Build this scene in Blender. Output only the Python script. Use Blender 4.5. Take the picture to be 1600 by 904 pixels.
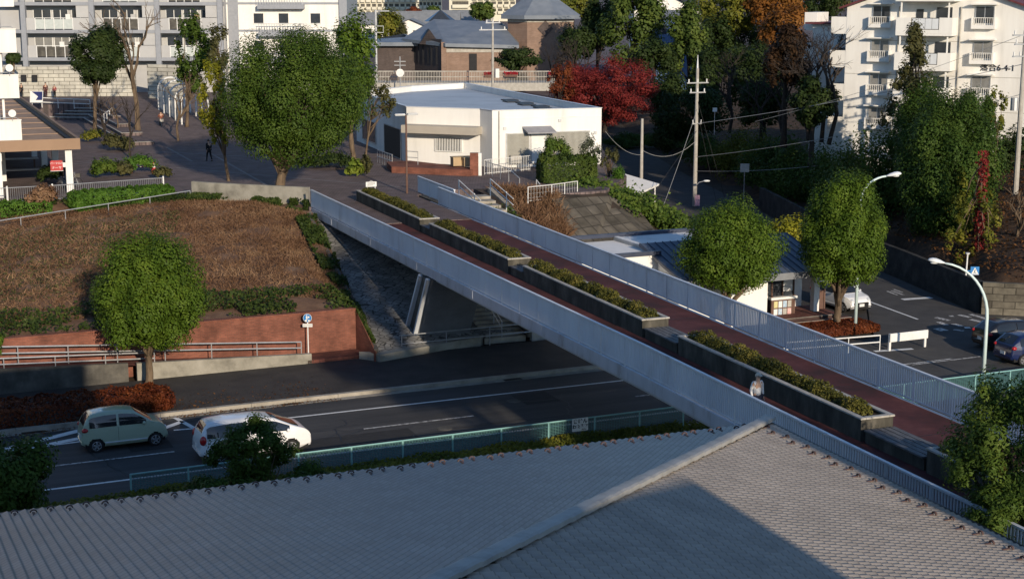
import bpy, bmesh, math, random
import numpy as np
from mathutils import Vector, Matrix

for _o in list(bpy.data.objects):
    bpy.data.objects.remove(_o, do_unlink=True)
SC = bpy.context.scene
COL = SC.collection
R = math.radians

# ---------------------------------------------------------------- camera
CAM_H, CAM_PITCH, CAM_F = 18.2, R(11.1), 2400.0        # metres, down-tilt, focal length in 1600-px units
cd = bpy.data.cameras.new('camera')
cam = bpy.data.objects.new('camera', cd)
COL.objects.link(cam)
cam.location = (0, 0, CAM_H)
cam.rotation_euler = (R(90) - CAM_PITCH, 0, 0)
cd.sensor_width = 36.0
cd.lens = 36.0 * CAM_F / 1600.0
cd.clip_start, cd.clip_end = 0.3, 4000
SC.camera = cam

# ---------------------------------------------------------------- sky, sun, exposure
SUN_EL = R(16.0)
LX, LY = -0.362, 0.932                                  # horizontal direction in which the light travels
W = bpy.data.worlds.new('World')
SC.world = W
W.use_nodes = True
nt = W.node_tree
sky = nt.nodes.new('ShaderNodeTexSky')
sky.sky_type = 'NISHITA'
sky.sun_disc = False
sky.sun_elevation = SUN_EL
sky.sun_rotation = math.atan2(-LX, -LY)                 # azimuth of the sun itself, clockwise from +Y
sky.air_density, sky.dust_density, sky.ozone_density = 1.0, 0.15, 3.0
bg = nt.nodes['Background']
bg.inputs['Strength'].default_value = 0.14
tint = nt.nodes.new('ShaderNodeMix'); tint.data_type = 'RGBA'; tint.blend_type = 'MULTIPLY'; tint.inputs[0].default_value = 1.0
tint.inputs[7].default_value = (0.93, 0.99, 1.07, 1)                # the clear blue of this autumn sky
nt.links.new(sky.outputs[0], tint.inputs[6]); nt.links.new(tint.outputs[2], bg.inputs[0])
sd = bpy.data.lights.new('sun', 'SUN')
sd.energy, sd.angle, sd.color = 5.0, R(0.5), (1.0, 0.845, 0.65)
sun = bpy.data.objects.new('sun', sd)
COL.objects.link(sun)
_d = Vector((LX * math.cos(SUN_EL), LY * math.cos(SUN_EL), -math.sin(SUN_EL)))
sun.rotation_euler = _d.to_track_quat('-Z', 'Y').to_euler()
sun.location = (40, -60, 60)
SC.view_settings.view_transform = 'Standard'
SC.view_settings.look = 'None'
SC.view_settings.exposure = 0.0
SC.view_settings.gamma = 1.0
SC.view_settings.use_curve_mapping = False

# ---------------------------------------------------------------- helpers
def ray(px, py):
    u, v = (px - 800) / CAM_F, (py - 452) / CAM_F
    c, s = math.cos(CAM_PITCH), math.sin(CAM_PITCH)
    return u, c - v * s, -s - v * c

def at_level(px, py, z):                                # where the photo's pixel meets height z
    d = ray(px, py); t = (z - CAM_H) / d[2]
    return Vector((d[0] * t, d[1] * t, z))

def at_depth(px, py, Y):                                # where the photo's pixel is at distance Y
    d = ray(px, py); t = Y / d[1]
    return Vector((d[0] * t, Y, CAM_H + d[2] * t))

GRID = R(21.1)                                          # the town's street grid is turned by this much
def local_xy(o, x, y, rz=GRID):                         # local grid coordinates to world
    c, s = math.cos(rz), math.sin(rz)
    return Vector((o[0] + c * x - s * y, o[1] + s * x + c * y, o[2] if len(o) > 2 else 0))

_mats = {}
def mat(name, cols, rough=0.8, scale=3.0, bump=0.0, bscale=None, metal=0.0, spec=0.35, detail=6, coord='Object',
        stretch=(1, 1, 1), lo=0.3, hi=0.7, streak=0.0, clear=0.0):
    """procedural: base colours blended by noise, optional bump; cols = list of 1-3 rgb"""
    if name in _mats: return _mats[name]
    m = bpy.data.materials.new(name); m.use_nodes = True
    t = m.node_tree; b = t.nodes['Principled BSDF']
    b.inputs['Roughness'].default_value = rough
    b.inputs['Metallic'].default_value = metal
    b.inputs['Specular IOR Level'].default_value = spec
    if clear: b.inputs['Coat Weight'].default_value = clear; b.inputs['Coat Roughness'].default_value = 0.08
    tc = t.nodes.new('ShaderNodeTexCoord'); mp = t.nodes.new('ShaderNodeMapping')
    mp.inputs['Scale'].default_value = stretch
    t.links.new(tc.outputs[coord], mp.inputs[0])
    nz = t.nodes.new('ShaderNodeTexNoise'); nz.inputs['Scale'].default_value = scale
    nz.inputs['Detail'].default_value = detail; nz.inputs['Roughness'].default_value = 0.62
    t.links.new(mp.outputs[0], nz.inputs['Vector'])
    cr = t.nodes.new('ShaderNodeValToRGB')
    cr.color_ramp.elements[0].position = lo; cr.color_ramp.elements[1].position = hi
    cr.color_ramp.elements[0].color = (*cols[0], 1)
    cr.color_ramp.elements[1].color = (*cols[-1], 1)
    if len(cols) == 3:
        e = cr.color_ramp.elements.new((lo + hi) / 2); e.color = (*cols[1], 1)
    t.links.new(nz.outputs['Fac'], cr.inputs[0])
    t.links.new(cr.outputs[0], b.inputs['Base Color'])
    if bump:
        n2 = t.nodes.new('ShaderNodeTexNoise'); n2.inputs['Scale'].default_value = bscale or scale * 6
        n2.inputs['Detail'].default_value = 5
        t.links.new(mp.outputs[0], n2.inputs['Vector'])
        bp = t.nodes.new('ShaderNodeBump'); bp.inputs['Strength'].default_value = bump; bp.inputs['Distance'].default_value = 0.05
        t.links.new(n2.outputs['Fac'], bp.inputs['Height']); t.links.new(bp.outputs[0], b.inputs['Normal'])
    _mats[name] = m
    return m

def leaf_mat(name, c1, c2, c3, trans=0.3, rough=0.55, cscale=0.55):
    """foliage: hue per leaf (random per island) mixed with clump-sized noise"""
    if name in _mats: return _mats[name]
    m = bpy.data.materials.new(name); m.use_nodes = True
    t = m.node_tree; b = t.nodes['Principled BSDF']; out = t.nodes['Material Output']
    b.inputs['Roughness'].default_value = rough; b.inputs['Specular IOR Level'].default_value = 0.14
    g = t.nodes.new('ShaderNodeNewGeometry'); tc = t.nodes.new('ShaderNodeTexCoord')
    nz = t.nodes.new('ShaderNodeTexNoise'); nz.inputs['Scale'].default_value = cscale; nz.inputs['Detail'].default_value = 3
    t.links.new(tc.outputs['Object'], nz.inputs['Vector'])
    ma = t.nodes.new('ShaderNodeMath'); ma.operation = 'MULTIPLY_ADD'
    ma.inputs[1].default_value = 0.32
    t.links.new(g.outputs['Random Per Island'], ma.inputs[0])
    sc = t.nodes.new('ShaderNodeMath'); sc.operation = 'MULTIPLY_ADD'; sc.inputs[1].default_value = 1.3; sc.inputs[2].default_value = -0.3
    t.links.new(nz.outputs['Fac'], sc.inputs[0]); t.links.new(sc.outputs[0], ma.inputs[2])
    cr = t.nodes.new('ShaderNodeValToRGB'); el = cr.color_ramp.elements
    el[0].position, el[1].position = 0.08, 0.95
    el[0].color, el[1].color = (*c1, 1), (*c3, 1)
    e = el.new(0.5); e.color = (*c2, 1)
    t.links.new(ma.outputs[0], cr.inputs[0]); t.links.new(cr.outputs[0], b.inputs['Base Color'])
    tr = t.nodes.new('ShaderNodeBsdfTranslucent'); t.links.new(cr.outputs[0], tr.inputs[0])
    mx = t.nodes.new('ShaderNodeMixShader'); mx.inputs[0].default_value = trans
    t.links.new(b.outputs[0], mx.inputs[1]); t.links.new(tr.outputs[0], mx.inputs[2]); t.links.new(mx.outputs[0], out.inputs[0])
    _mats[name] = m
    return m

def brick_mat(name, c1, c2, mortar, w=0.4, h=0.2, rough=0.85, msize=0.012, axes='xz', bump=0.4, offset=0.5, dirt=None):
    """blocks, bricks or pavers as a Brick texture in object metres"""
    if name in _mats: return _mats[name]
    m = bpy.data.materials.new(name); m.use_nodes = True
    t = m.node_tree; b = t.nodes['Principled BSDF']; b.inputs['Roughness'].default_value = rough
    b.inputs['Specular IOR Level'].default_value = 0.25
    tc = t.nodes.new('ShaderNodeTexCoord'); sp = t.nodes.new('ShaderNodeSeparateXYZ'); cb = t.nodes.new('ShaderNodeCombineXYZ')
    t.links.new(tc.outputs['Object'], sp.inputs[0])
    for i, ax in enumerate(axes):
        if ax == 'd':                                    # x + y, for walls turned any way
            ad = t.nodes.new('ShaderNodeMath'); ad.operation = 'ADD'
            t.links.new(sp.outputs['X'], ad.inputs[0]); t.links.new(sp.outputs['Y'], ad.inputs[1]); t.links.new(ad.outputs[0], cb.inputs[i])
        else:
            t.links.new(sp.outputs[ax.upper()], cb.inputs[i])
    br = t.nodes.new('ShaderNodeTexBrick'); br.offset = offset
    br.inputs['Scale'].default_value = 1.0
    br.inputs['Color1'].default_value = (*c1, 1); br.inputs['Color2'].default_value = (*c2, 1); br.inputs['Mortar'].default_value = (*mortar, 1)
    br.inputs['Mortar Size'].default_value = msize; br.inputs['Brick Width'].default_value = w; br.inputs['Row Height'].default_value = h
    br.inputs['Bias'].default_value = 0.0
    t.links.new(cb.outputs[0], br.inputs['Vector'])
    nz = t.nodes.new('ShaderNodeTexNoise'); nz.inputs['Scale'].default_value = 0.9; nz.inputs['Detail'].default_value = 7
    nz.inputs['Roughness'].default_value = 0.65
    t.links.new(tc.outputs['Object'], nz.inputs['Vector'])
    cr = t.nodes.new('ShaderNodeValToRGB'); cr.color_ramp.elements[0].position = 0.32; cr.color_ramp.elements[1].position = 0.68
    d = dirt if dirt is not None else 0.55
    cr.color_ramp.elements[0].color = (d, d, d, 1); cr.color_ramp.elements[1].color = (1.1, 1.1, 1.1, 1)
    t.links.new(nz.outputs['Fac'], cr.inputs[0])
    mx = t.nodes.new('ShaderNodeMix'); mx.data_type = 'RGBA'; mx.blend_type = 'MULTIPLY'; mx.inputs[0].default_value = 1.0
    t.links.new(br.outputs['Color'], mx.inputs[6]); t.links.new(cr.outputs[0], mx.inputs[7]); t.links.new(mx.outputs[2], b.inputs['Base Color'])
    bp = t.nodes.new('ShaderNodeBump'); bp.inputs['Strength'].default_value = bump; bp.inputs['Distance'].default_value = 0.02; bp.invert = True
    t.links.new(br.outputs['Fac'], bp.inputs['Height']); t.links.new(bp.outputs[0], b.inputs['Normal'])
    _mats[name] = m
    return m

def crazy_mat(name, c1, c2, joint, scale=1.5, jw=0.05, rough=0.9, rot=0.0, rand=1.0):
    """irregular stone pitching (or tilted slabs when rand is 0): cells with dark joints"""
    m = bpy.data.materials.new(name); m.use_nodes = True
    t = m.node_tree; b = t.nodes['Principled BSDF']; b.inputs['Roughness'].default_value = rough; b.inputs['Specular IOR Level'].default_value = 0.25
    tc = t.nodes.new('ShaderNodeTexCoord'); mp = t.nodes.new('ShaderNodeMapping'); mp.inputs['Rotation'].default_value = (0, 0, rot); mp.inputs['Scale'].default_value = (1, 1, 0.01)
    t.links.new(tc.outputs['Object'], mp.inputs[0])
    v = []
    for f in ('DISTANCE_TO_EDGE', 'F1'):
        q = t.nodes.new('ShaderNodeTexVoronoi'); q.feature = f; q.inputs['Scale'].default_value = scale; q.inputs['Randomness'].default_value = rand
        t.links.new(mp.outputs[0], q.inputs['Vector']); v.append(q)
    sp = t.nodes.new('ShaderNodeSeparateColor'); t.links.new(v[1].outputs['Color'], sp.inputs[0])
    mx = t.nodes.new('ShaderNodeMix'); mx.data_type = 'RGBA'; mx.inputs[6].default_value = (*c1, 1); mx.inputs[7].default_value = (*c2, 1); t.links.new(sp.outputs[0], mx.inputs[0])
    nz = t.nodes.new('ShaderNodeTexNoise'); nz.inputs['Scale'].default_value = 1.1; nz.inputs['Detail'].default_value = 8; t.links.new(tc.outputs['Object'], nz.inputs['Vector'])
    mr = t.nodes.new('ShaderNodeMapRange'); mr.inputs[1].default_value = 0.3; mr.inputs[2].default_value = 0.7; mr.inputs[3].default_value = 0.55; mr.inputs[4].default_value = 1.25; t.links.new(nz.outputs['Fac'], mr.inputs[0])
    m2 = t.nodes.new('ShaderNodeMix'); m2.data_type = 'RGBA'; m2.blend_type = 'MULTIPLY'; m2.inputs[0].default_value = 1.0; t.links.new(mx.outputs[2], m2.inputs[6]); t.links.new(mr.outputs[0], m2.inputs[7])
    st = t.nodes.new('ShaderNodeMapRange'); st.inputs[1].default_value = jw * 0.6; st.inputs[2].default_value = jw; t.links.new(v[0].outputs['Distance'], st.inputs[0])
    m3 = t.nodes.new('ShaderNodeMix'); m3.data_type = 'RGBA'; m3.inputs[6].default_value = (*joint, 1); t.links.new(st.outputs[0], m3.inputs[0]); t.links.new(m2.outputs[2], m3.inputs[7]); t.links.new(m3.outputs[2], b.inputs['Base Color'])
    bp = t.nodes.new('ShaderNodeBump'); bp.inputs['Strength'].default_value = 0.7; bp.inputs['Distance'].default_value = 0.04; t.links.new(st.outputs[0], bp.inputs['Height']); t.links.new(bp.outputs[0], b.inputs['Normal'])
    _mats[name] = m; return m

def glass_mat(name, col=(0.02, 0.025, 0.03), rough=0.08):
    if name in _mats: return _mats[name]
    m = mat(name, [col, tuple(c * 1.6 for c in col)], rough=rough, spec=0.7, scale=1.2)
    return m

class MB:
    """collects shapes, then becomes ONE mesh object"""
    def __init__(s): s.v, s.f, s.m, s.c = [], [], [], 0
    def add(s, vs, fs):
        o = len(s.v); s.v += [tuple(p) for p in vs]
        for f in fs: s.f.append([o + i for i in f]); s.m.append(s.c)
        return s
    def use(s, i): s.c = i; return s
    def box(s, x0, x1, y0, y1, z0, z1):
        return s.add([(x0, y0, z0), (x1, y0, z0), (x1, y1, z0), (x0, y1, z0), (x0, y0, z1), (x1, y0, z1), (x1, y1, z1), (x0, y1, z1)],
                     [(0, 3, 2, 1), (4, 5, 6, 7), (0, 1, 5, 4), (1, 2, 6, 5), (2, 3, 7, 6), (3, 0, 4, 7)])
    def beam(s, p, q, w, h, up=(0, 0, 1)):
        p, q = Vector(p), Vector(q); d = (q - p).normalized(); up = Vector(up)
        x = d.cross(up)
        if x.length < 1e-5: x = d.cross(Vector((1, 0, 0)))
        x.normalize(); z = x.cross(d)
        x *= w / 2; z *= h / 2
        return s.add([p - x - z, p + x - z, p + x + z, p - x + z, q - x - z, q + x - z, q + x + z, q - x + z],
                     [(0, 1, 2, 3), (7, 6, 5, 4), (0, 4, 5, 1), (1, 5, 6, 2), (2, 6, 7, 3), (3, 7, 4, 0)])
    def tube(s, pts, r, n=6, cap=True):
        pts = [Vector(p) for p in pts]; k = len(pts)
        rs = r if isinstance(r, (list, tuple)) else [r] * k
        vs, fs = [], []
        ref = None
        for i in range(k):
            d = (pts[min(i + 1, k - 1)] - pts[max(i - 1, 0)])
            if d.length < 1e-7: d = Vector((0, 0, 1))
            d.normalize()
            if ref is None: ref = Vector((0, 0, 1)) if abs(d.z) < 0.9 else Vector((1, 0, 0))
            x = d.cross(ref)
            if x.length < 1e-4: x = d.cross(Vector((0, 1, 0)))
            x.normalize(); y = d.cross(x); ref = x.cross(d) * 1.0
            for j in range(n):
                a = 2 * math.pi * j / n
                vs.append(pts[i] + (x * math.cos(a) + y * math.sin(a)) * rs[i])
        for i in range(k - 1):
            for j in range(n):
                a, b = i * n + j, i * n + (j + 1) % n
                fs.append((a, b, b + n, a + n))
        if cap:
            fs.append(tuple(range(n - 1, -1, -1))); fs.append(tuple((k - 1) * n + j for j in range(n)))
        return s.add(vs, fs)
    def prism(s, poly, z0, z1):
        k = len(poly)
        A = sum(poly[i][0] * poly[(i + 1) % k][1] - poly[(i + 1) % k][0] * poly[i][1] for i in range(k))
        zz0 = list(z0) if isinstance(z0, (list, tuple)) else [z0] * k
        zz1 = list(z1) if isinstance(z1, (list, tuple)) else [z1] * k
        if A < 0: poly, zz0, zz1 = poly[::-1], zz0[::-1], zz1[::-1]
        vs = [(p[0], p[1], zz0[i]) for i, p in enumerate(poly)] + [(p[0], p[1], zz1[i]) for i, p in enumerate(poly)]
        fs = [tuple(range(k - 1, -1, -1)), tuple(range(k, 2 * k))] + [(i, (i + 1) % k, (i + 1) % k + k, i + k) for i in range(k)]
        return s.add(vs, fs)
    def prism_xz(s, poly, y0, y1):                       # profile in x-z pushed along y
        k = len(poly)
        vs = [(p[0], y0, p[1]) for p in poly] + [(p[0], y1, p[1]) for p in poly]
        fs = [tuple(range(k)), tuple(range(2 * k - 1, k - 1, -1))] + [(i, i + k, (i + 1) % k + k, (i + 1) % k) for i in range(k)]
        return s.add(vs, fs)
    def poly(s, pts): return s.add(pts, [tuple(range(len(pts)))])
    def cyl(s, c, r, h, n=16, axis='z', r2=None):
        c = Vector(c); e = {'x': Vector((1, 0, 0)), 'y': Vector((0, 1, 0)), 'z': Vector((0, 0, 1))}[axis]
        return s.tube([c, c + e * h], [r, r if r2 is None else r2], n)
    def ball(s, c, rx, ry, rz, nu=12, nv=8):
        vs, fs = [], []
        for i in range(nv + 1):
            t = math.pi * i / nv
            for j in range(nu):
                a = 2 * math.pi * j / nu
                vs.append((c[0] + rx * math.sin(t) * math.cos(a), c[1] + ry * math.sin(t) * math.sin(a), c[2] + rz * math.cos(t)))
        for i in range(nv):
            for j in range(nu):
                fs.append((i * nu + j, (i + 1) * nu + j, (i + 1) * nu + (j + 1) % nu, i * nu + (j + 1) % nu))
        return s.add(vs, fs)
    def build(s, name, mats, parent=None, loc=None, rz=None, smooth=False, bevel=0.0):
        me = bpy.data.meshes.new(name)
        me.from_pydata(s.v, [], s.f)
        ms = mats if isinstance(mats, (list, tuple)) else [mats]
        for m in ms: me.materials.append(m)
        if len(ms) > 1: me.polygons.foreach_set('material_index', s.m)
        me.validate()
        b = bmesh.new(); b.from_mesh(me)
        bmesh.ops.remove_doubles(b, verts=b.verts, dist=1e-5) if not smooth else None
        bmesh.ops.recalc_face_normals(b, faces=b.faces) if len(b.faces) < 60000 else None
        if bevel:
            es = [e for e in b.edges if len(e.link_faces) == 2 and e.calc_face_angle(0) > 0.6]
            bmesh.ops.bevel(b, geom=es, offset=bevel, segments=2, affect='EDGES', clamp_overlap=True)
        b.to_mesh(me); b.free()
        if smooth: me.polygons.foreach_set('use_smooth', [True] * len(me.polygons))
        o = bpy.data.objects.new(name, me); COL.objects.link(o)
        if parent: o.parent = parent
        if loc is not None: o.location = loc
        if rz is not None: o.rotation_euler = (0, 0, rz)
        return o

def tag(o, label, cat, group=None):
    o['label'] = label; o['category'] = cat
    if group: o['group'] = group
    return o
def thing(name, label, cat, loc=(0, 0, 0), rz=0.0, group=None):
    o = bpy.data.objects.new(name, None); COL.objects.link(o)
    o.empty_display_size = 0.3
    o.location = loc; o.rotation_euler = (0, 0, rz)
    return tag(o, label, cat, group)
def struct(o, kind='structure'): o['kind'] = kind; return o
def copy_thing(root, loc, rz=None, label=None, group=None, scale=None):
    c = root.copy(); COL.objects.link(c); c.location = loc
    if rz is not None: c.rotation_euler = (0, 0, rz)
    if scale: c.scale = (scale,) * 3 if not isinstance(scale, (tuple, list)) else scale
    if label: c['label'] = label
    if group: c['group'] = group
    for ch in list(root.children):
        d = ch.copy(); COL.objects.link(d); d.parent = c
        for g in list(ch.children):
            e = g.copy(); COL.objects.link(e); e.parent = d
    return c

def quads_obj(name, C, N, size, aspect, material, parent=None, seed=0, fold=True, flat=0.55):
    """many leaf-sized faces: centres C (n,3), preferred normals N (n,3)"""
    rg = np.random.default_rng(seed); n = len(C)
    N = N + rg.normal(0, flat, (n, 3)); N /= np.linalg.norm(N, axis=1, keepdims=True) + 1e-9
    T = rg.normal(0, 1, (n, 3)); T -= (T * N).sum(1, keepdims=True) * N; T /= np.linalg.norm(T, axis=1, keepdims=True) + 1e-9
    B = np.cross(N, T)
    sz = size * rg.uniform(0.6, 1.35, (n, 1))
    L, Wd = T * sz * 0.5, B * sz * 0.5 * aspect
    bend = N * sz * rg.uniform(-0.1, 0.22, (n, 1))
    P = np.stack([C - L, C - L * 0.05 + Wd - bend, C + L, C + L * 0.05 - Wd - bend], 1).reshape(-1, 3)
    me = bpy.data.meshes.new(name)
    me.vertices.add(4 * n); me.vertices.foreach_set('co', P.astype(np.float32).ravel())
    me.loops.add(4 * n); me.loops.foreach_set('vertex_index', np.arange(4 * n, dtype=np.int32))
    me.polygons.add(n); me.polygons.foreach_set('loop_start', np.arange(0, 4 * n, 4, dtype=np.int32))
    me.polygons.foreach_set('loop_total', np.full(n, 4, dtype=np.int32))
    me.materials.append(material); me.update(calc_edges=True); me.validate()
    o = bpy.data.objects.new(name, me); COL.objects.link(o)
    if parent: o.parent = parent
    return o

def text_mesh(name, s, size, material, parent=None, loc=(0, 0, 0), rot=(0, 0, 0), depth=0.004, align='CENTER', spacing=1.0, bold=0.0):
    cu = bpy.data.curves.new(name, 'FONT'); cu.body = s; cu.size = size; cu.align_x = align; cu.align_y = 'CENTER'
    cu.extrude = depth; cu.offset = bold; cu.space_character = spacing
    to = bpy.data.objects.new(name + '_tmp', cu); COL.objects.link(to)
    dg = bpy.context.evaluated_depsgraph_get(); dg.update()
    me = bpy.data.meshes.new_from_object(to.evaluated_get(dg))
    bpy.data.objects.remove(to); bpy.data.curves.remove(cu)
    me.name = name; me.materials.clear(); me.materials.append(material)
    o = bpy.data.objects.new(name, me); COL.objects.link(o)
    if parent: o.parent = parent
    o.location = loc; o.rotation_euler = rot
    return o

# ---------------------------------------------------------------- materials
M_asph = mat('asphalt', [(0.03, 0.03, 0.031), (0.05, 0.049, 0.049), (0.075, 0.072, 0.069)], rough=0.86, scale=0.9, stretch=(0.12, 1, 1), bump=0.25, bscale=28, detail=9)
M_asph2 = mat('asphalt_worn', [(0.045, 0.043, 0.042), (0.062, 0.059, 0.056), (0.078, 0.073, 0.068)], rough=0.9, scale=0.7, bump=0.25, bscale=30, detail=9)
M_walk = mat('sidewalk_asphalt', [(0.028, 0.025, 0.024), (0.042, 0.037, 0.034), (0.058, 0.05, 0.044)], rough=0.9, scale=0.8, bump=0.3, bscale=30, detail=9)
M_kerb = mat('kerb_concrete', [(0.20, 0.18, 0.15), (0.30, 0.275, 0.23), (0.36, 0.33, 0.28)], rough=0.9, scale=1.6, bump=0.15)
M_conc = mat('concrete', [(0.15, 0.14, 0.115), (0.26, 0.245, 0.205), (0.33, 0.31, 0.265)], rough=0.9, scale=1.1, bump=0.2, detail=9)
M_concd = mat('dark_concrete', [(0.045, 0.043, 0.038), (0.085, 0.08, 0.07), (0.14, 0.13, 0.11)], rough=0.9, scale=1.3, bump=0.2, detail=9)
M_paint = mat('road_paint', [(0.38, 0.38, 0.37), (0.62, 0.62, 0.6), (0.72, 0.72, 0.7)], rough=0.7, scale=6, lo=0.28, hi=0.5, detail=8)
M_paintw = mat('worn_road_paint', [(0.08, 0.078, 0.074), (0.42, 0.41, 0.39), (0.56, 0.55, 0.53)], rough=0.75, scale=7, lo=0.38, hi=0.6, detail=8)
M_pave = brick_mat('plaza_pavers', (0.15, 0.115, 0.112), (0.195, 0.148, 0.142), (0.085, 0.07, 0.068), w=0.4, h=0.2, axes='xy', bump=0.15, msize=0.02, dirt=0.62)
M_pavel = mat('plaza_line', [(0.13, 0.12, 0.12), (0.22, 0.21, 0.21)], scale=2.5)
M_soil = mat('soil', [(0.02, 0.016, 0.012), (0.045, 0.032, 0.022), (0.075, 0.05, 0.032)], rough=0.95, scale=0.8, bump=0.6, bscale=9, detail=9)
M_bank = mat('dry_bank', [(0.08, 0.044, 0.026), (0.155, 0.086, 0.05), (0.22, 0.135, 0.08)], rough=0.95, scale=0.8, bump=0.6, bscale=6, detail=9)
M_litter = mat('leaf_litter', [(0.022, 0.014, 0.009), (0.06, 0.034, 0.019), (0.115, 0.066, 0.035)], rough=0.95, scale=1.2, bump=0.5, bscale=8, detail=9)
M_grass = mat('grass', [(0.025, 0.035, 0.012), (0.06, 0.07, 0.02), (0.11, 0.1, 0.03)], rough=0.9, scale=1.5, bump=0.5, bscale=14)
M_rail = mat('rail_paint', [(0.42, 0.42, 0.425), (0.58, 0.605, 0.645), (0.64, 0.665, 0.7)], rough=0.45, scale=1.1, spec=0.4, detail=9, stretch=(1, 0.7, 0.22), lo=0.25, hi=0.6)
M_fascia = mat('girder_paint', [(0.22, 0.205, 0.2), (0.38, 0.4, 0.45), (0.43, 0.45, 0.5)], rough=0.5, scale=1.4, stretch=(1, 1, 0.3), lo=0.28, hi=0.6, detail=9)
M_under = mat('girder_shade_paint', [(0.34, 0.355, 0.37), (0.43, 0.45, 0.47)], rough=0.6, scale=0.8)
M_deck = mat('red_deck', [(0.03, 0.012, 0.012), (0.075, 0.02, 0.02), (0.135, 0.044, 0.04)], rough=0.85, scale=0.75, lo=0.28, hi=0.75, bump=0.1, bscale=30, detail=10)
M_planter = mat('planter_concrete', [(0.028, 0.027, 0.022), (0.06, 0.056, 0.045), (0.12, 0.11, 0.088)], rough=0.9, scale=1.8, bump=0.2, stretch=(1, 1, 0.35))
M_cap = mat('planter_cap', [(0.30, 0.285, 0.25), (0.46, 0.44, 0.4)], rough=0.85, scale=3)
M_wood = mat('weathered_bench', [(0.05, 0.05, 0.05), (0.11, 0.11, 0.112), (0.16, 0.16, 0.165)], rough=0.7, scale=3, stretch=(6, 1, 1))
M_bark = mat('bark', [(0.06, 0.042, 0.028), (0.12, 0.085, 0.055), (0.19, 0.14, 0.09)], rough=0.95, scale=5, bump=0.6, bscale=16, stretch=(1, 1, 0.25))
M_barkd = mat('dark_bark', [(0.018, 0.014, 0.012), (0.05, 0.038, 0.03)], rough=0.95, scale=5, bump=0.5)
M_barkr = mat('red_ivy_bark', [(0.08, 0.012, 0.012), (0.17, 0.025, 0.022), (0.09, 0.05, 0.035)], rough=0.95, scale=4, bump=0.5)
M_white = mat('white_wall', [(0.58, 0.57, 0.54), (0.7, 0.69, 0.66), (0.75, 0.74, 0.71)], rough=0.8, scale=0.9, bump=0.05, detail=9, stretch=(1, 1, 0.12), lo=0.25, hi=0.55)
M_white2 = mat('white_render', [(0.58, 0.56, 0.51), (0.72, 0.7, 0.655), (0.79, 0.775, 0.73)], rough=0.85, scale=0.8, bump=0.1, detail=9, stretch=(1, 1, 0.12), lo=0.25, hi=0.6)
M_tileg = mat('roof_tile', [(0.225, 0.21, 0.19), (0.28, 0.262, 0.238), (0.33, 0.31, 0.282)], rough=0.62, scale=1.4, bump=0.12, bscale=45, detail=9)
M_tileshade = brick_mat('roof_tiles_shade', (0.182, 0.188, 0.2), (0.222, 0.228, 0.242), (0.11, 0.114, 0.122), w=0.2, h=0.2648, axes='xy', msize=0.016, bump=0.25, offset=0.0, dirt=0.82, rough=0.45)  # bluish shade tone put into the tiles; dark seams stand for course-lip shading
M_tilesun = brick_mat('roof_tiles_sun', (0.32, 0.278, 0.238), (0.36, 0.315, 0.272), (0.22, 0.19, 0.162), w=0.2, h=0.2648, axes='yx', msize=0.012, bump=0.2, offset=0.0, dirt=0.82, rough=0.55)  # same tile, warm sunlight put into the colour; seams imitate lip shading too
M_concb = mat('black_concrete', [(0.012, 0.012, 0.011), (0.03, 0.029, 0.026), (0.055, 0.052, 0.046)], rough=0.9, scale=1.3, bump=0.2, detail=9)  # very dark concrete for the retaining wall along the side street
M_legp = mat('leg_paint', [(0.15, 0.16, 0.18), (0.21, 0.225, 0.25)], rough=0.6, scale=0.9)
M_hip = mat('hip_cap', [(0.22, 0.215, 0.205), (0.31, 0.305, 0.29), (0.36, 0.35, 0.335)], rough=0.6, scale=1.8, detail=9)
M_guard = mat('snow_guard', [(0.06, 0.035, 0.03), (0.12, 0.07, 0.058)], rough=0.6, scale=4)
M_gfence = mat('green_fence', [(0.17, 0.36, 0.35), (0.24, 0.43, 0.42)], rough=0.5, scale=2)
M_gdark = mat('green_mesh_dark', [(0.045, 0.12, 0.12), (0.065, 0.16, 0.155)], rough=0.5, scale=2)
M_steel = mat('galvanised', [(0.36, 0.37, 0.38), (0.5, 0.51, 0.52)], rough=0.4, metal=0.5, scale=3)
M_wht = mat('white_paint', [(0.62, 0.62, 0.6), (0.74, 0.74, 0.72)], rough=0.5, scale=2)
M_pole = mat('pole_concrete', [(0.30, 0.28, 0.25), (0.42, 0.4, 0.36)], rough=0.85, scale=3)
M_wire = mat('wire', [(0.02, 0.02, 0.02), (0.04, 0.04, 0.04)], rough=0.6)
M_wirel = mat('pale_cable', [(0.3, 0.3, 0.29), (0.4, 0.4, 0.39)], rough=0.6)
M_lamp = mat('lamp_paint', [(0.50, 0.62, 0.62), (0.6, 0.72, 0.71)], rough=0.4, scale=1.5)
M_lens = mat('lamp_lens', [(0.6, 0.63, 0.64), (0.7, 0.72, 0.73)], rough=0.2)
M_black = mat('black_trim', [(0.008, 0.008, 0.009), (0.014, 0.014, 0.015)], rough=0.5)
M_dark = mat('dark_opening', [(0.01, 0.01, 0.012), (0.02, 0.02, 0.022)], rough=0.7)
M_glass = glass_mat('window_glass', (0.03, 0.035, 0.042))
M_glassl = glass_mat('curtained_glass', (0.16, 0.16, 0.155), 0.15)
M_brown = mat('brown_paint', [(0.10, 0.055, 0.04), (0.14, 0.08, 0.06)], rough=0.6)
M_red = mat('red_paint', [(0.36, 0.03, 0.03), (0.45, 0.04, 0.04)], rough=0.5)
M_blue = mat('sign_blue', [(0.02, 0.16, 0.42), (0.025, 0.2, 0.5)], rough=0.4)
M_ink = mat('sign_ink', [(0.015, 0.015, 0.02), (0.025, 0.025, 0.03)], rough=0.6)
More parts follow.
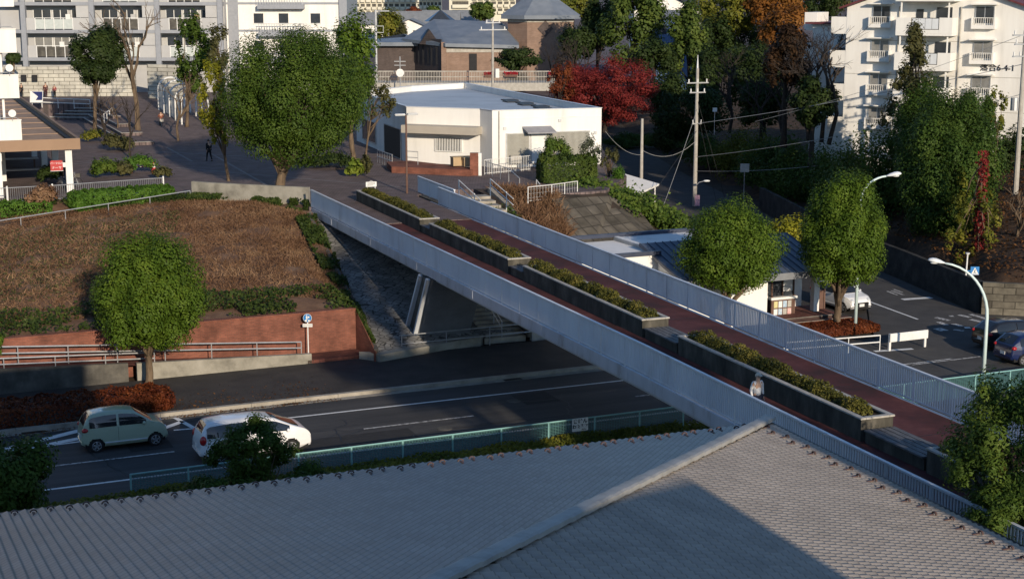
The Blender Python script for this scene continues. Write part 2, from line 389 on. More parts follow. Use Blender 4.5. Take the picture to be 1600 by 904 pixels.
M_brick = brick_mat('red_brick', (0.2, 0.074, 0.05), (0.27, 0.1, 0.066), (0.15, 0.09, 0.068), w=0.22, h=0.075, axes='dz', msize=0.006, dirt=0.5)
M_brickf = brick_mat('red_brick_floor', (0.14, 0.055, 0.042), (0.19, 0.07, 0.052), (0.07, 0.045, 0.04), w=0.3, h=0.15, axes='xy', msize=0.01)
M_stone = crazy_mat('stone_pitching', (0.19, 0.185, 0.172), (0.27, 0.262, 0.245), (0.06, 0.057, 0.052), scale=2.7, jw=0.06, rot=0.4, rand=0.55)
M_block = brick_mat('stone_blocks', (0.13, 0.115, 0.09), (0.2, 0.18, 0.14), (0.05, 0.045, 0.035), w=0.9, h=0.4, axes='dz', msize=0.02, dirt=0.35)
M_tilew = brick_mat('pale_block_wall', (0.46, 0.44, 0.38), (0.52, 0.5, 0.43), (0.2, 0.19, 0.16), w=1.2, h=0.42, axes='dz', msize=0.035, dirt=0.72)
M_brickd = brick_mat('dark_brick', (0.088, 0.07, 0.066), (0.115, 0.09, 0.083), (0.06, 0.052, 0.05), w=0.3, h=0.1, axes='dz', msize=0.01, dirt=0.75)
M_brickt = brick_mat('tan_brick', (0.24, 0.16, 0.12), (0.28, 0.19, 0.145), (0.2, 0.15, 0.12), w=0.3, h=0.1, axes='dz', msize=0.008, dirt=0.8)
M_slate = mat('blue_grey_roof', [(0.13, 0.155, 0.19), (0.2, 0.225, 0.26)], rough=0.5, scale=0.6, detail=6)

# foliage palettes (linear base colours)
L_camph = leaf_mat('leaf_camphor', (0.026, 0.05, 0.008), (0.056, 0.098, 0.014), (0.11, 0.158, 0.024))
L_round = leaf_mat('leaf_bright', (0.034, 0.066, 0.008), (0.076, 0.13, 0.014), (0.15, 0.21, 0.026), cscale=0.9)
L_dark = leaf_mat('leaf_dark', (0.014, 0.026, 0.008), (0.03, 0.05, 0.013), (0.06, 0.085, 0.022))
L_conif = leaf_mat('leaf_conifer', (0.02, 0.045, 0.009), (0.048, 0.09, 0.016), (0.1, 0.148, 0.026))
L_creep = leaf_mat('leaf_creeper', (0.018, 0.032, 0.008), (0.04, 0.065, 0.013), (0.085, 0.11, 0.025), cscale=0.9)
L_ever = leaf_mat('leaf_evergreen', (0.03, 0.054, 0.013), (0.072, 0.11, 0.022), (0.15, 0.19, 0.038))
L_red = leaf_mat('leaf_red', (0.075, 0.012, 0.012), (0.18, 0.024, 0.022), (0.29, 0.05, 0.04))
L_orange = leaf_mat('leaf_orange', (0.12, 0.045, 0.012), (0.22, 0.09, 0.02), (0.3, 0.14, 0.03))
L_yellow = leaf_mat('leaf_yellow', (0.12, 0.135, 0.014), (0.25, 0.245, 0.022), (0.4, 0.36, 0.035))
L_ygreen = leaf_mat('leaf_yellow_green', (0.05, 0.075, 0.012), (0.13, 0.14, 0.02), (0.24, 0.21, 0.03))
L_shrub = leaf_mat('leaf_planter', (0.042, 0.048, 0.012), (0.11, 0.108, 0.022), (0.205, 0.168, 0.04), cscale=1.4)
L_redbush = leaf_mat('leaf_redbush', (0.06, 0.014, 0.008), (0.14, 0.036, 0.014), (0.23, 0.07, 0.022), cscale=1.0)
L_hedge = leaf_mat('leaf_hedge', (0.035, 0.085, 0.012), (0.075, 0.16, 0.02), (0.13, 0.22, 0.035), cscale=1.2)
L_vine = leaf_mat('leaf_vine', (0.03, 0.06, 0.012), (0.075, 0.125, 0.02), (0.15, 0.19, 0.035), cscale=1.0)
L_dry = leaf_mat('leaf_dry', (0.08, 0.042, 0.025), (0.175, 0.098, 0.055), (0.31, 0.2, 0.115), trans=0.15, cscale=0.5)
L_olive = leaf_mat('leaf_olive', (0.035, 0.04, 0.015), (0.08, 0.08, 0.03), (0.14, 0.13, 0.05), cscale=0.8)
L_grey = leaf_mat('leaf_greygreen', (0.06, 0.075, 0.05), (0.11, 0.125, 0.08), (0.17, 0.18, 0.12))
L_big = leaf_mat('leaf_big', (0.07, 0.12, 0.02), (0.16, 0.22, 0.03), (0.3, 0.32, 0.06))
# ================================================================ SETTING
A_ = Vector((0.915, 0.404)); N_ = Vector((-0.404, 0.915)); RROT = math.atan2(0.404, 0.915)
def RW(u, n, z=0.0): return (A_.x * u + N_.x * n, A_.y * u + N_.y * n, z)       # along / across the main road
BO = (13.1, 29.7)                                                                # footbridge origin, on its left railing
def BW(x, s, z=0.0):
    p = local_xy(BO, x, s); return (p.x, p.y, z)

m = MB(); m.add([(2500 * math.cos(t), 700 + 2500 * math.sin(t), -0.06) for t in [i * math.pi / 24 for i in range(48)]], [tuple(range(48))])
struct(m.build('ground', M_soil))

# main road, junction, side street (each sheet a little above the one below)
def road_poly(name, pts, z, material):
    m = MB(); m.add([(p[0], p[1], z) for p in pts], [tuple(range(len(pts)))]); return struct(m.build(name, material))
m = MB(); m.add([(-90, 54.2, 0), (170, 54.2, 0), (170, 64.75, 0), (-90, 64.75, 0)], [(0, 1, 2, 3)])
struct(m.build('road', M_asph, rz=RROT))
road_poly('junction', [RW(40, 38), RW(64, 38), RW(64, 58), RW(80, 64.6), (30.5, 84.5), (26.4, 85.7), (22.2, 84.3), (19.2, 78.8), RW(46.5, 64.6), RW(40, 63.5)], 0.004, M_asph2)
road_poly('side_street', [(19.2, 78.8), (26.4, 85.7), (24.6, 96.4), (22.6, 106), (20.7, 126), (17.5, 150), (15, 178), (9, 178), (11, 150), (13.2, 130), (16.5, 112), (20, 96), (21.0, 89), (19.6, 82)], 0.008, M_asph2)
road_poly('forecourt', [RW(38, 65.1), RW(47.2, 65.1), (19.5, 82), (20.9, 89), (19.9, 96), (16.4, 104), (12.5, 100), (12, 86)], 0.013, M_walk)

# sidewalk + kerb + gutter
m = MB(); m.box(-90, 38, 65.02, 70.95, -0.1, 0.15); struct(m.build('sidewalk', M_walk, rz=RROT))
m = MB()
for i in range(64):
    m.box(-90 + 2 * i, -90 + 2 * i + 1.985, 64.78, 65.02, -0.1, 0.163)
struct(m.build('kerb', M_kerb, rz=RROT))
m = MB(); m.box(-90, 38, 64.4, 64.78, -0.1, 0.006); struct(m.build('gutter', M_kerb, rz=RROT))
# verge between road and tiled house
m = MB(); m.box(-90, 41, 47.5, 54.0, -0.1, 0.12); struct(m.build('grass_verge', M_grass, rz=RROT))
m = MB(); m.box(-90, 41, 54.0, 54.2, -0.1, 0.15); struct(m.build('near_kerb', M_kerb, rz=RROT))

# painted markings
m = MB()
def strip(u0, n0, u1, n1, w, z=0.012, mi=0):
    d = Vector((u1 - u0, n1 - n0)).normalized(); q = Vector((-d.y, d.x)) * w / 2
    m.use(mi).add([(u0 - q.x, n0 - q.y, z), (u1 - q.x, n1 - q.y, z), (u1 + q.x, n1 + q.y, z), (u0 + q.x, n0 + q.y, z)], [(0, 1, 2, 3)])
strip(13.0, 62.45, 33.6, 62.3, 0.15); strip(12.1, 62.55, 12.9, 62.45, 0.15)
strip(-60, 56.65, 8.6, 56.62, 0.15); strip(8.6, 56.62, 38, 56.6, 0.15)
for k in range(-6, 7):
    u = 6.5 + 12.95 * k
    strip(u, 59.5, u + 5.0, 59.5, 0.13, mi=1)
# chevron island left of the green car and ahead of it
strip(4.6, 62.2, 9.5, 62.52, 0.15); strip(4.9, 62.35, 8.6, 64.15, 0.42); strip(6.9, 62.5, 9.6, 63.3, 0.38)
strip(12.95, 62.5, 12.55, 64.45, 0.22); strip(11.4, 62.7, 12.75, 63.75, 0.3)
m.build('road_markings', [M_paint, M_paintw], rz=RROT)['kind'] = 'structure'
m = MB()
def wstrip(p, q, w, mi=0, z=0.018):
    p, q = Vector(p[:2]), Vector(q[:2]); d = (q - p).normalized(); n = Vector((-d.y, d.x)) * w / 2
    m.use(mi).add([(*(p - n), z), (*(q - n), z), (*(q + n), z), (*(p + n), z)], [(0, 1, 2, 3)])
def pstrip(a, b, w, mi=0): wstrip(at_level(*a, 0), at_level(*b, 0), w, mi)
pstrip((1355, 470), (1434, 499), 0.15); pstrip((1410, 468), (1455, 465), 0.45); pstrip((1366, 549), (1426, 545), 0.3)
pstrip((1425, 570), (1532, 557), 0.13, 1); pstrip((1478, 592), (1532, 586), 0.15)
for a, b in (((1392, 454), (1412, 461)), ((1386, 455), (1402, 461)), ((1396, 452), (1410, 457))): pstrip(a, b, 0.16, 1)
for a, b in (((1462, 496), (1483, 501)), ((1498, 492), (1516, 496)), ((1516, 499), (1536, 504)), ((1516, 491), (1582, 510)), ((1466, 503), (1479, 508)), ((1489, 506), (1504, 510)), ((1483, 494), (1490, 494))): pstrip(a, b, 0.32, 1)
pstrip((1464, 513), (1476, 517), 0.55, 1); pstrip((1507, 512), (1516, 512), 0.3, 0); pstrip((1490, 515), (1506, 517), 0.25, 1)
m.build('junction_markings', [M_paint, M_paintw])['kind'] = 'structure'

m = MB()                                                                         # repairs, manholes and drains in the carriageway
for (u0, u1, n0, n1) in ((16.4, 21.2, 57.2, 58.9), (27.3, 29.0, 60.2, 62.0), (-4.2, 1.5, 57.3, 58.6), (9.9, 11.6, 60.1, 61.5)): m.add([(u0, n0, .006), (u1, n0, .006), (u1, n1, .006), (u0, n1, .006)], [(0, 1, 2, 3)])
struct(m.build('road_repairs', mat('asphalt_patch', [(0.02, 0.02, 0.021), (0.034, 0.033, 0.033)], rough=0.9, scale=3, bump=0.2, bscale=30), rz=RROT))
rc = random.Random(9); m = MB()
for (u, n, du, dn, L_) in ((14.5, 58.6, 1, 0.12, 6), (17.5, 59.9, 1, -0.1, 7), (21, 57.6, 1, 0.05, 8), (2, 58.1, 1, 0.1, 6), (25, 60.9, 1, -0.04, 8), (18.2, 57.0, 0.15, 1, 5), (9.3, 57.0, -0.1, 1, 5), (28.4, 57, 0.1, 1, 5)):
    p = Vector((u, n)); d = Vector((du, dn)).normalized()
    for _ in range(int(L_ / 0.3)):
        q = p + (d + Vector((rc.gauss(0, .35), rc.gauss(0, .35)))).normalized() * 0.3; e = Vector((-(q - p).y, (q - p).x)).normalized() * 0.02
        m.add([(p.x - e.x, p.y - e.y, .007), (q.x - e.x, q.y - e.y, .007), (q.x + e.x, q.y + e.y, .007), (p.x + e.x, p.y + e.y, .007)], [(0, 1, 2, 3)]); p = q
struct(m.build('road_cracks', M_black, rz=RROT))
for i, (u, n) in enumerate(((15.2, 60.9), (22.6, 58.2), (27.0, 61.0))):
    m = MB(); m.cyl((0, 0, -0.05), 0.33, 0.063, 20); o = m.build('manhole_cover', M_concd, loc=RW(u, n, 0)); tag(o, 'round iron manhole cover in the road, ' + ['ahead of the white minivan', 'in the near lane below the footbridge', 'in the far lane beside the footbridge'][i], 'manhole', 'manhole covers in the road')
m = MB()
for u in (-3, 6.2, 17.3, 28.1): m.box(u, u + 0.9, 64.42, 64.76, -0.05, 0.012)
struct(m.build('kerb_drains', M_black, rz=RROT))
# upper town level: plaza paving on a raised block
UP = 4.69
up_poly = [(-120, 62), (-33.4, 98.4), (-29.5, 100.3), (-20.9, 100.7), (-13.2, 97.9), (-12.75, 95.6), (-5.9, 98.4), (-6.3, 101.5), (-4.9, 103.6), (-3.3, 104.6), (2.4, 101.6), (6.4, 103.8),
           (8.4, 112), (8.0, 121), (7.6, 135), (7.4, 152), (6, 178), (30, 300), (700, 600), (700, 2400), (-900, 2400), (-900, 62)]
m = MB(); m.prism(up_poly, -1.0, UP); struct(m.build('plaza', M_pave))
m = MB()                                                                         # pale paving lines
for (a, b, w) in (((275, 262), (625, 292), 0.22), ((238, 236), (610, 258), 0.2), ((120, 253), (330, 238), 0.2), ((330, 240), (420, 291), 0.2), ((260, 230), (300, 252), 0.2), ((130, 230), (230, 224), 0.2), ((60, 262), (180, 250), 0.2)):
    p, q = at_level(*a, UP), at_level(*b, UP); wstrip(p, q, w, 0, UP + 0.004)
struct(m.build('paving_lines', M_pavel))
# path ramping up to the back of the plaza, and the back terrace
m = MB(); m.add([(-31.3, 134, UP + 0.01), (-19, 138, UP + 0.01), (-30, 168, 6.3), (-43.5, 163, 6.3), (-31.3, 134, UP - 0.3), (-19, 138, UP - 0.3), (-30, 168, UP - 0.3), (-43.5, 163, UP - 0.3)],
                [(0, 1, 2, 3), (0, 3, 7, 4), (1, 5, 6, 2), (2, 6, 7, 3), (0, 4, 5, 1)])
struct(m.build('ramp_path', M_pave))
m = MB(); m.prism([(-120, 160.5), (-60, 160.5), (-48.5, 161), (-43.5, 163), (-30, 168), (-10, 176), (-10, 185), (-120, 185)], UP - 0.3, 6.3)
struct(m.build('upper_terrace', M_pave))

# banks: dry slope on the left, from brick wall top to plaza edge
def surf(name, rows, material, sub=10, noise=0.12, seed=1, kind='structure'):
    """ruled surface through rows of points, finely divided with uneven relief"""
    rg = random.Random(seed)
    from mathutils import noise as nzm
    V, F = [], []
    nr = len(rows); k = len(rows[0])
    fine = []
    for r in range(nr - 1):
        for t in range(sub):
            row = []
            for c in range(k - 1):
                for q in range(sub):
                    a = Vector(rows[r][c]).lerp(Vector(rows[r][c + 1]), q / sub); b = Vector(rows[r + 1][c]).lerp(Vector(rows[r + 1][c + 1]), q / sub)
                    row.append(a.lerp(b, t / sub))
            a = Vector(rows[r][k - 1]); b = Vector(rows[r + 1][k - 1]); row.append(a.lerp(b, t / sub)); fine.append(row)
    row = []
    for c in range(k - 1):
        for q in range(sub): row.append(Vector(rows[nr - 1][c]).lerp(Vector(rows[nr - 1][c + 1]), q / sub))
    row.append(Vector(rows[nr - 1][k - 1])); fine.append(row)
    w = len(fine[0]); h = len(fine)
    for i, row in enumerate(fine):
        for j, p in enumerate(row):
            e = 0 if i in (0, h - 1) or j in (0, w - 1) else 1
            V.append(p + Vector((0, 0, e * noise * (nzm.noise(p * 0.5) * 1.3 + nzm.noise(p * 1.7) * 0.6))))
    for i in range(h - 1):
        for j in range(w - 1): F.append((i * w + j, i * w + j + 1, (i + 1) * w + j + 1, (i + 1) * w + j))
    mm = MB(); mm.add(V, F); o = mm.build(name, material, smooth=True); o['kind'] = kind
    return o, fine
def W3(x, y, z): return (x, y, z)
bank_rows = [[RW(-40, 72.55, 2.25), RW(5, 72.55, 2.28), RW(15, 72.55, 2.3), RW(23.3, 72.55, 2.3), BW(-2.45, 48.6, 0.55)],
             [RW(-40, 84, 3.3), RW(4, 84.5, 3.35), RW(14.5, 86, 3.6), RW(23.0, 84.5, 3.3), BW(-1.5, 58, 2.4)],
             [(-75, 79.5, 4.0), (-31, 94.2, 3.85), (-21.5, 97.6, 4.6), (-16.5, 97.4, 4.62), BW(-0.5, 68.2, 4.2)],
             [(-75, 83.5, 4.72), (-33.4, 98.6, 4.74), (-21.0, 100.75, 4.74), (-16.5, 99.35, 4.74), (-12.95, 97.0, 4.6)]]
bank_o, bank_pts = surf('embankment', bank_rows, M_bank, 12, 0.22)
# bank beside the steps, between footbridge and shop
bankr_rows = [[BW(6.25, 50.8, 0.75), BW(9.6, 50.8, 0.8), BW(13.2, 57, 0.5), BW(14.6, 62.6, 0.4), BW(22, 63.5, 0.3), BW(29, 66, 0.02)],
              [BW(7.6, 62, 2.6), BW(12.4, 62, 2.5), BW(14.8, 65, 2.3), BW(15.6, 66.4, 2.4), BW(21, 67.5, 2.2), BW(27, 71, 0.5)],
              [BW(12.2, 72.5, 4.62), BW(13.4, 72.3, 4.6), BW(15, 71.2, 4.55), BW(16, 70.4, 4.5), BW(20.4, 71.2, 4.4), BW(27, 77, 1.2)],
              [BW(12.2, 75.4, 4.72), BW(13.4, 74.9, 4.72), BW(15, 72.5, 4.72), BW(16, 71.4, 4.72), BW(20.5, 72.3, 4.72), BW(24, 78, 4.5)]]
bankr_o, bankr_pts = surf('step_bank', bankr_rows, M_soil, 8, 0.1, 3)
m = MB()
sl = [BW(15.75, 69.9, 4.42), BW(20.3, 70.75, 4.3), BW(23.2, 72.2, 3.1), BW(22.3, 63.6, 0.45), BW(14.75, 62.7, 0.5)]
m.add([(p[0], p[1], p[2] + 0.12) for p in sl], [(0, 1, 2, 3, 4)]); m.add([(p[0], p[1], p[2] - 0.2) for p in sl], [(4, 3, 2, 1, 0)])
struct(m.build('paved_slope', crazy_mat('slope_blocks', (0.085, 0.075, 0.058), (0.125, 0.11, 0.088), (0.045, 0.04, 0.032), scale=1.15, jw=0.045, rot=0.9, rand=0.0)))

# wooded hill on the right of the side street
XR = [(60, 28.5), (70, 27.5), (85.6, 27.0), (96.4, 25.2), (106, 23.2), (126, 21.3), (150, 18.2), (175, 15.8), (200, 14), (300, 8)]
def xr(y): return float(np.interp(y, [p[0] for p in XR], [p[1] for p in XR]))
def hill_z(x, y):
    d = x - xr(y)
    if x > 26: d = min(d, y - (85.6 - (x - 26.72) * 0.2586))
    if d < 1.7: return -0.4
    base = 1.75 if y < 112 else max(0.25, 1.75 - (y - 112) * 0.1)
    top = 6.7 if y < 135 else 6.7 + (y - 135) * 0.015
    slope = 0.30 if y < 112 else (0.36 if y < 135 else 0.24)
    return min(base + max(0, d - 1.7) * slope, top)
from mathutils import noise as _nz
m = MB(); V = []; F = []
xs = [8 + 1.6 * i for i in range(78)]; ys = [80 + 1.8 * i for i in range(112)]
for y in ys:
    for x in xs:
        z = hill_z(x, y)
        V.append((x, y, z + (0.18 * _nz.noise(Vector((x * 0.35, y * 0.35, 0))) if z > 0 else 0)))
w = len(xs)
for j in range(len(ys) - 1):
    for i in range(w - 1): F.append((j * w + i, j * w + i + 1, (j + 1) * w + i + 1, (j + 1) * w + i))
m.add(V, F); struct(m.build('hillside', M_litter, smooth=True))

# ================================================================ FOOTBRIDGE
DZ = 4.65; BWID = 7.35; S0, S1 = -4.0, 71.0
fb = thing('footbridge', 'long blue-grey footbridge with red deck and slatted railings crossing the road', 'bridge', (BO[0], BO[1], 0), GRID)
def NX(s): return 0.58 - 0.78 * min(1, max(0, (s - 25) / 46))                    # the left side flares out a little towards the plaza
def FX(s): return 0.02 + 0.3 * min(1, max(0, (s - 25) / 46))
def WX(x, s): return x + (1 - x / BWID) * NX(s) + x / BWID * FX(s)
def bbox(m, x0, x1, s0, s1, z0, z1):
    cuts = [s0] + [c for c in (25.0,) if s0 < c < s1] + [s1]
    for a, b2 in zip(cuts[:-1], cuts[1:]):
        m.add([(WX(x0, a), a, z0), (WX(x1, a), a, z0), (WX(x1, b2), b2, z0), (WX(x0, b2), b2, z0), (WX(x0, a), a, z1), (WX(x1, a), a, z1), (WX(x1, b2), b2, z1), (WX(x0, b2), b2, z1)],
              [(0, 3, 2, 1), (4, 5, 6, 7), (1, 2, 6, 5), (3, 0, 4, 7)] + ([(0, 1, 5, 4)] if a == s0 else []) + ([(2, 3, 7, 6)] if b2 == s1 else []))
    return m
m = MB(); bbox(m, 0.12, BWID - 0.12, S0, 72.5, DZ - 0.12, DZ); m.build('deck', M_deck, fb)
m = MB(); bbox(m, 0.12, BWID - 0.12, 62.5, 75.0, DZ + 0.003, DZ + 0.043)
m.build('deck_landing', M_pave, fb)
m = MB()
for x0, x1 in ((-0.06, 0.1), (BWID - 0.1, BWID + 0.06)): bbox(m, x0, x1, S0, S1, DZ - 0.46, DZ - 0.004)
m.build('fascia_girder', M_fascia, fb)
m = MB(); bbox(m, 0.35, BWID - 0.35, S0, S1, DZ - 0.75, DZ - 0.125)
for s in range(-3, 71, 3): bbox(m, 0.101, BWID - 0.101, s, s + 0.12, DZ - 0.42, DZ - 0.13)
m.build('girder', M_under, fb)
def railing(x, s0, s1, name='railing'):
    m = MB()
    bbox(m, x - 0.06, x + 0.06, s0, s1, DZ + 1.09, DZ + 1.15)                     # handrail
    bbox(m, x - 0.025, x + 0.025, s0, s1, DZ + 0.07, DZ + 0.12)                   # bottom rail
    o = m.build(name, M_rail, fb)
    p = MB(); k = int((s1 - s0) / 2.0)
    for i in range(k + 1):
        s = s0 + (s1 - s0) * i / k; bbox(p, x - 0.022, x + 0.022, s - 0.03, s + 0.03, DZ - 0.02, DZ + 1.095)
    q = p.build('posts', M_rail, o); q['kind'] = 'stuff'
    b_ = MB(); n = int((s1 - s0) / 0.125)
    for i in range(n):
        s = s0 + (i + 0.5) * (s1 - s0) / n; bbox(b_, x - 0.02, x + 0.02, s - 0.026, s + 0.026, DZ + 0.115, DZ + 1.095)
    b_.build('balusters', M_rail, o)['kind'] = 'stuff'
    return o
railing(0.0, S0, 70.9); railing(BWID, S0, 69.2); railing(BWID + 0.5, 67.6, 75.2)
m = MB(); m.box(BWID + 0.55, BWID + 1.2, 67.6, 75.2, DZ - 0.3, DZ - 0.006); m.build('stair_landing', M_concd, fb)
# inclined steel leg under the far end
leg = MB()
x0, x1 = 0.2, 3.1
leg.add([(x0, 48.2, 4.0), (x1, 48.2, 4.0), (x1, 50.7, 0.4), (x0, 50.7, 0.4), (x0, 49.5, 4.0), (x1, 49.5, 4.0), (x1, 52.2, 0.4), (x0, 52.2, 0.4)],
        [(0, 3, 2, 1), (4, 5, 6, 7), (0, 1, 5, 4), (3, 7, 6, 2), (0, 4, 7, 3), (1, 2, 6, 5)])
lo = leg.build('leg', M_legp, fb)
m = MB(); m.beam((x0 - 0.09, 48.25, 4.05), (x0 - 0.09, 50.72, 0.45), 0.2, 0.16, (0, 1, 0)); m.beam((x0 - 0.09, 49.45, 4.05), (x0 - 0.09, 52.15, 0.45), 0.2, 0.16, (0, 1, 0))
m.build('leg_flange', M_rail, lo)
m = MB(); m.add([(x0 - 0.02, 48.45, 4.0), (x0 - 0.02, 49.3, 4.0), (x0 - 0.02, 51.95, 0.45), (x0 - 0.02, 50.9, 0.45)], [(0, 1, 2, 3)]); m.build('leg_web_shade', M_concd, lo)  # dark sheet standing for the shadow on the web between the flanges
m = MB(); m.box(-0.3, 3.5, 49.9, 52.6, -0.1, 0.55); m.build('footing', M_conc, fb)
leg2 = MB()                                                                      # the pair of it at the near end
leg2.add([(x0, 5.2, 4.0), (x1, 5.2, 4.0), (x1, 3.2, 0.0), (x0, 3.2, 0.0), (x0, 4.0, 4.0), (x1, 4.0, 4.0), (x1, 2.0, 0.0), (x0, 2.0, 0.0)],
         [(0, 3, 2, 1), (4, 5, 6, 7), (0, 1, 5, 4), (3, 7, 6, 2), (0, 4, 7, 3), (1, 2, 6, 5)])
leg2.build('leg', M_under, fb)

# stone pitched abutment slope under the far end, with its brick side wall
m = MB()
sp = [(-2.45, 48.4, 0.5), (7.6, 51.5, 0.5), (7.6, 70.5, 4.3), (-0.6, 70.5, 4.45)]
m.add([BW(*p) for p in sp], [(0, 1, 2, 3)]); m.add([BW(p[0], p[1], p[2] - 1.2) for p in sp], [(3, 2, 1, 0)])
m.add([BW(*sp[0]), BW(*sp[3]), BW(sp[3][0], sp[3][1], 3.2), BW(sp[0][0], sp[0][1], -0.5)], [(0, 1, 2, 3)])
m.add([BW(*sp[0]), BW(*sp[1]), BW(sp[1][0], sp[1][1], -0.5), BW(sp[0][0], sp[0][1], -0.5)], [(3, 2, 1, 0)])
struct(m.build('stone_slope', M_stone))
m = MB(); m.beam(BW(-2.62, 48.2, 0.62), BW(-0.72, 69.5, 4.4), 0.22, 0.3)
tag(m.build('slope_kerb', M_concd), 'dark concrete edging up the left side of the stone slope', 'edging')
m = MB(); m.prism([BW(-3.3, 48.9), BW(-2.5, 47.9), BW(3.0, 49.7), BW(3.0, 50.1), BW(-2.5, 48.6)], -0.1, 0.52)
tag(m.build('retaining_wall', M_conc), 'low pale concrete wall at the foot of the stone slope', 'wall')
m = MB()                                                                         # splice plates and drain holes along the girder
for s in range(2, 70, 8):
    bbox(m, -0.075, -0.061, s, s + 0.5, DZ - 0.42, DZ - 0.05); bbox(m, BWID + 0.061, BWID + 0.075, s, s + 0.5, DZ - 0.42, DZ - 0.05)
m.build('splice_plates', M_fascia, fb)['kind'] = 'stuff'
m = MB()
for s in range(3, 62, 6): bbox(m, 0.13, BWID - 0.13, s, s + 0.03, DZ + 0.001, DZ + 0.005)
m.build('deck_joints', M_black, fb)['kind'] = 'stuff'
# planters, benches, clipped shrubs down the middle of the deck
def shrub_cloud(n, x0, x1, s0, s1, z0, hgt, seed):
    rg = np.random.default_rng(seed)
    k = max(2, int((s1 - s0) / 0.75)); cs = np.linspace(s0 + 0.35, s1 - 0.35, k) + rg.normal(0, 0.12, k)
    hs = hgt * rg.uniform(0.62, 1.08, k); ws = (x1 - x0) / 2 * rg.uniform(0.8, 1.2, k)
    wt = hs * ws; idx = rg.choice(k, n, p=wt / wt.sum()); d = rg.normal(0, 1, (n, 3)); d[:, 2] = np.abs(d[:, 2]) + 0.05
    d /= np.linalg.norm(d, axis=1, keepdims=True); rr = rg.uniform(0.55, 1.05, (n, 1)) ** 0.6
    C = np.stack([(x0 + x1) / 2 + d[:, 0] * ws[idx] * rr[:, 0], cs[idx] + d[:, 1] * 0.58 * rr[:, 0], z0 + d[:, 2] * hs[idx] * rr[:, 0]], 1)
    return C, d
PLN = [(59.2, 72.6, 'at the plaza end of the footbridge'), (45.2, 57.4, 'second from the plaza end of the footbridge'), (30.4, 43.2, 'in the middle of the footbridge deck'),
       (15.2, 27.3, 'beside the person in white on the footbridge'), (-2.0, 11.9, 'nearest, half behind the tree')]
PX0, PX1, PZ = 3.2, 4.35, DZ + 0.74
for i, (s0, s1, where) in enumerate(PLN):
    t = thing('planter_box', 'long dark concrete planter with pale coping ' + where, 'planter', BW((PX0 + PX1) / 2, (s0 + s1) / 2, DZ), GRID, 'concrete planters along the footbridge')
    hw, hl = (PX1 - PX0) / 2, (s1 - s0) / 2
    m = MB()
    m.box(-hw, -hw + 0.12, -hl, hl, 0, 0.68); m.box(hw - 0.12, hw, -hl, hl, 0, 0.68)
    m.box(-hw + 0.12, hw - 0.12, -hl, -hl + 0.12, 0, 0.68); m.box(-hw + 0.12, hw - 0.12, hl - 0.12, hl, 0, 0.68)
    m.build('wall', M_planter, t)
    m = MB()
    m.box(-hw - 0.04, -hw + 0.15, -hl - 0.04, hl + 0.04, 0.683, 0.74); m.box(hw - 0.15, hw + 0.04, -hl - 0.04, hl + 0.04, 0.683, 0.74)
    m.box(-hw + 0.153, hw - 0.153, -hl - 0.04, -hl + 0.15, 0.683, 0.74); m.box(-hw + 0.153, hw - 0.153, hl - 0.15, hl + 0.04, 0.683, 0.74)
    m.build('coping', M_cap, t, bevel=0.01)
    m = MB(); m.box(-hw + 0.121, hw - 0.121, -hl + 0.121, hl - 0.121, 0.3, 0.6); m.build('soil', M_soil, t)
    C, N = shrub_cloud(int(900 * (s1 - s0)), PX0 + 0.12, PX1 - 0.12, s0 + 0.5, s1 - 0.15, 0.0, 0.52, 10 + i)
    C = C + np.array([-(PX0 + PX1) / 2, -(s0 + s1) / 2, 0.60])
    o = quads_obj('azalea_bed', C, N, 0.085, 0.6, L_shrub, seed=i)
    o.location = BW((PX0 + PX1) / 2, (s0 + s1) / 2, DZ); o.rotation_euler = (0, 0, GRID)
    tag(o, 'low yellow-green shrubs in the planter ' + where, 'shrubs', 'shrub beds on the footbridge')
for i, (s0, s1) in enumerate(((57.5, 59.1), (43.35, 45.05), (27.45, 30.25), (12.05, 15.05))):
    t = thing('deck_bench', 'weathered slatted bench between the ' + ['first and second', 'second and third', 'third and fourth', 'fourth and nearest'][i] + ' planters of the footbridge', 'bench',
              BW(3.75, (s0 + s1) / 2, DZ), GRID, 'benches between the planters')
    hl = (s1 - s0) / 2 - 0.03
    m = MB(); m.box(-0.5, 0.5, -hl, hl, 0, 0.36); m.build('base', M_planter, t)
    m = MB()
    for k in range(5): m.box(-0.56 + k * 0.225, -0.56 + k * 0.225 + 0.2, -hl, hl, 0.363, 0.42)
    m.build('seat', M_wood, t, bevel=0.01)
m = MB(); p = at_level(580, 294, DZ + 0.75)
t = thing('planter_sign', 'small white sign board at the plaza end of the first planter', 'sign', (p.x, p.y, DZ + 0.75), GRID)
m.box(-0.36, 0.36, -0.02, 0.02, 0.1, 0.42); m.tube([(-0.1, 0.0, 0.42), (-0.06, 0, 0.47), (0.06, 0, 0.47), (0.1, 0, 0.42)], 0.015); m.build('board', M_wht, t)
m = MB(); m.box(-0.28, -0.24, -0.019, 0.019, -0.2, 0.1); m.box(0.24, 0.28, -0.019, 0.019, -0.2, 0.1); m.build('legs', M_wht, t)
m = MB()
for k in range(3): m.box(-0.26, 0.26 - 0.12 * (k == 2), -0.026, -0.0205, 0.33 - 0.075 * k, 0.355 - 0.075 * k)
m.build('lettering', M_ink, t)
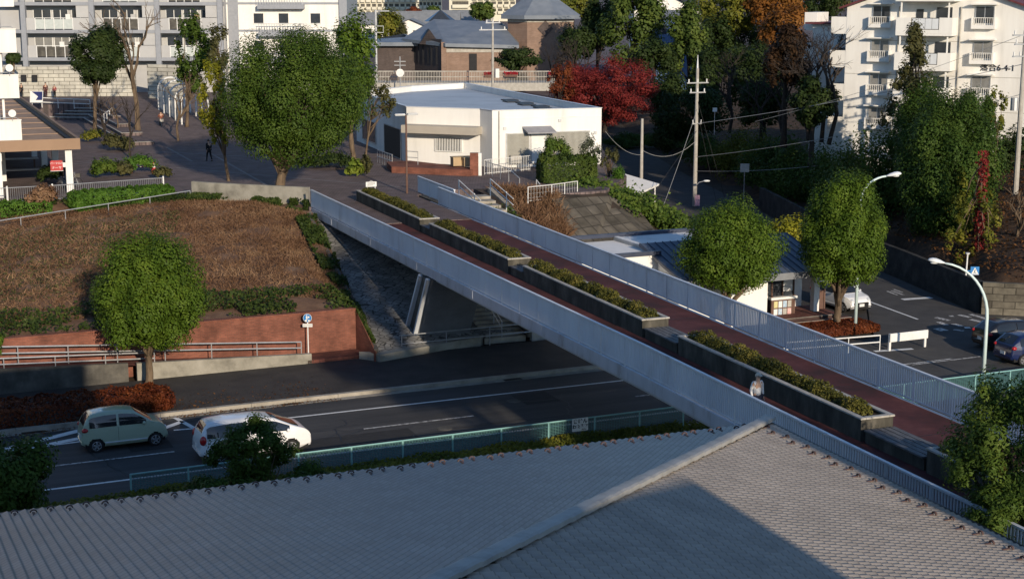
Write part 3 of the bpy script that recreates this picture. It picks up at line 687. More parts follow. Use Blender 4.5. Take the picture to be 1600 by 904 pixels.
# ================================================================ TILED ROOF HOUSE IN FRONT
EZ = 6.2; SL = 0.2
CX_, CY_ = 7.21, 41.70                                                            # eave corner
th = thing('tiled_house', 'foreground house seen from above, wavy grey tiled hip roof with snow guards', 'house', (CX_, CY_, 0), math.atan2(0.371, 0.9286))
TW, TL = 0.20, 0.27                                                               # tile width and exposed length
def tile_face(name, length, rows, flip):
    """local: u along the eave from the corner, v up the slope; triangle kept on its side of the hip"""
    per = 6; nw = int(length / TW)
    prof = [(j / per, 0.022 * math.sin(2 * math.pi * j / per) + 0.006 * math.sin(4 * math.pi * j / per)) for j in range(per)]
    V, F = [], []
    idx = {}
    for r in range(rows):
        v0 = r * TL
        w0 = int(v0 / TW) + (0 if True else 0)
        ush = 0.0
        ulist = [(ush + (w + f) * TW, h) for w in range(w0 - 1, nw) for f, h in prof]
        for k, (vv, lift) in enumerate(((v0 - 0.012, 0.03), (v0 + TL + 0.02, 0.002))):
            for (u, h) in ulist: V.append((u, vv, h + lift))
        n = len(ulist); o = len(V) - 2 * n
        for j in range(n - 1):
            if ulist[j][0] < v0 - 0.05: continue
            F.append((o + j, o + j + 1, o + n + j + 1, o + n + j))
        o2 = len(V)                                                               # the thick front edge of the course
        for (u, h) in ulist: V.append((u, v0 - 0.012, h - 0.005))
        for j in range(n - 1):
            if ulist[j][0] < v0 - 0.05: continue
            F.append((o2 + j, o2 + j + 1, o + j + 1, o + j))
    c = math.cos(math.atan(SL)); s_ = math.sin(math.atan(SL))
    out = []
    for (u, v, h) in V:
        d = v                                                                     # horizontal run measured on the slope
        x_, y_ = (-u, -d * c) if not flip else (-d * c, -u)
        out.append((x_, y_, EZ + d * s_ + h))
    mm = MB(); mm.v = out; mm.f = [list(f) if not flip else list(f[::-1]) for f in F]; mm.m = [0] * len(F)
    return mm
mm = tile_face('roof_slope', 27.0, 95, False); o1 = mm.build('roof_slope', M_tileshade, th); o1['label'] = 'shaded roof slope towards the road'
mm = tile_face('roof_slope', 27.0, 95, True); o2 = mm.build('roof_slope', M_tilesun, th); o2['label'] = 'roof slope towards the footbridge, partly sunlit'
for o in (o1, o2):
    o.data.polygons.foreach_set('use_smooth', [True] * len(o.data.polygons)); 
m = MB()
hip0, hip1 = (0.12, 0.12, EZ + 0.08), (-26, -26, EZ + 26 * SL + 0.1)
dx = Vector((-1, -1, SL)).normalized()
q = Vector((1, -1, 0)).normalized()
k = 46
for i in range(k):
    a = Vector(hip0).lerp(Vector(hip1), i / k); b = Vector(hip0).lerp(Vector(hip1), (i + 1.02) / k)
    pr_ = [(-0.175, -0.04), (-0.17, 0.05), (-0.11, 0.075), (0, 0.08), (0.11, 0.075), (0.17, 0.05), (0.175, -0.04)]
    va = [a + q * x + Vector((0, 0, z + 0.022)) for x, z in pr_]; vb = [b + q * x + Vector((0, 0, z)) for x, z in pr_]
    n = len(pr_); m.add(va + vb, [(j, j + 1, n + j + 1, n + j) for j in range(n - 1)] + [tuple(range(n))])
m.build('hip_cap', M_hip, th)
m = MB(); m.box(-27, 0.16, 0.06, 0.2, EZ - 0.16, EZ - 0.03); m.box(0.06, 0.2, -27, 0.055, EZ - 0.16, EZ - 0.03); m.build('gutter', M_black, th)
m = MB(); m.box(-26.4, -0.7, -26.4, -0.7, -0.1, EZ - 0.06)
m.build('wall', M_concd, th)
def guard_mesh():
    m = MB(); n = 9
    arc = lambda r, y: [(r * math.cos(math.pi * j / (n - 1)), y, max(0.0, 0.85 * r * math.sin(math.pi * j / (n - 1)))) for j in range(n)]
    A0, A1, B0, B1 = arc(0.085, 0), arc(0.055, 0), arc(0.085, 0.045), arc(0.055, 0.045)
    vs = A0 + A1 + B0 + B1; fs = []
    for j in range(n - 1):
        fs += [(j, j + 1, n + j + 1, n + j), (2 * n + j, 3 * n + j, 3 * n + j + 1, 2 * n + j + 1), (j, 2 * n + j, 2 * n + j + 1, j + 1), (n + j, n + j + 1, 3 * n + j + 1, 3 * n + j)]
    m.add(vs, fs); m.box(-0.03, 0.03, -0.22, -0.001, 0.0, 0.018); return m
g0 = None
cs, sn = math.cos(math.atan(SL)), math.sin(math.atan(SL))
for flip in (False, True):
    for i in range(56):
        row = 2 if i % 2 == 0 else 3
        u = 0.30 + ((i // 2) * 1.0 - (i % 2) * 0.3 + 0.6 if flip else (i // 2) * 4 * TW + (i % 2) * 2.0 * TW); v = row * TL + 0.05
        if u < v + 0.3 or u > 22: continue
        x_, y_ = (-u, -v * cs) if not flip else (-v * cs, -u)
        if g0 is None: g = g0 = guard_mesh().build('snow_guard', M_guard, th)
        else: g = g0.copy(); COL.objects.link(g); g.parent = th
        g.location = (x_, y_, EZ + v * sn + 0.055); g.rotation_euler = (0, 0, 0 if not flip else -math.pi / 2)
# ================================================================ WALLS, RAMP, RAILS ALONG THE PAVEMENT
m = MB(); m.add([(-40, 71.2, 2.4), (4.7, 71.2, 1.3), (20.4, 71.2, 0.3), (20.4, 72.4, 0.3), (4.7, 72.4, 1.3), (-40, 72.4, 2.4)], [(0, 1, 4, 5), (1, 2, 3, 4)])
struct(m.build('ramp', M_brickf, rz=RROT))
m = MB(); m.prism([(20.4, 70.96), (24.3, 70.96), (24.3, 71.6), (23.3, 72.4), (20.4, 72.4)], 0.0, 0.3); struct(m.build('brick_floor', M_brickf, rz=RROT))
m = MB(); m.prism_xz([(12.15, 0), (20.6, 0), (20.6, 0.62), (12.15, 0.98)], 70.96, 71.2)
tag(m.build('retaining_wall', M_conc, rz=RROT), 'low sunlit concrete wall edging the ramp beside the blue round sign', 'wall', 'ramp walls')
m = MB(); m.prism_xz([(-40, 0), (11.75, 0), (11.75, 1.02), (4, 1.42), (-40, 2.6)], 70.97, 71.2)
tag(m.build('retaining_wall', M_concd, rz=RROT), 'taller dark concrete wall behind the red hedge left of the round tree', 'wall', 'ramp walls')
m = MB(); m.box(-40, 23.35, 72.4, 72.65, 0, 2.33); m.box(-40, 23.37, 72.36, 72.69, 2.333, 2.41)
bw = m.build('brick_wall', M_brick, rz=RROT); tag(bw, 'long red brick wall below the dry bank', 'wall')
m = MB(); m.prism([RW(23.353, 72.4)[:2], RW(23.4, 72.62)[:2], BW(-2.6, 48.2)[:2], BW(-2.72, 48.0)[:2]], 0.0, [2.33, 2.33, 0.62, 0.62])
tag(m.build('brick_wing_wall', M_brick), 'short brick wall sloping down beside the stone slope', 'wall')
def pipe_rail(name, label, pts, heights, posts_every=2.0, r=0.035, material=None, down=0.9):
    t = thing(name, label, 'handrail', pts[0], 0)
    o = Vector(pts[0]); material = material or M_steel
    P = [Vector(p) - o for p in pts]
    for h in heights:
        m = MB(); m.tube([p + Vector((0, 0, h)) for p in P], r, 6); m.build('rail', material, t)
    m = MB()
    for i in range(len(P) - 1):
        L = (P[i + 1] - P[i]).length; k = max(1, int(L / posts_every))
        for j in range(k + (1 if i == len(P) - 2 else 0)):
            q = P[i].lerp(P[i + 1], j / k); m.tube([q + Vector((0, 0, -0.02 - max(0, down - 0.9))), q + Vector((0, 0, max(heights)))], r * 0.8, 5)
    m.build('posts', material, t)['kind'] = 'stuff'; return t
pipe_rail('ramp_handrail', 'double pipe handrail in front of the brick wall, ending beside the round blue sign', [RW(-12, 71.35, 1.9), RW(4.7, 71.35, 1.55), RW(20.2, 71.35, 0.35)], (0.82, 0.52))
pipe_rail('ramp_handrail', 'lower double pipe handrail on the dark ramp wall, ending right of the round tree trunk', [RW(-12, 71.08, 1.82), RW(4.0, 71.08, 1.4), RW(13.0, 71.08, 0.9)], (0.5, 0.22))
pipe_rail('guard_rail', 'two-bar pipe rail on posts at the foot of the stone slope under the footbridge', [RW(25.3, 71.0, 0.15), RW(32.5, 71.0, 0.15)], (0.95, 0.5), 2.3, 0.03)
# concrete parapet left of the bridge head + long pipe on the bank crest
m = MB(); m.prism([(-21.1, 100.5), (-19.8, 99.75), (-13.0, 97.35), (-12.92, 97.6), (-19.7, 100.05), (-21.0, 100.75)], 3.6, 5.72)
tag(m.build('parapet_wall', M_conc), 'weathered concrete parapet wall left of the footbridge head', 'wall')
pl, pr2 = at_depth(-40, 351, 91.0), at_depth(297, 298, 99.6)
pipe_rail('bank_handrail', 'long thin pipe handrail along the crest of the dry bank', [(pl.x, pl.y, pl.z - 0.9), (pr2.x, pr2.y, pr2.z - 0.9)], (0.9,), 2.6, 0.035, M_steel, 1.5)

# stairs under and behind the footbridge
st = thing('stairway', 'worn concrete stairway climbing from the pavement under the footbridge', 'stairs', BW(3.8, 50.2, 0.0), GRID)
m = MB()
for k in range(14): m.box(0, 2.3, 0.36 * k, 0.36 * k + 0.36 + (0.02 if k < 13 else 3.5), 0, 0.15 + 0.155 * (k + 1))
for k in range(14): m.box(6.0, 8.3, 8.5 + 1.0 * k, 8.5 + 1.0 * k + 1.05, 0.3, 2.3 + 0.17 * (k + 1))
m.box(0, 8.3, 5.05, 8.49, 0.2, 2.3)
m.build('steps', M_kerb, st)
m = MB()
for k in range(14): m.box(0.02, 2.28, 0.36 * k - 0.012, 0.36 * k + 0.05, 0.302 + 0.155 * k + 0.003, 0.308 + 0.155 * k + 0.006)
m.build('nosing', M_kerb, st)
m = MB(); q = [(1.0, 0.1, 0.3), (1.0, 5.0, 2.3)]
for h in (0.85, 0.5): m.tube([(1.0, 0.0, 0.25 + h), (1.0, 5.0, 2.35 + h)], 0.03)
for k in range(5): m.tube([(1.0, 0.1 + 1.2 * k, 0.2 + 0.5 * k), (1.0, 0.1 + 1.2 * k, 1.15 + 0.5 * k)], 0.028)
m.build('handrail', M_steel, st)
m = MB(); m.beam((2.42, -0.4, 0.55), (2.42, 5.3, 2.7), 0.22, 0.6); m.build('side_wall', M_concd, st)
m = MB()
for k in range(4): m.tube([(6.2 + 2.2 * (k % 2), 18.8 + (k // 2) * 3.0, 4.0 + .3 * (k // 2)), (6.2 + 2.2 * (k % 2), 18.8 + (k // 2) * 3.0, 5.3 + .5 * (k // 2))], 0.035)
for xx in (6.2, 8.4):
    for h in (0, -0.4): m.tube([(xx, 17.6, 5.0 + h), (xx, 21.8, 5.8 + h)], 0.03)
m.build('upper_handrail', M_wht, st)
m = MB(); m.box(6.4, 10.4, 50.0, 50.4, 0, 0.95); tag(m.build('planting_wall', M_cap, loc=(BO[0], BO[1], 0), rz=GRID), 'pale concrete wall of the planting bed right of the stairway', 'wall')
m = MB(); a, b2 = BW(12.75, 73.6, 4.85), BW(13.3, 56.5, 0.9)
m.beam(a, b2, 0.3, 0.3); m.beam(BW(15.0, 72.8, 4.75), BW(14.6, 63, 0.75), 0.25, 0.25)
tag(m.build('bank_gutter', M_kerb), 'pair of narrow concrete gutters running down the planted step bank', 'gutter')

# green mesh fence along the road, with the children's warning sign
def mesh_fence(name, label, u0, u1, n, z0, h, seg, endpost=True, base=None):
    t = thing(name, label, 'fence', RW(u0, n, z0), RROT); L = u1 - u0
    k = int(round(L / seg))
    m = MB(); m.tube([(0, 0, h), (L, 0, h)], 0.03, 6); m.build('top_rail', M_gfence, t)
    for i in range(k + 1):
        m = MB(); x = L * i / k; m.tube([(x, 0, -0.1), (x, 0, h + 0.02)], 0.038, 6); m.build('post', M_gfence, t)
    m = MB()
    z = 0.06
    while z < h - 0.03: m.box(0, L, -0.006, 0.006, z - 0.011, z + 0.011); z += 0.062
    for i in range(int(L / 0.115)): m.box(i * 0.115 - 0.009, i * 0.115 + 0.009, 0.0065, 0.0155, 0.02, h - 0.03)
    m.build('mesh_panel', M_gdark, t)
    return t
fa = mesh_fence('mesh_fence', 'long turquoise wire mesh fence between the road and the tiled house', 8.75, 31.4, 53.5, 0.14, 1.05, 2.05)
fb2 = mesh_fence('mesh_fence', 'turquoise wire mesh fence beyond the footbridge beside the junction', 40.5, 52.5, 53.3, 0.0, 1.0, 2.0)
p = at_level(924, 674, 0.95); u_, n_ = A_.x * p.x + A_.y * p.y, 53.44
t = thing('warning_sign', 'white board with きけん わたるな in black on the green fence', 'sign', RW(u_, 53.42, 0.72), RROT)
m = MB(); m.box(-0.36, 0.36, -0.018, 0.018, -0.02, 0.52); m.build('board', M_wht, t, bevel=0.015)
text_mesh('lettering', 'きけん', 0.2, M_ink, t, (0.0, -0.022, 0.39), (R(90), 0, 0), 0.002, spacing=1.15, bold=0.009)
text_mesh('lettering', 'わたるな', 0.175, M_ink, t, (0.0, -0.022, 0.18), (R(90), 0, 0), 0.002, bold=0.008)
text_mesh('small_lettering', '多摩市', 0.075, M_ink, t, (0.17, -0.022, 0.04), (R(90), 0, 0), 0.002, bold=0.002)
# ================================================================ BUILDINGS
# --- white single-storey hall in the middle
ZT = 9.1
P = [at_level(*q, ZT) for q in ((635, 166), (750, 169.5), (769, 172), (940, 168), (727, 129), (640, 134), (556, 143))]
hall = thing('white_hall', 'white flat-roofed single-storey hall at the head of the footbridge', 'building', (P[2].x, P[2].y, UP), 0)
ho = Vector((P[2].x, P[2].y, UP)); pl2 = [(p.x - ho.x, p.y - ho.y) for p in P]
m = MB(); m.prism(pl2, -0.4, ZT - UP - 0.55); 
k = len(pl2)
for i in range(k):                                                                # parapet walls round the roof
    a, b2 = Vector(pl2[i]), Vector(pl2[(i + 1) % k]); d = (b2 - a).normalized(); nn = Vector((-d.y, d.x))
    m.prism([a, b2, b2 + nn * 0.22, a + nn * 0.22], ZT - UP - 0.549, ZT - UP - 0.06)
m.build('wall', M_white, hall)
m = MB()
cen = Vector((sum(q[0] for q in pl2) / k, sum(q[1] for q in pl2) / k))
for i in range(k):
    a, b2 = Vector(pl2[i]), Vector(pl2[(i + 1) % k]); d = (b2 - a).normalized(); nn = Vector((-d.y, d.x))
    m.prism([a - nn * 0.04 - d * 0.04, b2 - nn * 0.04 + d * 0.04, b2 + nn * 0.26 + d * 0.02, a + nn * 0.26 - d * 0.02], ZT - UP - 0.056, ZT - UP)
m.build('coping', mat('pale_metal_coping', [(0.5, 0.52, 0.55), (0.6, 0.62, 0.65)], rough=0.4), hall)
m = MB(); ins = [(q[0] + (cen.x - q[0]) * 0.012, q[1] + (cen.y - q[1]) * 0.012) for q in pl2]
m.add([(q[0], q[1], ZT - UP - 0.54) for q in ins], [tuple(range(k))]); m.build('roof', mat('pale_blue_roof', [(0.3, 0.34, 0.38), (0.4, 0.44, 0.48), (0.44, 0.48, 0.52)], rough=0.55, scale=0.25, detail=8), hall)
def on_wall(i, j, px0, px1, z0, z1, out, mats, name, parent=hall, depth=0.05, bars=0, frame=None, barmat=None):
    """a panel on wall i-j of the hall, placed by horizontal fractions px0..px1"""
    a, b2 = Vector(pl2[i]), Vector(pl2[j]); d = (b2 - a); L = d.length; d.normalize(); nn = Vector((d.y, -d.x))
    p0, p1 = a + d * L * px0, a + d * L * px1
    m = MB(); m.prism([p0 + nn * out, p1 + nn * out, p1 + nn * (out + depth), p0 + nn * (out + depth)], z0, z1)
    o = m.build(name, mats, parent)
    if frame:
        f = MB(); f.prism([p0 + nn * out - d * 0.07, p0 + nn * out, p0 + nn * (out + depth + 0.04), p0 + nn * (out + depth + 0.04) - d * 0.07], z0 - 0.06, z1 + 0.06)
        f.prism([p1 + nn * out, p1 + nn * out + d * 0.07, p1 + nn * (out + depth + 0.04) + d * 0.07, p1 + nn * (out + depth + 0.04)], z0 - 0.06, z1 + 0.06)
        f.prism([p0 + nn * out, p1 + nn * out, p1 + nn * (out + depth + 0.04), p0 + nn * (out + depth + 0.04)], z1 + 0.003, z1 + 0.07)
        f.prism([p0 + nn * out, p1 + nn * out, p1 + nn * (out + depth + 0.06), p0 + nn * (out + depth + 0.06)], z0 - 0.07, z0 - 0.003)
        f.build('frame', frame, o)
    if bars:
        g = MB()
        for q in range(bars):
            c = p0 + (p1 - p0) * (q + 0.5) / bars + nn * (out + depth + 0.03)
            g.box(c.x - 0.025, c.x + 0.025, c.y - 0.02, c.y + 0.02, z0 - 0.02, z1 + 0.02)
        g.build('bars', barmat or M_wht, o)
    return o
M_beige = mat('beige_fascia', [(0.36, 0.33, 0.28), (0.42, 0.385, 0.33)], rough=0.6, scale=0.6)
on_wall(0, 1, 0.02, 1.03, 2.45, 3.05, 0.0, M_beige, 'canopy', depth=1.3)
on_wall(0, 1, 0.40, 0.75, 1.05, 2.05, 0.005, M_glass, 'window', bars=16, frame=M_wht)
on_wall(6, 0, 0.60, 0.90, 0.1, 2.4, 0.005, M_dark, 'entrance', frame=M_steel)
on_wall(6, 0, 0.15, 0.42, 0.5, 2.2, 0.005, M_glass, 'window', frame=M_steel)
M_slat = mat('slatted_screen', [(0.42, 0.41, 0.36), (0.5, 0.49, 0.43)], rough=0.6)
on_wall(2, 3, 0.13, 0.33, 0.35, 2.55, 0.005, M_concd, 'screen_window', bars=20, frame=M_steel, barmat=M_slat)
on_wall(2, 3, 0.355, 0.475, 0.3, 2.5, 0.005, M_wht, 'door', frame=M_steel)
on_wall(2, 3, 0.49, 0.88, 0.35, 2.6, 0.005, M_concd, 'screen_window', bars=36, frame=M_steel, barmat=M_slat)
on_wall(2, 3, 0.0, 1.0, ZT - UP - 0.7, ZT - UP - 0.64, 0.002, M_white2, 'band', depth=0.02)
a, b2 = Vector(pl2[2]), Vector(pl2[3]); d = (b2 - a).normalized(); nn = Vector((d.y, -d.x)); L = (b2 - a).length
m = MB(); p0, p1 = a + d * L * 0.27, a + d * L * 0.53
m.add([(*p0, 3.1), (*p1, 3.1), (*(p1 + nn * 0.9 + d * 0.2), 2.7), (*(p0 + nn * 0.9 + d * 0.2), 2.7), (*p0, 3.0), (*p1, 3.0), (*(p1 + nn * 0.9 + d * 0.2), 2.6), (*(p0 + nn * 0.9 + d * 0.2), 2.6)],
      [(0, 3, 2, 1), (4, 5, 6, 7), (0, 1, 5, 4), (1, 2, 6, 5), (2, 3, 7, 6), (3, 0, 4, 7)])
m.build('awning', mat('grey_awning', [(0.2, 0.2, 0.22), (0.26, 0.26, 0.28)], rough=0.5), hall)
m = MB(); a, b2 = Vector(pl2[3]), Vector(pl2[4]); d = (b2 - a).normalized(); nn = Vector((-d.y, d.x)); L = (b2 - a).length
for i in range(7):                                                                # dark panels lying along the back right edge of the roof
    q = a + d * L * (0.14 + 0.055 * i) + nn * (1.0 + 0.5 * (i % 2)); m = MB(); m.prism([q, q + d * 1.3, q + d * 1.3 + nn * 1.2, q + nn * 1.2], ZT - UP - 0.535, ZT - UP - 0.45); m.build('roof_panel', M_black, hall)
a, b2 = Vector(pl2[2]), Vector(pl2[3]); d = (b2 - a).normalized(); nn = Vector((d.y, -d.x)); L = (b2 - a).length
m = MB(); q = a + d * L * 0.06 + nn * 0.06; m.tube([(q.x, q.y, 0), (q.x, q.y, ZT - UP - 0.1)], 0.05); m.build('downpipe', M_cap, hall)
for f, z in ((0.1, 2.9), (0.93, 2.4), (0.6, 3.4)):
    q = a + d * L * f; m = MB(); m.prism([q + nn * 0.003, q + d * 0.22 + nn * 0.003, q + d * 0.22 + nn * 0.09, q + nn * 0.09], z, z + 0.2); m.build('wall_vent', M_steel, hall)
q = a + d * L * 0.15 + nn * 0.25; m = MB(); m.prism([q, q + d * 0.85, q + d * 0.85 + nn * 0.32, q + nn * 0.32], 0.35, 0.95); m.build('air_conditioner', M_cap, hall)
# brick terrace in front of the hall
tr = [at_level(612, 270, UP), at_level(735, 275.5, UP), at_level(747, 262, UP + 0.5), at_level(640, 250, UP + 0.5), at_level(604, 252, UP + 0.5)]
m = MB(); m.prism([(p.x, p.y) for p in tr], UP - 0.1, UP + 0.46); tt = tag(m.build('brick_terrace', M_brick), 'low red brick terrace along the front of the white hall', 'terrace')
m = MB(); p = at_level(742, 274, UP); m.box(p.x - 0.35, p.x + 0.25, p.y - 0.2, p.y + 0.3, UP, UP + 1.65); tag(m.build('brick_pier', M_brick), 'dark red brick gate pier at the right end of the terrace', 'pier')
m = MB(); m.box(p.x + 0.27, p.x + 0.5, p.y - 0.15, p.y + 0.15, UP, UP + 1.65); tag(m.build('white_pier', M_wht), 'slim white post beside the brick gate pier', 'post')
for (px, py, w, lab) in ((723, 258, 1.7, 'larger'), (735, 259, 1.2, 'smaller')):
    p = at_level(px, py, UP + 0.55); m = MB(); m.box(-w / 2, w / 2, -0.35, 0.35, 0, 0.6); m.box(-w / 2 - 0.04, w / 2 + 0.04, -0.39, 0.39, 0.603, 0.66)
    tag(m.build('wooden_counter', mat('pale_wood', [(0.36, 0.26, 0.15), (0.46, 0.34, 0.2)], rough=0.7, scale=2), loc=p, rz=GRID), lab + ' pale wooden chest on the brick terrace', 'chest', 'wooden chests on the terrace')
pipe_rail('entrance_handrail', 'steel hoop handrails beside the hall entrance ramp', [at_level(590, 254, UP), at_level(613, 262, UP)], (1.0, 0.5), 0.55, 0.03)
pipe_rail('terrace_handrail', 'steel handrail on the left part of the brick terrace', [at_level(636, 256, UP + 0.55), at_level(653, 257, UP + 0.55)], (0.95, 0.5), 0.9, 0.03)
pipe_rail('white_fence', 'white bar fence in front of the slatted screens of the hall', [at_level(757, 273, UP), at_level(828, 266, UP)], (1.1, 0.1), 0.16, 0.022, M_wht)
pipe_rail('stair_handrail', 'dull steel handrail leading down from the white fence to the steps', [at_level(757, 272, UP), at_level(795, 284, UP), at_level(812, 300, UP - 0.5)], (0.95,), 1.5, 0.03)
# carport roof right of the hall
c0 = [at_level(944, 262, 3.9), at_level(1030, 287, 3.0), at_level(1000, 301, 2.75), at_level(925, 287, 3.5)]
t = thing('carport', 'low white sloping carport roof right of the white hall', 'carport', (c0[0].x, c0[0].y, 0), 0)
m = MB(); o = Vector((c0[0].x, c0[0].y, 0))
m.add([p - o for p in c0] + [p - o - Vector((0, 0, 0.14)) for p in c0], [(0, 1, 2, 3), (7, 6, 5, 4), (0, 4, 5, 1), (1, 5, 6, 2), (2, 6, 7, 3), (3, 7, 4, 0)])
m.build('roof', M_white, t)
for p in c0: q = p - o; q = q + ((c0[0] + c0[1] + c0[2] + c0[3]) / 4 - p) * 0.12; m = MB(); m.tube([(q.x, q.y, 0), (q.x, q.y, q.z - 0.05)], 0.06); m.build('post', M_wht, t)

# --- shop with blue-grey roof beside the junction
shop = thing('shop', 'small white shop with blue-grey metal roof beside the junction', 'shop', (16.8, 84.1, 0), RROT)
m = MB(); m.box(-8.6, -3.0, 0.0, 7.6, -0.1, 3.05); m.box(-3.0, 0.35, 1.6, 7.6, -0.1, 3.05); m.box(0.05, 0.4, -0.05, 0.3, 0.45, 2.95)
m.prism_xz([(-8.6, 3.05), (-8.35, 3.05), (-8.35, 3.06), (-8.6, 3.06)], 0, 7.6)
m.add([(-8.6, -0.02, 3.02), (-8.6, 7.6, 3.02), (-8.6, 7.6, 4.15), (-8.6, 3.7, 4.15), (-8.35, -0.02, 3.02), (-8.35, 7.6, 3.02), (-8.35, 7.6, 4.15), (-8.35, 3.7, 4.15)],
      [(0, 1, 2, 3), (7, 6, 5, 4), (0, 3, 7, 4), (3, 2, 6, 7)])
m.box(-13.2, -8.6, 2.4, 7.6, -0.1, 3.9); m.box(-8.6, 0.3, 3.9, 7.6, 3.06, 4.1)
m.build('wall', M_white, shop)
M_blueroof = mat('blue_seam_roof', [(0.05, 0.065, 0.095), (0.08, 0.1, 0.135)], rough=0.4, scale=1.0)
m = MB()
m.add([(-8.95, -1.0, 2.95), (0.75, -1.0, 2.95), (0.75, 3.9, 4.3), (-8.95, 3.9, 4.3), (-8.95, -1.0, 2.8), (0.75, -1.0, 2.8), (0.75, 3.9, 4.15), (-8.95, 3.9, 4.15)],
      [(0, 1, 2, 3), (7, 6, 5, 4), (0, 4, 5, 1), (1, 5, 6, 2), (2, 6, 7, 3), (3, 7, 4, 0)])
for i in range(21): x = -8.9 + i * 0.48; m.beam((x, -1.0, 2.965), (x, 3.9, 4.315), 0.035, 0.05)
rf = m.build('roof', M_blueroof, shop)
m = MB(); m.box(-9.0, 0.8, -1.08, -1.005, 2.62, 3.0); m.build('fascia', mat('grey_fascia', [(0.16, 0.17, 0.19), (0.2, 0.21, 0.23)], rough=0.5), shop)
m = MB(); m.box(-13.35, -8.45, 2.25, 2.45, 3.9, 4.12); m.box(-13.35, -13.15, 2.451, 7.7, 3.9, 4.12); m.box(-13.15, 0.4, 7.5, 7.75, 4.101, 4.3)
m.build('parapet_cap', mat('navy_cap', [(0.03, 0.04, 0.07), (0.05, 0.06, 0.09)], rough=0.5), shop)
m = MB(); m.box(-2.9, -0.3, 1.54, 1.595, 0.5, 2.85); gl = m.build('window', M_glass, shop)
m = MB()
for x in (-2.95, -1.75, -1.05, -0.3): m.box(x, x + 0.08, 1.48, 1.535, 0.45, 2.9)
m.box(-2.95, -0.2, 1.48, 1.538, 2.4, 2.5); m.build('frame', M_brown, gl)
m = MB(); m.box(-1.0, -0.35, 1.5, 1.53, 1.4, 2.3); m.build('poster', M_wht, shop)
m = MB(); m.box(-2.5, -2.1, 1.3, 1.45, 0.5, 1.5); m.build('standing_sign', M_wht, shop)
m = MB(); m.box(-2.4, -1.4, 0.6, 1.2, 0.45, 1.15); m.build('display_counter', M_concd, shop)
m = MB(); m.box(-3.0, 1.1, -1.2, 1.59, 0, 0.45); m.box(-3.0, 1.5, -1.6, -1.2, 0, 0.3); m.box(-3.0, 1.9, -2.0, -1.6, 0, 0.15); m.build('steps', M_brickf, shop)
m = MB(); m.box(-3.0, 1.1, -1.22, -1.12, 0.452, 0.47); m.box(-3.0, 1.5, -1.62, -1.52, 0.302, 0.32); m.box(-3.0, 1.9, -2.02, -1.92, 0.152, 0.17); m.build('step_edge', M_kerb, shop)
m = MB(); m.box(0.45, 1.0, 0.4, 0.55, 0, 1.5); m.box(1.02, 1.12, 0.38, 0.57, 0, 1.6); tag(m.build('wooden_fence', M_brown, loc=(16.8, 84.1, 0), rz=RROT), 'dark wooden fence right of the shop entrance', 'fence')
p = at_level(1222, 503, 0)
t = thing('notice_board', 'roofed notice board with posters in front of the shop', 'notice board', p, RROT)
m = MB(); m.box(-0.78, -0.66, -0.06, 0.06, 0, 1.5); m.box(0.66, 0.78, -0.06, 0.06, 0, 1.5); m.box(-0.66, 0.66, -0.03, 0.03, 0.35, 1.3); m.build('frame', M_brown, t)
m = MB(); m.box(-0.85, 0.85, -0.16, 0.16, 1.32, 1.46); m.build('roof', M_wht, t)
pc = [M_wht, M_cap, mat('poster_yellow', [(0.5, 0.45, 0.2), (0.6, 0.55, 0.3)], scale=9), mat('poster_blue', [(0.2, 0.35, 0.5), (0.6, 0.65, 0.7)], scale=9), mat('poster_pink', [(0.5, 0.2, 0.2), (0.7, 0.6, 0.55)], scale=9)]
for i in range(8):
    m = MB(); x, z = -0.6 + 0.3 * (i % 4), 0.42 + 0.43 * (i // 4); m.box(x, x + 0.24, -0.045, -0.031, z, z + 0.36); m.build('poster', pc[(i * 3) % 5], t)

# --- apartment block on the right
FZ = 2.6
AB = at_depth(1316, 205, 122.0); ab = thing('apartment_block', 'white four-storey apartment block with the number 落合6-4-1 on its wall', 'building', (AB.x, AB.y, 6.4), R(-30))
# local x runs right along the sunlit wall, local y goes back
Wd, Dp, Hh = 14.6, 14.0, 10.4
m = MB(); m.prism_xz([(0, -3), (Wd, -3), (Wd, Hh - 0.35), (6.8, Hh + 2.3), (0, Hh - 0.1)], 0, Dp)
m.box(-5.5, -0.02, 8.0, Dp + 9, -3, Hh - 1.6)
m.build('wall', M_white2, ab)
m = MB(); m.box(12.8, 12.85, -0.004, -0.002, 0, 1)
M_redroof = mat('dark_red_roof', [(0.10, 0.025, 0.03), (0.15, 0.04, 0.042)], rough=0.6, scale=2)
m = MB()
m.beam((-0.5, -0.2, Hh - 0.16), (6.8, -0.2, Hh + 2.42), 0.5, 0.14); m.beam((6.8, -0.2, Hh + 2.42), (Wd + 0.5, -0.2, Hh - 0.4), 0.5, 0.14)
m.add([(6.8, -0.4, Hh + 2.5), (Wd + 0.6, -0.4, Hh - 0.36), (Wd + 0.6, Dp + 0.3, Hh - 0.36), (6.8, Dp + 0.3, Hh + 2.5)], [(0, 1, 2, 3)])
m.add([(-0.6, -0.4, Hh - 0.12), (6.8, -0.4, Hh + 2.51), (6.8, Dp, Hh + 2.51), (-0.6, Dp, Hh - 0.12)], [(0, 1, 2, 3)])
m.box(-6, -0.03, 7.4, Dp + 9.3, Hh - 1.59, Hh - 1.44)
m.build('roof', M_redroof, ab)
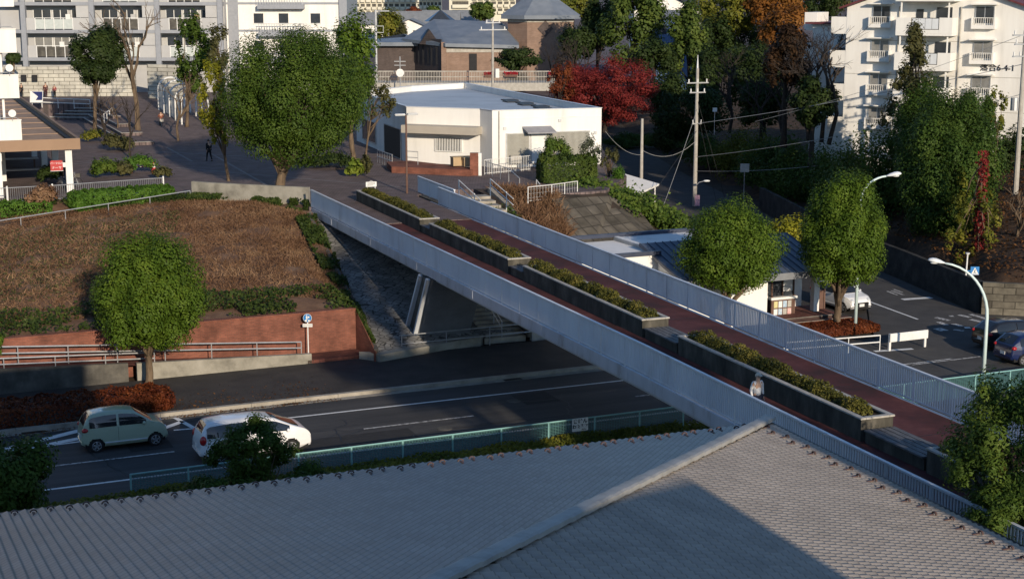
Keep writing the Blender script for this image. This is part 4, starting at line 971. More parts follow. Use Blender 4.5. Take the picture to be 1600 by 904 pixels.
def apt_window(x, z, w=1.45, h=1.25):
    m = MB(); m.box(x - w / 2, x + w / 2, -0.05, -0.004, z, z + h); o = m.build('window', M_glassl if random.random() < 0.5 else M_glass, ab)
    m = MB(); m.box(x - 0.03, x + 0.03, -0.07, -0.052, z, z + h); m.box(x - w / 2 - 0.06, x - w / 2, -0.07, -0.003, z - 0.05, z + h + 0.05); m.box(x + w / 2, x + w / 2 + 0.06, -0.07, -0.003, z - 0.05, z + h + 0.05); m.box(x - w / 2, x + w / 2, -0.07, -0.003, z + h, z + h + 0.06)
    m.build('frame', M_steel, o)
    m = MB(); m.box(x - w / 2 - 0.3, x + w / 2 + 0.3, -0.62, -0.003, z + h + 0.15, z + h + 0.24); m.build('hood', M_white2, o)
    m = MB(); m.box(x - w / 2 - 0.22, x + w / 2 + 0.22, -0.5, -0.003, z - 0.42, z - 0.14)
    m.box(x - w / 2 - 0.22, x - w / 2 - 0.1, -0.5, -0.003, z - 0.139, z + 0.42); m.box(x + w / 2 + 0.1, x + w / 2 + 0.22, -0.5, -0.003, z - 0.139, z + 0.42)
    for q in range(9): xx = x - w / 2 + w * q / 8; m.box(xx - 0.015, xx + 0.015, -0.47, -0.44, z - 0.139, z + 0.38)
    m.box(x - w / 2 - 0.1, x + w / 2 + 0.1, -0.48, -0.43, z + 0.38, z + 0.42)
    m.build('sill_box', M_white2, o)
random.seed(4)
for f in range(4):
    z = 1.4 + FZ * f
    apt_window(2.75, z, 1.3, 1.2); apt_window(10.6, z, 1.3, 1.2)
    # projecting balcony bay
    zb = FZ * f + 0.45
    m = MB(); m.box(4.4, 8.65, -1.75, -0.004, zb, zb + 0.16); m.box(4.4, 5.531, -1.75, -1.6, zb + 0.163, zb + 1.35); m.box(7.675, 8.65, -1.75, -1.6, zb + 0.163, zb + 1.35)
    m.box(5.531, 7.675, -1.745, -1.605, zb + 0.163, zb + 0.45); m.box(4.4, 4.517, -1.597, -0.005, zb + 0.163, zb + 1.35); m.box(8.533, 8.65, -1.597, -0.005, zb + 0.163, zb + 1.35)
    o = m.build('balcony', M_white2, ab)
    m = MB()
    for q in range(4): m.box(5.6 + q * 0.51, 5.6 + q * 0.51 + 0.48, -1.70, -1.66, zb + 0.5, zb + 1.28)
    m.build('balcony_panel', mat('pale_panel', [(0.6, 0.63, 0.65), (0.68, 0.7, 0.72)], rough=0.35), o)
    m = MB(); m.box(5.546, 7.66, -1.655, -1.61, zb + 0.451, zb + 1.33); m.build('balcony_frame', M_concd, o)
    m = MB(); m.box(5.453, 5.999, -0.05, -0.004, zb + 0.75, zb + 1.95); m.build('window', M_glass, o)
    m = MB(); m.box(7.012, 8.182, -0.05, -0.004, zb + 0.3, zb + 2.1); m.build('window', M_glass, o)
    m = MB(); m.box(4.673, 4.767, -1.6, -1.48, zb + 1.352, zb + FZ); m.box(8.26, 8.354, -1.6, -1.48, zb + 1.352, zb + FZ); m.build('balcony_post', M_white2, o)
    # end balconies on the shaded left side
    m = MB(); m.box(-1.25, -0.003, 0.02, 3.6, zb, zb + 0.15); m.box(-1.25, -1.12, 0.02, 3.6, zb + 0.151, zb + 1.32); m.box(-1.119, -0.004, 0.02, 0.15, zb + 0.151, zb + 1.32)
    m.build('side_balcony', M_white2, ab)
    m = MB(); m.box(-6.6, -5.52, 9.0, 12.0, zb, zb + 1.5); m.build('side_balcony', M_white2, ab)
m = MB(); m.box(4.3, 8.75, -1.8, -0.005, FZ * 4 + 0.4, FZ * 4 + 1.1); m.build('bay_top', M_white2, ab)
m = MB()
for f in range(1, 4): m.box(0.02, Wd, -0.012, -0.002, FZ * f - 0.02, FZ * f + 0.02)
m.build('storey_joint', M_cap, ab)['kind'] = 'stuff'
text_mesh('lettering', '落合6-4-1', 0.62, M_ink, ab, (11.75, -0.03, 5.9), (R(90), 0, 0), 0.02, bold=0.006)
m = MB(); m.tube([(4.15, -0.1, -2), (4.15, -0.1, Hh)], 0.05); m.tube([(8.85, -0.1, -2), (8.85, -0.1, Hh)], 0.05); m.build('drainpipe', M_cap, ab)

# --- arcade with apartment tower at the left edge
AR = (-28.8, 102.4)
arc = thing('shopping_arcade', 'brown-roofed open shopping arcade on white pillars at the left edge', 'arcade', (AR[0], AR[1], UP), GRID + R(1.3))
M_brownroof = mat('brown_roof', [(0.28, 0.19, 0.13), (0.36, 0.245, 0.17), (0.41, 0.285, 0.2)], rough=0.85, scale=0.8)
m = MB(); m.box(-34, -0.55, 0.2, 45, 3.05, 3.3)
for k in range(9): m.box(-34, -0.56, 4.9 * k + 3.2, 4.9 * k + 3.28, 3.301, 3.34)
m.build('roof', M_brownroof, arc)
M_fasc = mat('tan_fascia', [(0.25, 0.16, 0.10), (0.3, 0.195, 0.125)], rough=0.7, scale=0.4)
m = MB(); m.box(-34, 0, 0, 0.199, 2.95, 3.68); m.box(-0.2, 0, 0.2, 45, 2.95, 3.68); m.build('fascia', M_fasc, arc)
m = MB(); m.box(-0.54, -0.201, 0.2, 45, 3.0, 3.45); m.build('parapet_inner', M_dark, arc)
for i, (x, y) in enumerate(((-0.75, 0.6), (-0.75, 9), (-0.75, 17), (-0.75, 25), (-0.75, 34), (-4.4, 9), (-4.4, 17))):
    m = MB(); m.box(x - 0.22, x + 0.22, y - 0.22, y + 0.22, 0, 2.94); m.build('pillar', M_wht, arc)
m = MB(); m.box(-34, -5.0, 0.5, 1.0, 2.3, 2.93); m.build('beam', M_wht, arc)
m = MB(); m.box(-6.0, -5.1, -0.4, 0.45, -0.3, 2.94); m.build('wide_pillar', M_wht, arc)
m = MB(); m.box(-34, -11, 20, 45, 0, 2.94); m.build('shop_front', M_dark, arc)
tw = thing('apartment_tower', 'white apartment building with boxed balconies above the brown arcade', 'building', local_xy((AR[0], AR[1], UP + 3.3), -3.55, 1.6, GRID + R(1.3)), GRID + R(1.3))
m = MB(); m.box(-29, -1.2, 1.6, 14, 0, 16)
m.build('wall', M_white2, tw)
for f in range(5):
    z = 0.25 + 2.98 * f
    m = MB(); m.box(-29, 0, 0, 1.58, z - 0.2, z); m.box(-29, -0.12, 0.0, 0.12, z + 0.001, z + 1.3); m.box(-0.12, 0, 0, 1.6, z + 0.001, z + 1.3); m.box(-29, 0.03, -0.03, 0.15, z + 1.302, z + 1.37)
    o = m.build('balcony', M_white2, tw)
    m = MB(); m.tube([(-29, 0.06, z + 1.5), (-0.3, 0.06, z + 1.5), (-0.05, 0.06, z + 1.3)], 0.03); m.build('rail', M_steel, o)
    m = MB(); m.box(-8, -1.6, 1.55, 1.596, z + 0.1, z + 2.1); m.build('window', M_glass, tw)
    m = MB(); m.box(-1.1, -0.95, 0.35, 0.5, z + 1.372, z + 2.76); m.build('balcony_post', M_white2, o)
    if f < 2:
        for xx in (-0.55, -2.6)[:2 - f]:
            dsh = thing('satellite_dish', ['white satellite dish on the lowest balcony of the tower', 'white satellite dish on the second balcony of the tower'][f] + (', farther in' if xx < -1 else ', near its corner'), 'satellite dish',
                        local_xy(tw.location, xx, -0.15, GRID + R(1.3)) + Vector((0, 0, z + 1.5)), GRID, 'balcony dishes')
            m = MB(); m.tube([(0, 0, 0.3), (0, -0.06, 0.3), (0, -0.1, 0.3)], [0.05, 0.2, 0.25], 18); m.build('dish', M_wht, dsh); m = MB(); m.tube([(0, 0.12, -0.25), (0, 0.05, 0.3)], 0.025); m.build('bracket', M_steel, dsh)
# sign on the arcade pillar
p = local_xy((AR[0], AR[1], UP), -1.55, 0.5, GRID + R(1.3))
t = thing('red_sign', 'red projecting shop sign with white letters on the arcade pillar', 'sign', (p.x, p.y, UP + 1.55), GRID)
m = MB(); m.box(-0.4, 0.4, -0.06, 0.06, -0.02, 0.66); m.build('board', M_red, t, bevel=0.04)
m = MB(); m.box(-0.42, 0.42, -0.05, 0.05, -0.05, -0.021); m.box(0.405, 0.62, -0.04, 0.04, 0.2, 0.5); m.build('bracket', M_wht, t)
text_mesh('lettering', 'パーマCUT', 0.165, M_wht, t, (0, -0.066, 0.47), (R(90), 0, 0), 0.003)
text_mesh('lettering', 'ナーサ', 0.22, M_wht, t, (0, -0.066, 0.17), (R(90), 0, 0), 0.003)
# tables and bikes in the arcade
for (px, py, w) in ((30, 281, 3.4), (20, 263, 3.8)):
    p = at_level(px, py, UP); t = thing('long_table', 'pale folding table in the arcade, ' + ('nearer one' if py > 270 else 'farther one'), 'table', p, GRID, 'tables in the arcade')
    m = MB(); m.box(-w / 2, w / 2, -0.4, 0.4, 0.7, 0.75); m.build('top', M_wht, t)
    for sx in (-1, 1):
        for sy in (-1, 1): m = MB(); m.box(sx * (w / 2 - 0.3) - 0.04, sx * (w / 2 - 0.3) + 0.04, sy * 0.33 - 0.04, sy * 0.33 + 0.04, 0, 0.698); m.build('leg', M_brown, t)
# balustrade in front of the arcade
q0, q1, q2 = at_level(-60, 322, UP), at_level(83, 314, UP), at_level(256, 301, UP)
t = thing('balustrade', 'grey metal bar balustrade in front of the arcade and hedge', 'fence', (q1.x, q1.y, UP), 0)
m = MB(); pm = MB()
for a, b2 in ((q0, q1), (q1, q2)):
    a = a - q1; b2 = b2 - q1; a.z = b2.z = 0
    for h in (0.12, 1.0): m.tube([a + Vector((0, 0, h)), b2 + Vector((0, 0, h))], 0.03, 5)
    n = int((b2 - a).length / 0.13)
    for i in range(n): c = a.lerp(b2, i / n); m.tube([c + Vector((0, 0, 0.12)), c + Vector((0, 0, 1.0))], 0.012, 4)
m.build('bars', M_steel, t)
for c in (q0 - q1, Vector((0, 0, 0)), q2 - q1, (q0 - q1) / 2): pm = MB(); pm.tube([(c.x, c.y, -0.2), (c.x, c.y, 1.12)], 0.055, 6); pm.build('post', M_wht, t)

# --- apartment slab behind the plaza on the left
p0, p1 = at_depth(24, 100, 178.0), at_depth(349, 100, 178.0)
sl = thing('apartment_slab', 'grey apartment slab with glass balconies and blue-grey columns behind the plaza', 'building', (p0.x, 178.0, 6.3), 0)
LW = p1.x - p0.x; FH = 3.12; zf0 = at_depth(200, 90, 178).z - 6.3
M_gwall = mat('grey_wall', [(0.36, 0.36, 0.36), (0.45, 0.45, 0.445)], rough=0.8, scale=0.3)
M_bluec = mat('blue_grey_steel', [(0.24, 0.255, 0.285), (0.29, 0.305, 0.335)], rough=0.5)
m = MB(); m.box(-2, LW, 1.7, 12, -2, zf0 + FH * 5); m.build('wall', M_gwall, sl)
cols = [(38, 6), (145, 5), (247, 6), (345, 5)]
for cx, w in cols:
    x = at_depth(cx, 50, 178).x - p0.x; m = MB(); m.box(x - 0.28, x + 0.28, -0.25, 0.35, -2, zf0 + FH * 5); m.build('column', M_bluec, sl)
xs_ = [at_depth(c, 50, 178).x - p0.x for c, w in cols]
M_frost = mat('frosted_panel', [(0.42, 0.46, 0.44), (0.52, 0.56, 0.54)], rough=0.25)
rr = random.Random(8)
for f in range(5):
    z = zf0 + FH * f
    m = MB(); m.box(-1.5, LW, -0.1, 1.68, z - 0.38, z); m.build('floor_slab', M_bluec, sl)
    for bi in range(3):
        xa, xb = xs_[bi] + 0.3, xs_[bi + 1] - 0.3; w = xb - xa
        m = MB()
        for (fa_, fb_) in ((0.05, 0.33), (0.36, 0.60), (0.66, 0.93)): m.box(xa + w * fa_, xa + w * fb_, 1.64, 1.697, z + 0.15, z + 2.2)
        o = m.build('window', M_glassl if rr.random() < 0.4 else M_glass, sl)
        m = MB()
        for (fa_, fb_) in ((0.05, 0.33), (0.36, 0.60), (0.66, 0.93)):
            for q in (fa_, (fa_ + fb_) / 2, fb_): m.box(xa + w * q - 0.04, xa + w * q + 0.04, 1.6, 1.638, z + 0.1, z + 2.25)
        m.build('frame', M_wht, o)
        m = MB(); m.box(xa, xa + 1.0, -0.06, 0.02, z + 0.003, z + 1.35); m.box(xb - 1.9, xb, -0.06, 0.02, z + 0.003, z + 1.35); m.build('solid_panel', M_gwall, sl)
        m = MB(); m.box(xa + 1.02, xb - 1.92, -0.02, 0.01, z + 0.1, z + 1.2); m.build('balcony_glass', M_frost if rr.random() < 0.6 else M_concd, sl)
        m = MB()
        for q in range(5): xx = xa + 1.02 + (w - 2.94) * q / 4; m.box(xx - 0.04, xx + 0.04, -0.07, -0.022, z + 0.003, z + 1.3)
        m.box(xa + 1.0, xb - 1.9, -0.08, -0.021, z + 1.301, z + 1.37); m.build('balcony_rail', M_wht, sl)
        m = MB(); m.box(xa + w * 0.8 - 0.05, xb, -0.02, 0.0, z + 1.4, z + FH - 0.39); m.build('screen', M_gwall, sl)
        m = MB(); x = xa + w * rr.uniform(0.45, 0.62); m.box(x, x + 0.55, 0.8, 1.0, z + 1.1, z + 1.75); m.build('laundry', [M_wht, M_wht, mat('cloth_ochre', [(0.2, 0.15, 0.08), (0.26, 0.2, 0.1)]), M_gwall][rr.randrange(4)], sl)
# second white wing
p2, p3 = at_depth(349, 50, 181.0), at_depth(531, 50, 181.0)
wg = thing('apartment_wing', 'white apartment wing with blank gable and small balconies behind the big tree', 'building', (p2.x, 181, 6.3), 0)
LW2 = p3.x - p2.x
m = MB(); m.box(0, LW2, 0, 12, -1, 26); m.build('wall', M_white2, wg)
m = MB(); m.box(LW2 + 0.003, LW2 + 0.9, -0.3, 12, -1, 26); m.box(0.6, 1.8, -0.05, -0.003, -1, 26); m.build('grey_strip', M_bluec, wg)
for f in range(4):
    z = zf0 + FH * f - 0.9
    m = MB(); m.box(0, LW2, -0.04, -0.003, z + 0.6, z + 0.85); m.build('floor_band', M_bluec, wg)
    for x in (3.6, 6.5, 10.2):
        m = MB(); m.box(x, x + 1.1, -0.05, -0.004, z + 1.6, z + 2.7); o = m.build('window', M_glass, wg)
        m = MB(); m.box(x - 0.1, x + 1.2, -0.12, -0.051, z + 1.5, z + 1.58); m.build('sill', M_wht, o)
    m = MB(); m.box(4.2, LW2 - 4.0, -1.1, -0.045, z + 0.1, z + 0.6); m.build('balcony', M_bluec, wg)
    m = MB()
    for q in range(18): xx = 4.3 + (LW2 - 8.4) * q / 17; m.box(xx - 0.02, xx + 0.02, -1.08, -1.04, z + 0.602, z + 1.5)
    m.box(4.2, LW2 - 4.0, -1.1, -1.02, z + 1.5, z + 1.56); m.build('balcony_rail', M_steel, wg)

# pale block wall with people in front of it, round arches beside the path
w0, w1 = at_depth(26, 153, 171.5), at_depth(212, 150, 172.5)
m = MB(); m.prism([(w0.x - 8, 171.6), (w1.x, 172.6), (w1.x, 173.1), (w0.x - 8, 172.1)], 6.2, 9.6)
t = tag(m.build('block_wall', M_tilew), 'long pale block wall behind the plaza with two people in front', 'wall')
for px in (37, 54):
    p = at_depth(px, 122, 171.6); m = MB(); m.box(p.x - 0.3 + 0, p.x + 0.3, 171.55, 171.66, p.z - 0.35, p.z + 0.35); o = m.build('vent_opening', M_dark); o.parent = t
w2, w3 = at_depth(225, 120, 168), at_depth(262, 120, 164)
m = MB(); m.prism([(w2.x, 169.5), (w3.x + 1.5, 167), (w3.x + 1.7, 167.4), (w2.x, 170)], 6.0, 10.0); tag(m.build('block_wall', M_tilew), 'shorter block wall beside the round arches', 'wall')
ar = thing('arched_shelter', 'row of rounded white arches with panels beside the plaza path', 'shelter', (0, 0, 0), 0)
pa, pb = at_level(250, 172, 5.9), at_level(286, 197, 5.2)
for i in range(5):
    c = pa.lerp(pb, i / 4); m = MB()
    ax = Vector((0.93, 0.36, 0))
    pts = [c + ax * (-0.1)] + [c + ax * (1.2 - 1.3 * math.cos(t_)) + Vector((0, 0, 2.1 + 1.2 * math.sin(t_))) for t_ in [k * math.pi / 12 for k in range(13)]] + [c + ax * 2.5]
    m.tube(pts, 0.09, 6); m.build('arch', M_wht, ar)
m = MB()
for i in range(4):
    c, d2 = pa.lerp(pb, i / 4), pa.lerp(pb, (i + 0.62) / 4)
    m.add([c + Vector((0, 0, 0.2)), d2 + Vector((0, 0, 0.2)), d2 + Vector((0, 0, 2.7)), c + Vector((0, 0, 2.7))], [(0, 1, 2, 3)])
m.build('panel', M_frost, ar)
# plaza steps
stp = thing('plaza_steps', 'curved and straight pale-edged steps beside the rising plaza path', 'steps', (0, 0, UP), 0)
mr, me_ = MB(), MB()
for k in range(4):
    h = 0.28 * (k + 1); f = [0.0, 0.22, 0.44, 0.66][k]
    a0 = Vector((-31.3, 134, 0)).lerp(Vector((-43.5, 163, 0)), 0.02 + f * 0.9); a1 = Vector((-43.5, 163, 0)).lerp(Vector((-45.5, 161, 0)), 1.0 - 0.2 * k)
    off = Vector((-0.93, -0.36, 0)) * (0.55 * (4 - k))
    p = [a0 + Vector((0.2, 0.1, 0)), Vector((-43.4, 163, 0)), Vector((-43.4, 163, 0)) + off, a0 + off]
    mr.prism([(q.x, q.y) for q in p], -0.05, h)
    e0, e1 = p[3], p[2]; me_.beam((e0.x, e0.y, h + 0.012), (e1.x, e1.y, h + 0.012), 0.14, 0.03)
    e0, e1 = p[0], p[3]; me_.beam((e0.x, e0.y, h + 0.014), (e1.x, e1.y, h + 0.014), 0.14, 0.03)
    R_ = 9.5 - 0.9 * k; c = Vector((-43.5, 166.0, 0)); arcp = [c + Vector((R_ * math.cos(t_) * 1.05, R_ * 0.62 * math.sin(t_), 0)) for t_ in [math.pi + i * (math.pi / 2) / 12 for i in range(13)]]
    mr.prism([(q.x, q.y) for q in arcp] + [(c.x, c.y)], -0.05, h); me_.tube([q + Vector((0, 0, h)) for q in arcp], 0.07, 4)
mr.build('tread', M_pave, stp); me_.build('edge', M_cap, stp)
pipe_rail('terrace_handrail', 'white handrail on the terrace edge below the pale block wall', [at_depth(66, 168, 160.3), at_depth(141, 171, 160.6)], (1.0, 0.55), 1.25, 0.05, M_wht)
pipe_rail('step_handrail', 'short white sloping handrail on the plaza steps', [at_depth(163, 193, 150) , at_depth(176, 183, 155)], (0.9,), 1.6, 0.05, M_wht)
# overpass behind the hall
ov = thing('overpass', 'pale overpass with bar railing and red flower boxes behind the white hall', 'bridge', (-16.5, 165, 0), 0)
m = MB(); m.box(-4, 21.5, 0, 4, 7.4, 8.25); m.build('deck', M_cap, ov)
m = MB()
for i in range(150): m.box(-4 + 0.17 * i, -4 + 0.17 * i + 0.05, 0.1, 0.15, 8.25, 9.42)
m.box(-4, 21.5, 0.06, 0.2, 9.42, 9.52); m.box(-4, 21.5, 0.06, 0.2, 8.85, 8.92); m.build('railing', M_cap, ov)
for x in (13.6, 15.7, 20.4):
    m = MB(); m.box(x, x + 1.35, -0.35, 0.05, 8.9, 9.15); tag(m.build('flower_box', M_brown, loc=(-16.5, 165, 0)), 'flower box on the overpass railing, ' + {13.6: 'leftmost', 15.7: 'middle', 20.4: 'rightmost'}[x], 'flower box', 'flower boxes on the overpass')
    rg = np.random.default_rng(int(x)); n = 260
    C = np.stack([rg.uniform(x - 0.05, x + 1.4, n), rg.uniform(-0.4, 0.1, n), rg.uniform(9.1, 9.45, n)], 1)
    o = quads_obj('red_flowers', C, np.tile([0, -0.6, 0.8], (n, 1)), 0.14, 0.8, leaf_mat('petal_red', (0.25, 0.01, 0.015), (0.4, 0.02, 0.03), (0.5, 0.05, 0.06))); o.location = (-16.5, 165, 0)
    tag(o, 'red flowers in the ' + {13.6: 'leftmost', 15.7: 'middle', 20.4: 'rightmost'}[x] + ' box on the overpass railing', 'flowers', 'flowers on the overpass')

# library with blue-grey roofs
YB = 205.0
lib = thing('brick_library', 'dark brick public building with blue-grey hipped roofs and tan end wall', 'building', (0, YB, 0), 0)
def X_(px, Y=YB): return at_depth(px, 60, Y).x
def Z_(py, Y=YB): return at_depth(800, py, Y).z
x0, x1, x2 = X_(634, 210), X_(689), X_(805)
m = MB(); m.prism([(x0, 10), (x1, 0), (x1 + 0.5, 16), (x0 + 2, 22)], 4, Z_(62)); m.build('dark_wall', M_brickd, lib)
m = MB(); m.prism([(x1 + 0.01, -0.01), (x2, 0.5), (x2, 16), (x1 + 0.51, 16)], 4, Z_(70)); m.box(x1 + 0.05, x1 + 0.7, -0.4, -0.02, 4, Z_(66)); m.build('tan_wall', M_brickt, lib)
m = MB(); m.prism([(x1 + 0.7, -0.05), (x2, 0.44), (x2, 0.5), (x1 + 0.7, 0.02)], Z_(82), Z_(71)); m.build('pale_band', M_cap, lib)
e = Z_(64); rz_ = Z_(33)
m = MB()
rx0, rx1 = x0 - 0.8, x2 + 0.5
m.add([(rx0, 9.4, e), (x1 + 0.6, -0.9, e - 0.3), (rx1, -0.2, e - 0.55), (rx1, 17, e), (rx0, 23, e), (x1 - 1.5, 12, rz_), (x2 - 2, 9, rz_ - 0.3)],
      [(0, 1, 5), (1, 2, 6, 5), (2, 3, 6), (3, 4, 5, 6), (4, 0, 5)])
m.add([(rx0, 9.4, e - 0.45), (x1 + 0.6, -0.9, e - 0.75), (rx1, -0.2, e - 1.0), (rx0, 9.4, e), (x1 + 0.6, -0.9, e - 0.3), (rx1, -0.2, e - 0.55)], [(0, 1, 4, 3), (1, 2, 5, 4)])
m.build('roof', M_slate, lib)
m = MB(); g = Vector(((x0 + x1 * 2) / 3, 3.4, 0))
m.add([(g.x - 1.5, 4.6, e - 0.6), (g.x + 1.5, 1.6, e - 0.6), (g.x, 3.0, e + 1.4), (g.x - 0.5, 8, e + 1.4)], [(0, 1, 2), (0, 2, 3), (1, 3, 2)]); m.build('gablet', M_brickd, lib)
for px in (643, 650, 658, 667.5, 673, 682):
    fr = (X_(px) - x0) / (x1 - x0); y = 10 * (1 - fr) - 0.06; x = x0 + (x1 - x0) * fr
    m = MB(); m.prism([(x - 0.17, y + 0.1), (x + 0.17, y - 0.06), (x + 0.17, y + 0.03), (x - 0.17, y + 0.19)], Z_(102), Z_(72 if px < 660 else 75)); m.build('window', M_dark, lib)
m = MB(); xx = X_(739); m.box(xx - 0.5, xx + 0.5, 0.05, 0.3, Z_(110), Z_(84)); m.build('window', M_dark, lib)
m = MB(); xs0, xs1 = X_(572, 212), X_(636, 212)
m.box(xs0 + 1.2, xs1 + 1, 8, 20, 4, Z_(66, 213)); m.build('side_wall', M_brickd, lib)
m = MB(); ze = Z_(66, 213); m.add([(xs0, 7, ze), (xs1 + 1.5, 7, ze), (xs1 + 1.5, 21, ze), (xs0, 21, ze), (xs1 - 1, 14, Z_(54, 216)), (xs0 + 5, 14, Z_(54, 216) - .4)], [(0, 1, 4, 5), (1, 2, 4), (2, 3, 5, 4), (3, 0, 5)])
m.box(xs0, xs1 + 1.5, 7, 7.2, ze - 0.5, ze - 0.003); m.build('side_roof', M_slate, lib)
m = MB(); c = Vector((X_(681), 14, Z_(37))); k8 = [(c.x + 2.3 * math.cos(i * math.pi / 4), c.y + 2.3 * math.sin(i * math.pi / 4), c.z) for i in range(8)]
m.add(k8 + [(c.x, c.y, c.z + 1.6)], [(i, (i + 1) % 8, 8) for i in range(8)]); m.build('skylight', M_glass, lib)
m = MB(); c = Vector((X_(846), 8, 0)); rr8 = 4.8
o8 = lambda r, z, q=0.39: [(c.x + r * math.cos(q + i * math.pi / 4), c.y + r * math.sin(q + i * math.pi / 4), z) for i in range(8)]
m.add(o8(rr8, 4) + o8(rr8, Z_(26)), [(i, (i + 1) % 8, (i + 1) % 8 + 8, i + 8) for i in range(8)]); m.build('tower_wall', M_brickt, lib)
m = MB(); m.add(o8(rr8 + 0.05, Z_(36)) + o8(rr8 + 0.05, Z_(27)), [(i, (i + 1) % 8, (i + 1) % 8 + 8, i + 8) for i in range(8)]); m.build('tower_band', M_cap, lib)
m = MB(); m.add(o8(rr8 + 1.0, Z_(25)) + o8(2.4, Z_(-2)) + [(c.x, c.y, Z_(-22))], [(i, (i + 1) % 8, (i + 1) % 8 + 8, i + 8) for i in range(8)] + [(8 + i, 8 + (i + 1) % 8, 16) for i in range(8)])
m.add(o8(rr8 + 1.0, Z_(25)) + o8(rr8 + 1.0, Z_(25) - 0.5), [(i, i + 8, (i + 1) % 8 + 8, (i + 1) % 8) for i in range(8)]); m.build('tower_roof', M_slate, lib)
m = MB(); cx_, cz_ = X_(853), Z_(46); y_ = 8 - rr8 * 0.93 - 0.1
m.add([(cx_, y_, cz_ + 1.1), (cx_ + 1.05, y_, cz_), (cx_, y_, cz_ - 1.1), (cx_ - 1.05, y_, cz_)], [(0, 1, 2, 3)]); m.add([(cx_, y_ - 0.02, cz_ + 0.75), (cx_ + 0.7, y_ - 0.02, cz_), (cx_, y_ - 0.02, cz_ - 0.75), (cx_ - 0.7, y_ - 0.02, cz_)], [(0, 1, 2, 3)])
m.build('diamond_window', M_brickd, lib)

# far apartment rows and houses
M_cream = mat('cream_far_wall', [(0.55, 0.52, 0.42), (0.64, 0.61, 0.5)], rough=0.85, scale=0.1)
def far_block(label, px0, px1, Y, py_base, floors, fh, dens, group='apartment rows far behind'):
    a, b2 = at_depth(px0, py_base, Y), at_depth(px1, py_base, Y)
    t = thing('far_apartment', label, 'building', (a.x, Y, a.z - 3), R(2), group); Lw = b2.x - a.x
    m = MB(); m.box(0, Lw, 0, 12, -3, floors * fh + 3); m.build('wall', M_cream, t)
    m = MB(); d_ = MB()
    for f in range(floors):
        for i in range(dens):
            x = Lw * (i + 0.5) / dens; w = Lw / dens * 0.36
            m.box(x - w, x + w, -1.2, -0.01, 3 + f * fh, 3 + f * fh + 1.1); d_.box(x - w, x + w, -0.06, -0.005, 3 + f * fh + 1.12, 3 + f * fh + 2.2)
    m.build('balconies', M_cream, t)['kind'] = 'stuff'; d_.build('windows', M_concd, t)['kind'] = 'stuff'; return t
far_block('long cream apartment row far away above the trees, left one', 536, 660, 600, 27, 8, 2.8, 14)
far_block('long cream apartment row far away with dense balconies, middle one', 655, 690, 560, 26, 8, 2.8, 6)
t = far_block('tan apartment gable end with external stair far away', 702, 737, 520, 26, 8, 2.8, 1)
far_block('pale apartment row at the top right of the far houses', 737, 806, 640, 22, 8, 2.8, 7)
M_hr = mat('house_roof_grey', [(0.17, 0.18, 0.19), (0.25, 0.26, 0.27)], rough=0.7, scale=1)
def house(label, px, py, Y, w, h, rise, ridge='x', wallm=None, roofm=None, rz=0.0):
    p = at_depth(px, py, Y); t = thing('far_house', label, 'house', (p.x, Y, p.z - h), rz, 'small houses beyond the trees')
    m = MB(); m.box(-w / 2, w / 2, 0, 9, -4, h); 
    if ridge == 'y': m.prism_xz([(-w / 2, h + 0.001), (w / 2, h + 0.001), (0, h + rise - 0.15)], 0.02, 8.98)
    m.build('wall', wallm or M_white2, t)
    m = MB()
    if ridge == 'x': m.add([(-w / 2 - 0.6, -0.7, h - 0.1), (w / 2 + 0.6, -0.7, h - 0.1), (w / 2 + 0.6, 4.5, h + rise), (-w / 2 - 0.6, 4.5, h + rise), (w / 2 + 0.6, 9.7, h - 0.1), (-w / 2 - 0.6, 9.7, h - 0.1)], [(0, 1, 2, 3), (3, 2, 4, 5)])
    else: m.add([(-w / 2 - 0.6, -0.7, h - 0.15), (0, -0.7, h + rise), (0, 9.7, h + rise), (-w / 2 - 0.6, 9.7, h - 0.15), (w / 2 + 0.6, -0.7, h - 0.15), (w / 2 + 0.6, 9.7, h - 0.15)], [(0, 1, 2, 3), (1, 4, 5, 2)])
    m.build('roof', roofm or M_hr, t)
    for sx in (-1, 1): m = MB(); m.box(sx * w / 4 - 0.6, sx * w / 4 + 0.6, -0.05, -0.01, h - 2.2, h - 0.9); m.build('window', M_glass, t)
house('grey-roofed low house at the left of the far houses', 556, 38, 330, 11, 5, 2.4)
house('grey-roofed house behind the tall lamp standard', 655, 42, 310, 15, 5, 3.0)
house('wide grey roof right of the skylight', 712, 34, 340, 14, 5, 2.4)
house('cream house with small gable below the far roofs', 640, 40, 290, 5, 4, 1.2, 'y')
house('white gable house with dark roof edge above the evergreens', 1043, 18, 235, 10, 6, 2.6, 'y', roofm=M_brown)
house('blue-walled house glimpsed between two evergreens', 1052, 28, 215, 6, 6, 1.0, 'x', wallm=mat('blue_wall', [(0.06, 0.12, 0.26), (0.08, 0.16, 0.32)], rough=0.5))

# tall apartment building from which the photo is taken; unseen, its roof steps shaped for the shadows on roof and road
cb = thing('viewpoint_apartment', 'unseen concrete apartment block behind the viewpoint, roof stepped to shape its shadow', 'building', (0, 0, 0), math.atan2(0.362, 0.932))
m = MB()
m.box(-70, -0.7, -14, -1.5, -0.1, 23.0); m.box(-0.7, 6.7, -14, -2.0, -0.1, 22.4); m.box(6.7, 9.0, -14, -2, -0.1, 20.2); m.box(9.0, 11.3, -14, -2, -0.1, 18.8); m.box(11.3, 15.5, -14, -2, -0.1, 16.4)
m.build('wall', M_gwall, cb)
m = MB()
for i in range(20):
    for f in range(8): m.box(-66 + i * 3.2, -64.4 + i * 3.2, -1.499, -1.44, 1 + f * 2.8, 2.4 + f * 2.8)
m.build('windows', M_glass, cb)
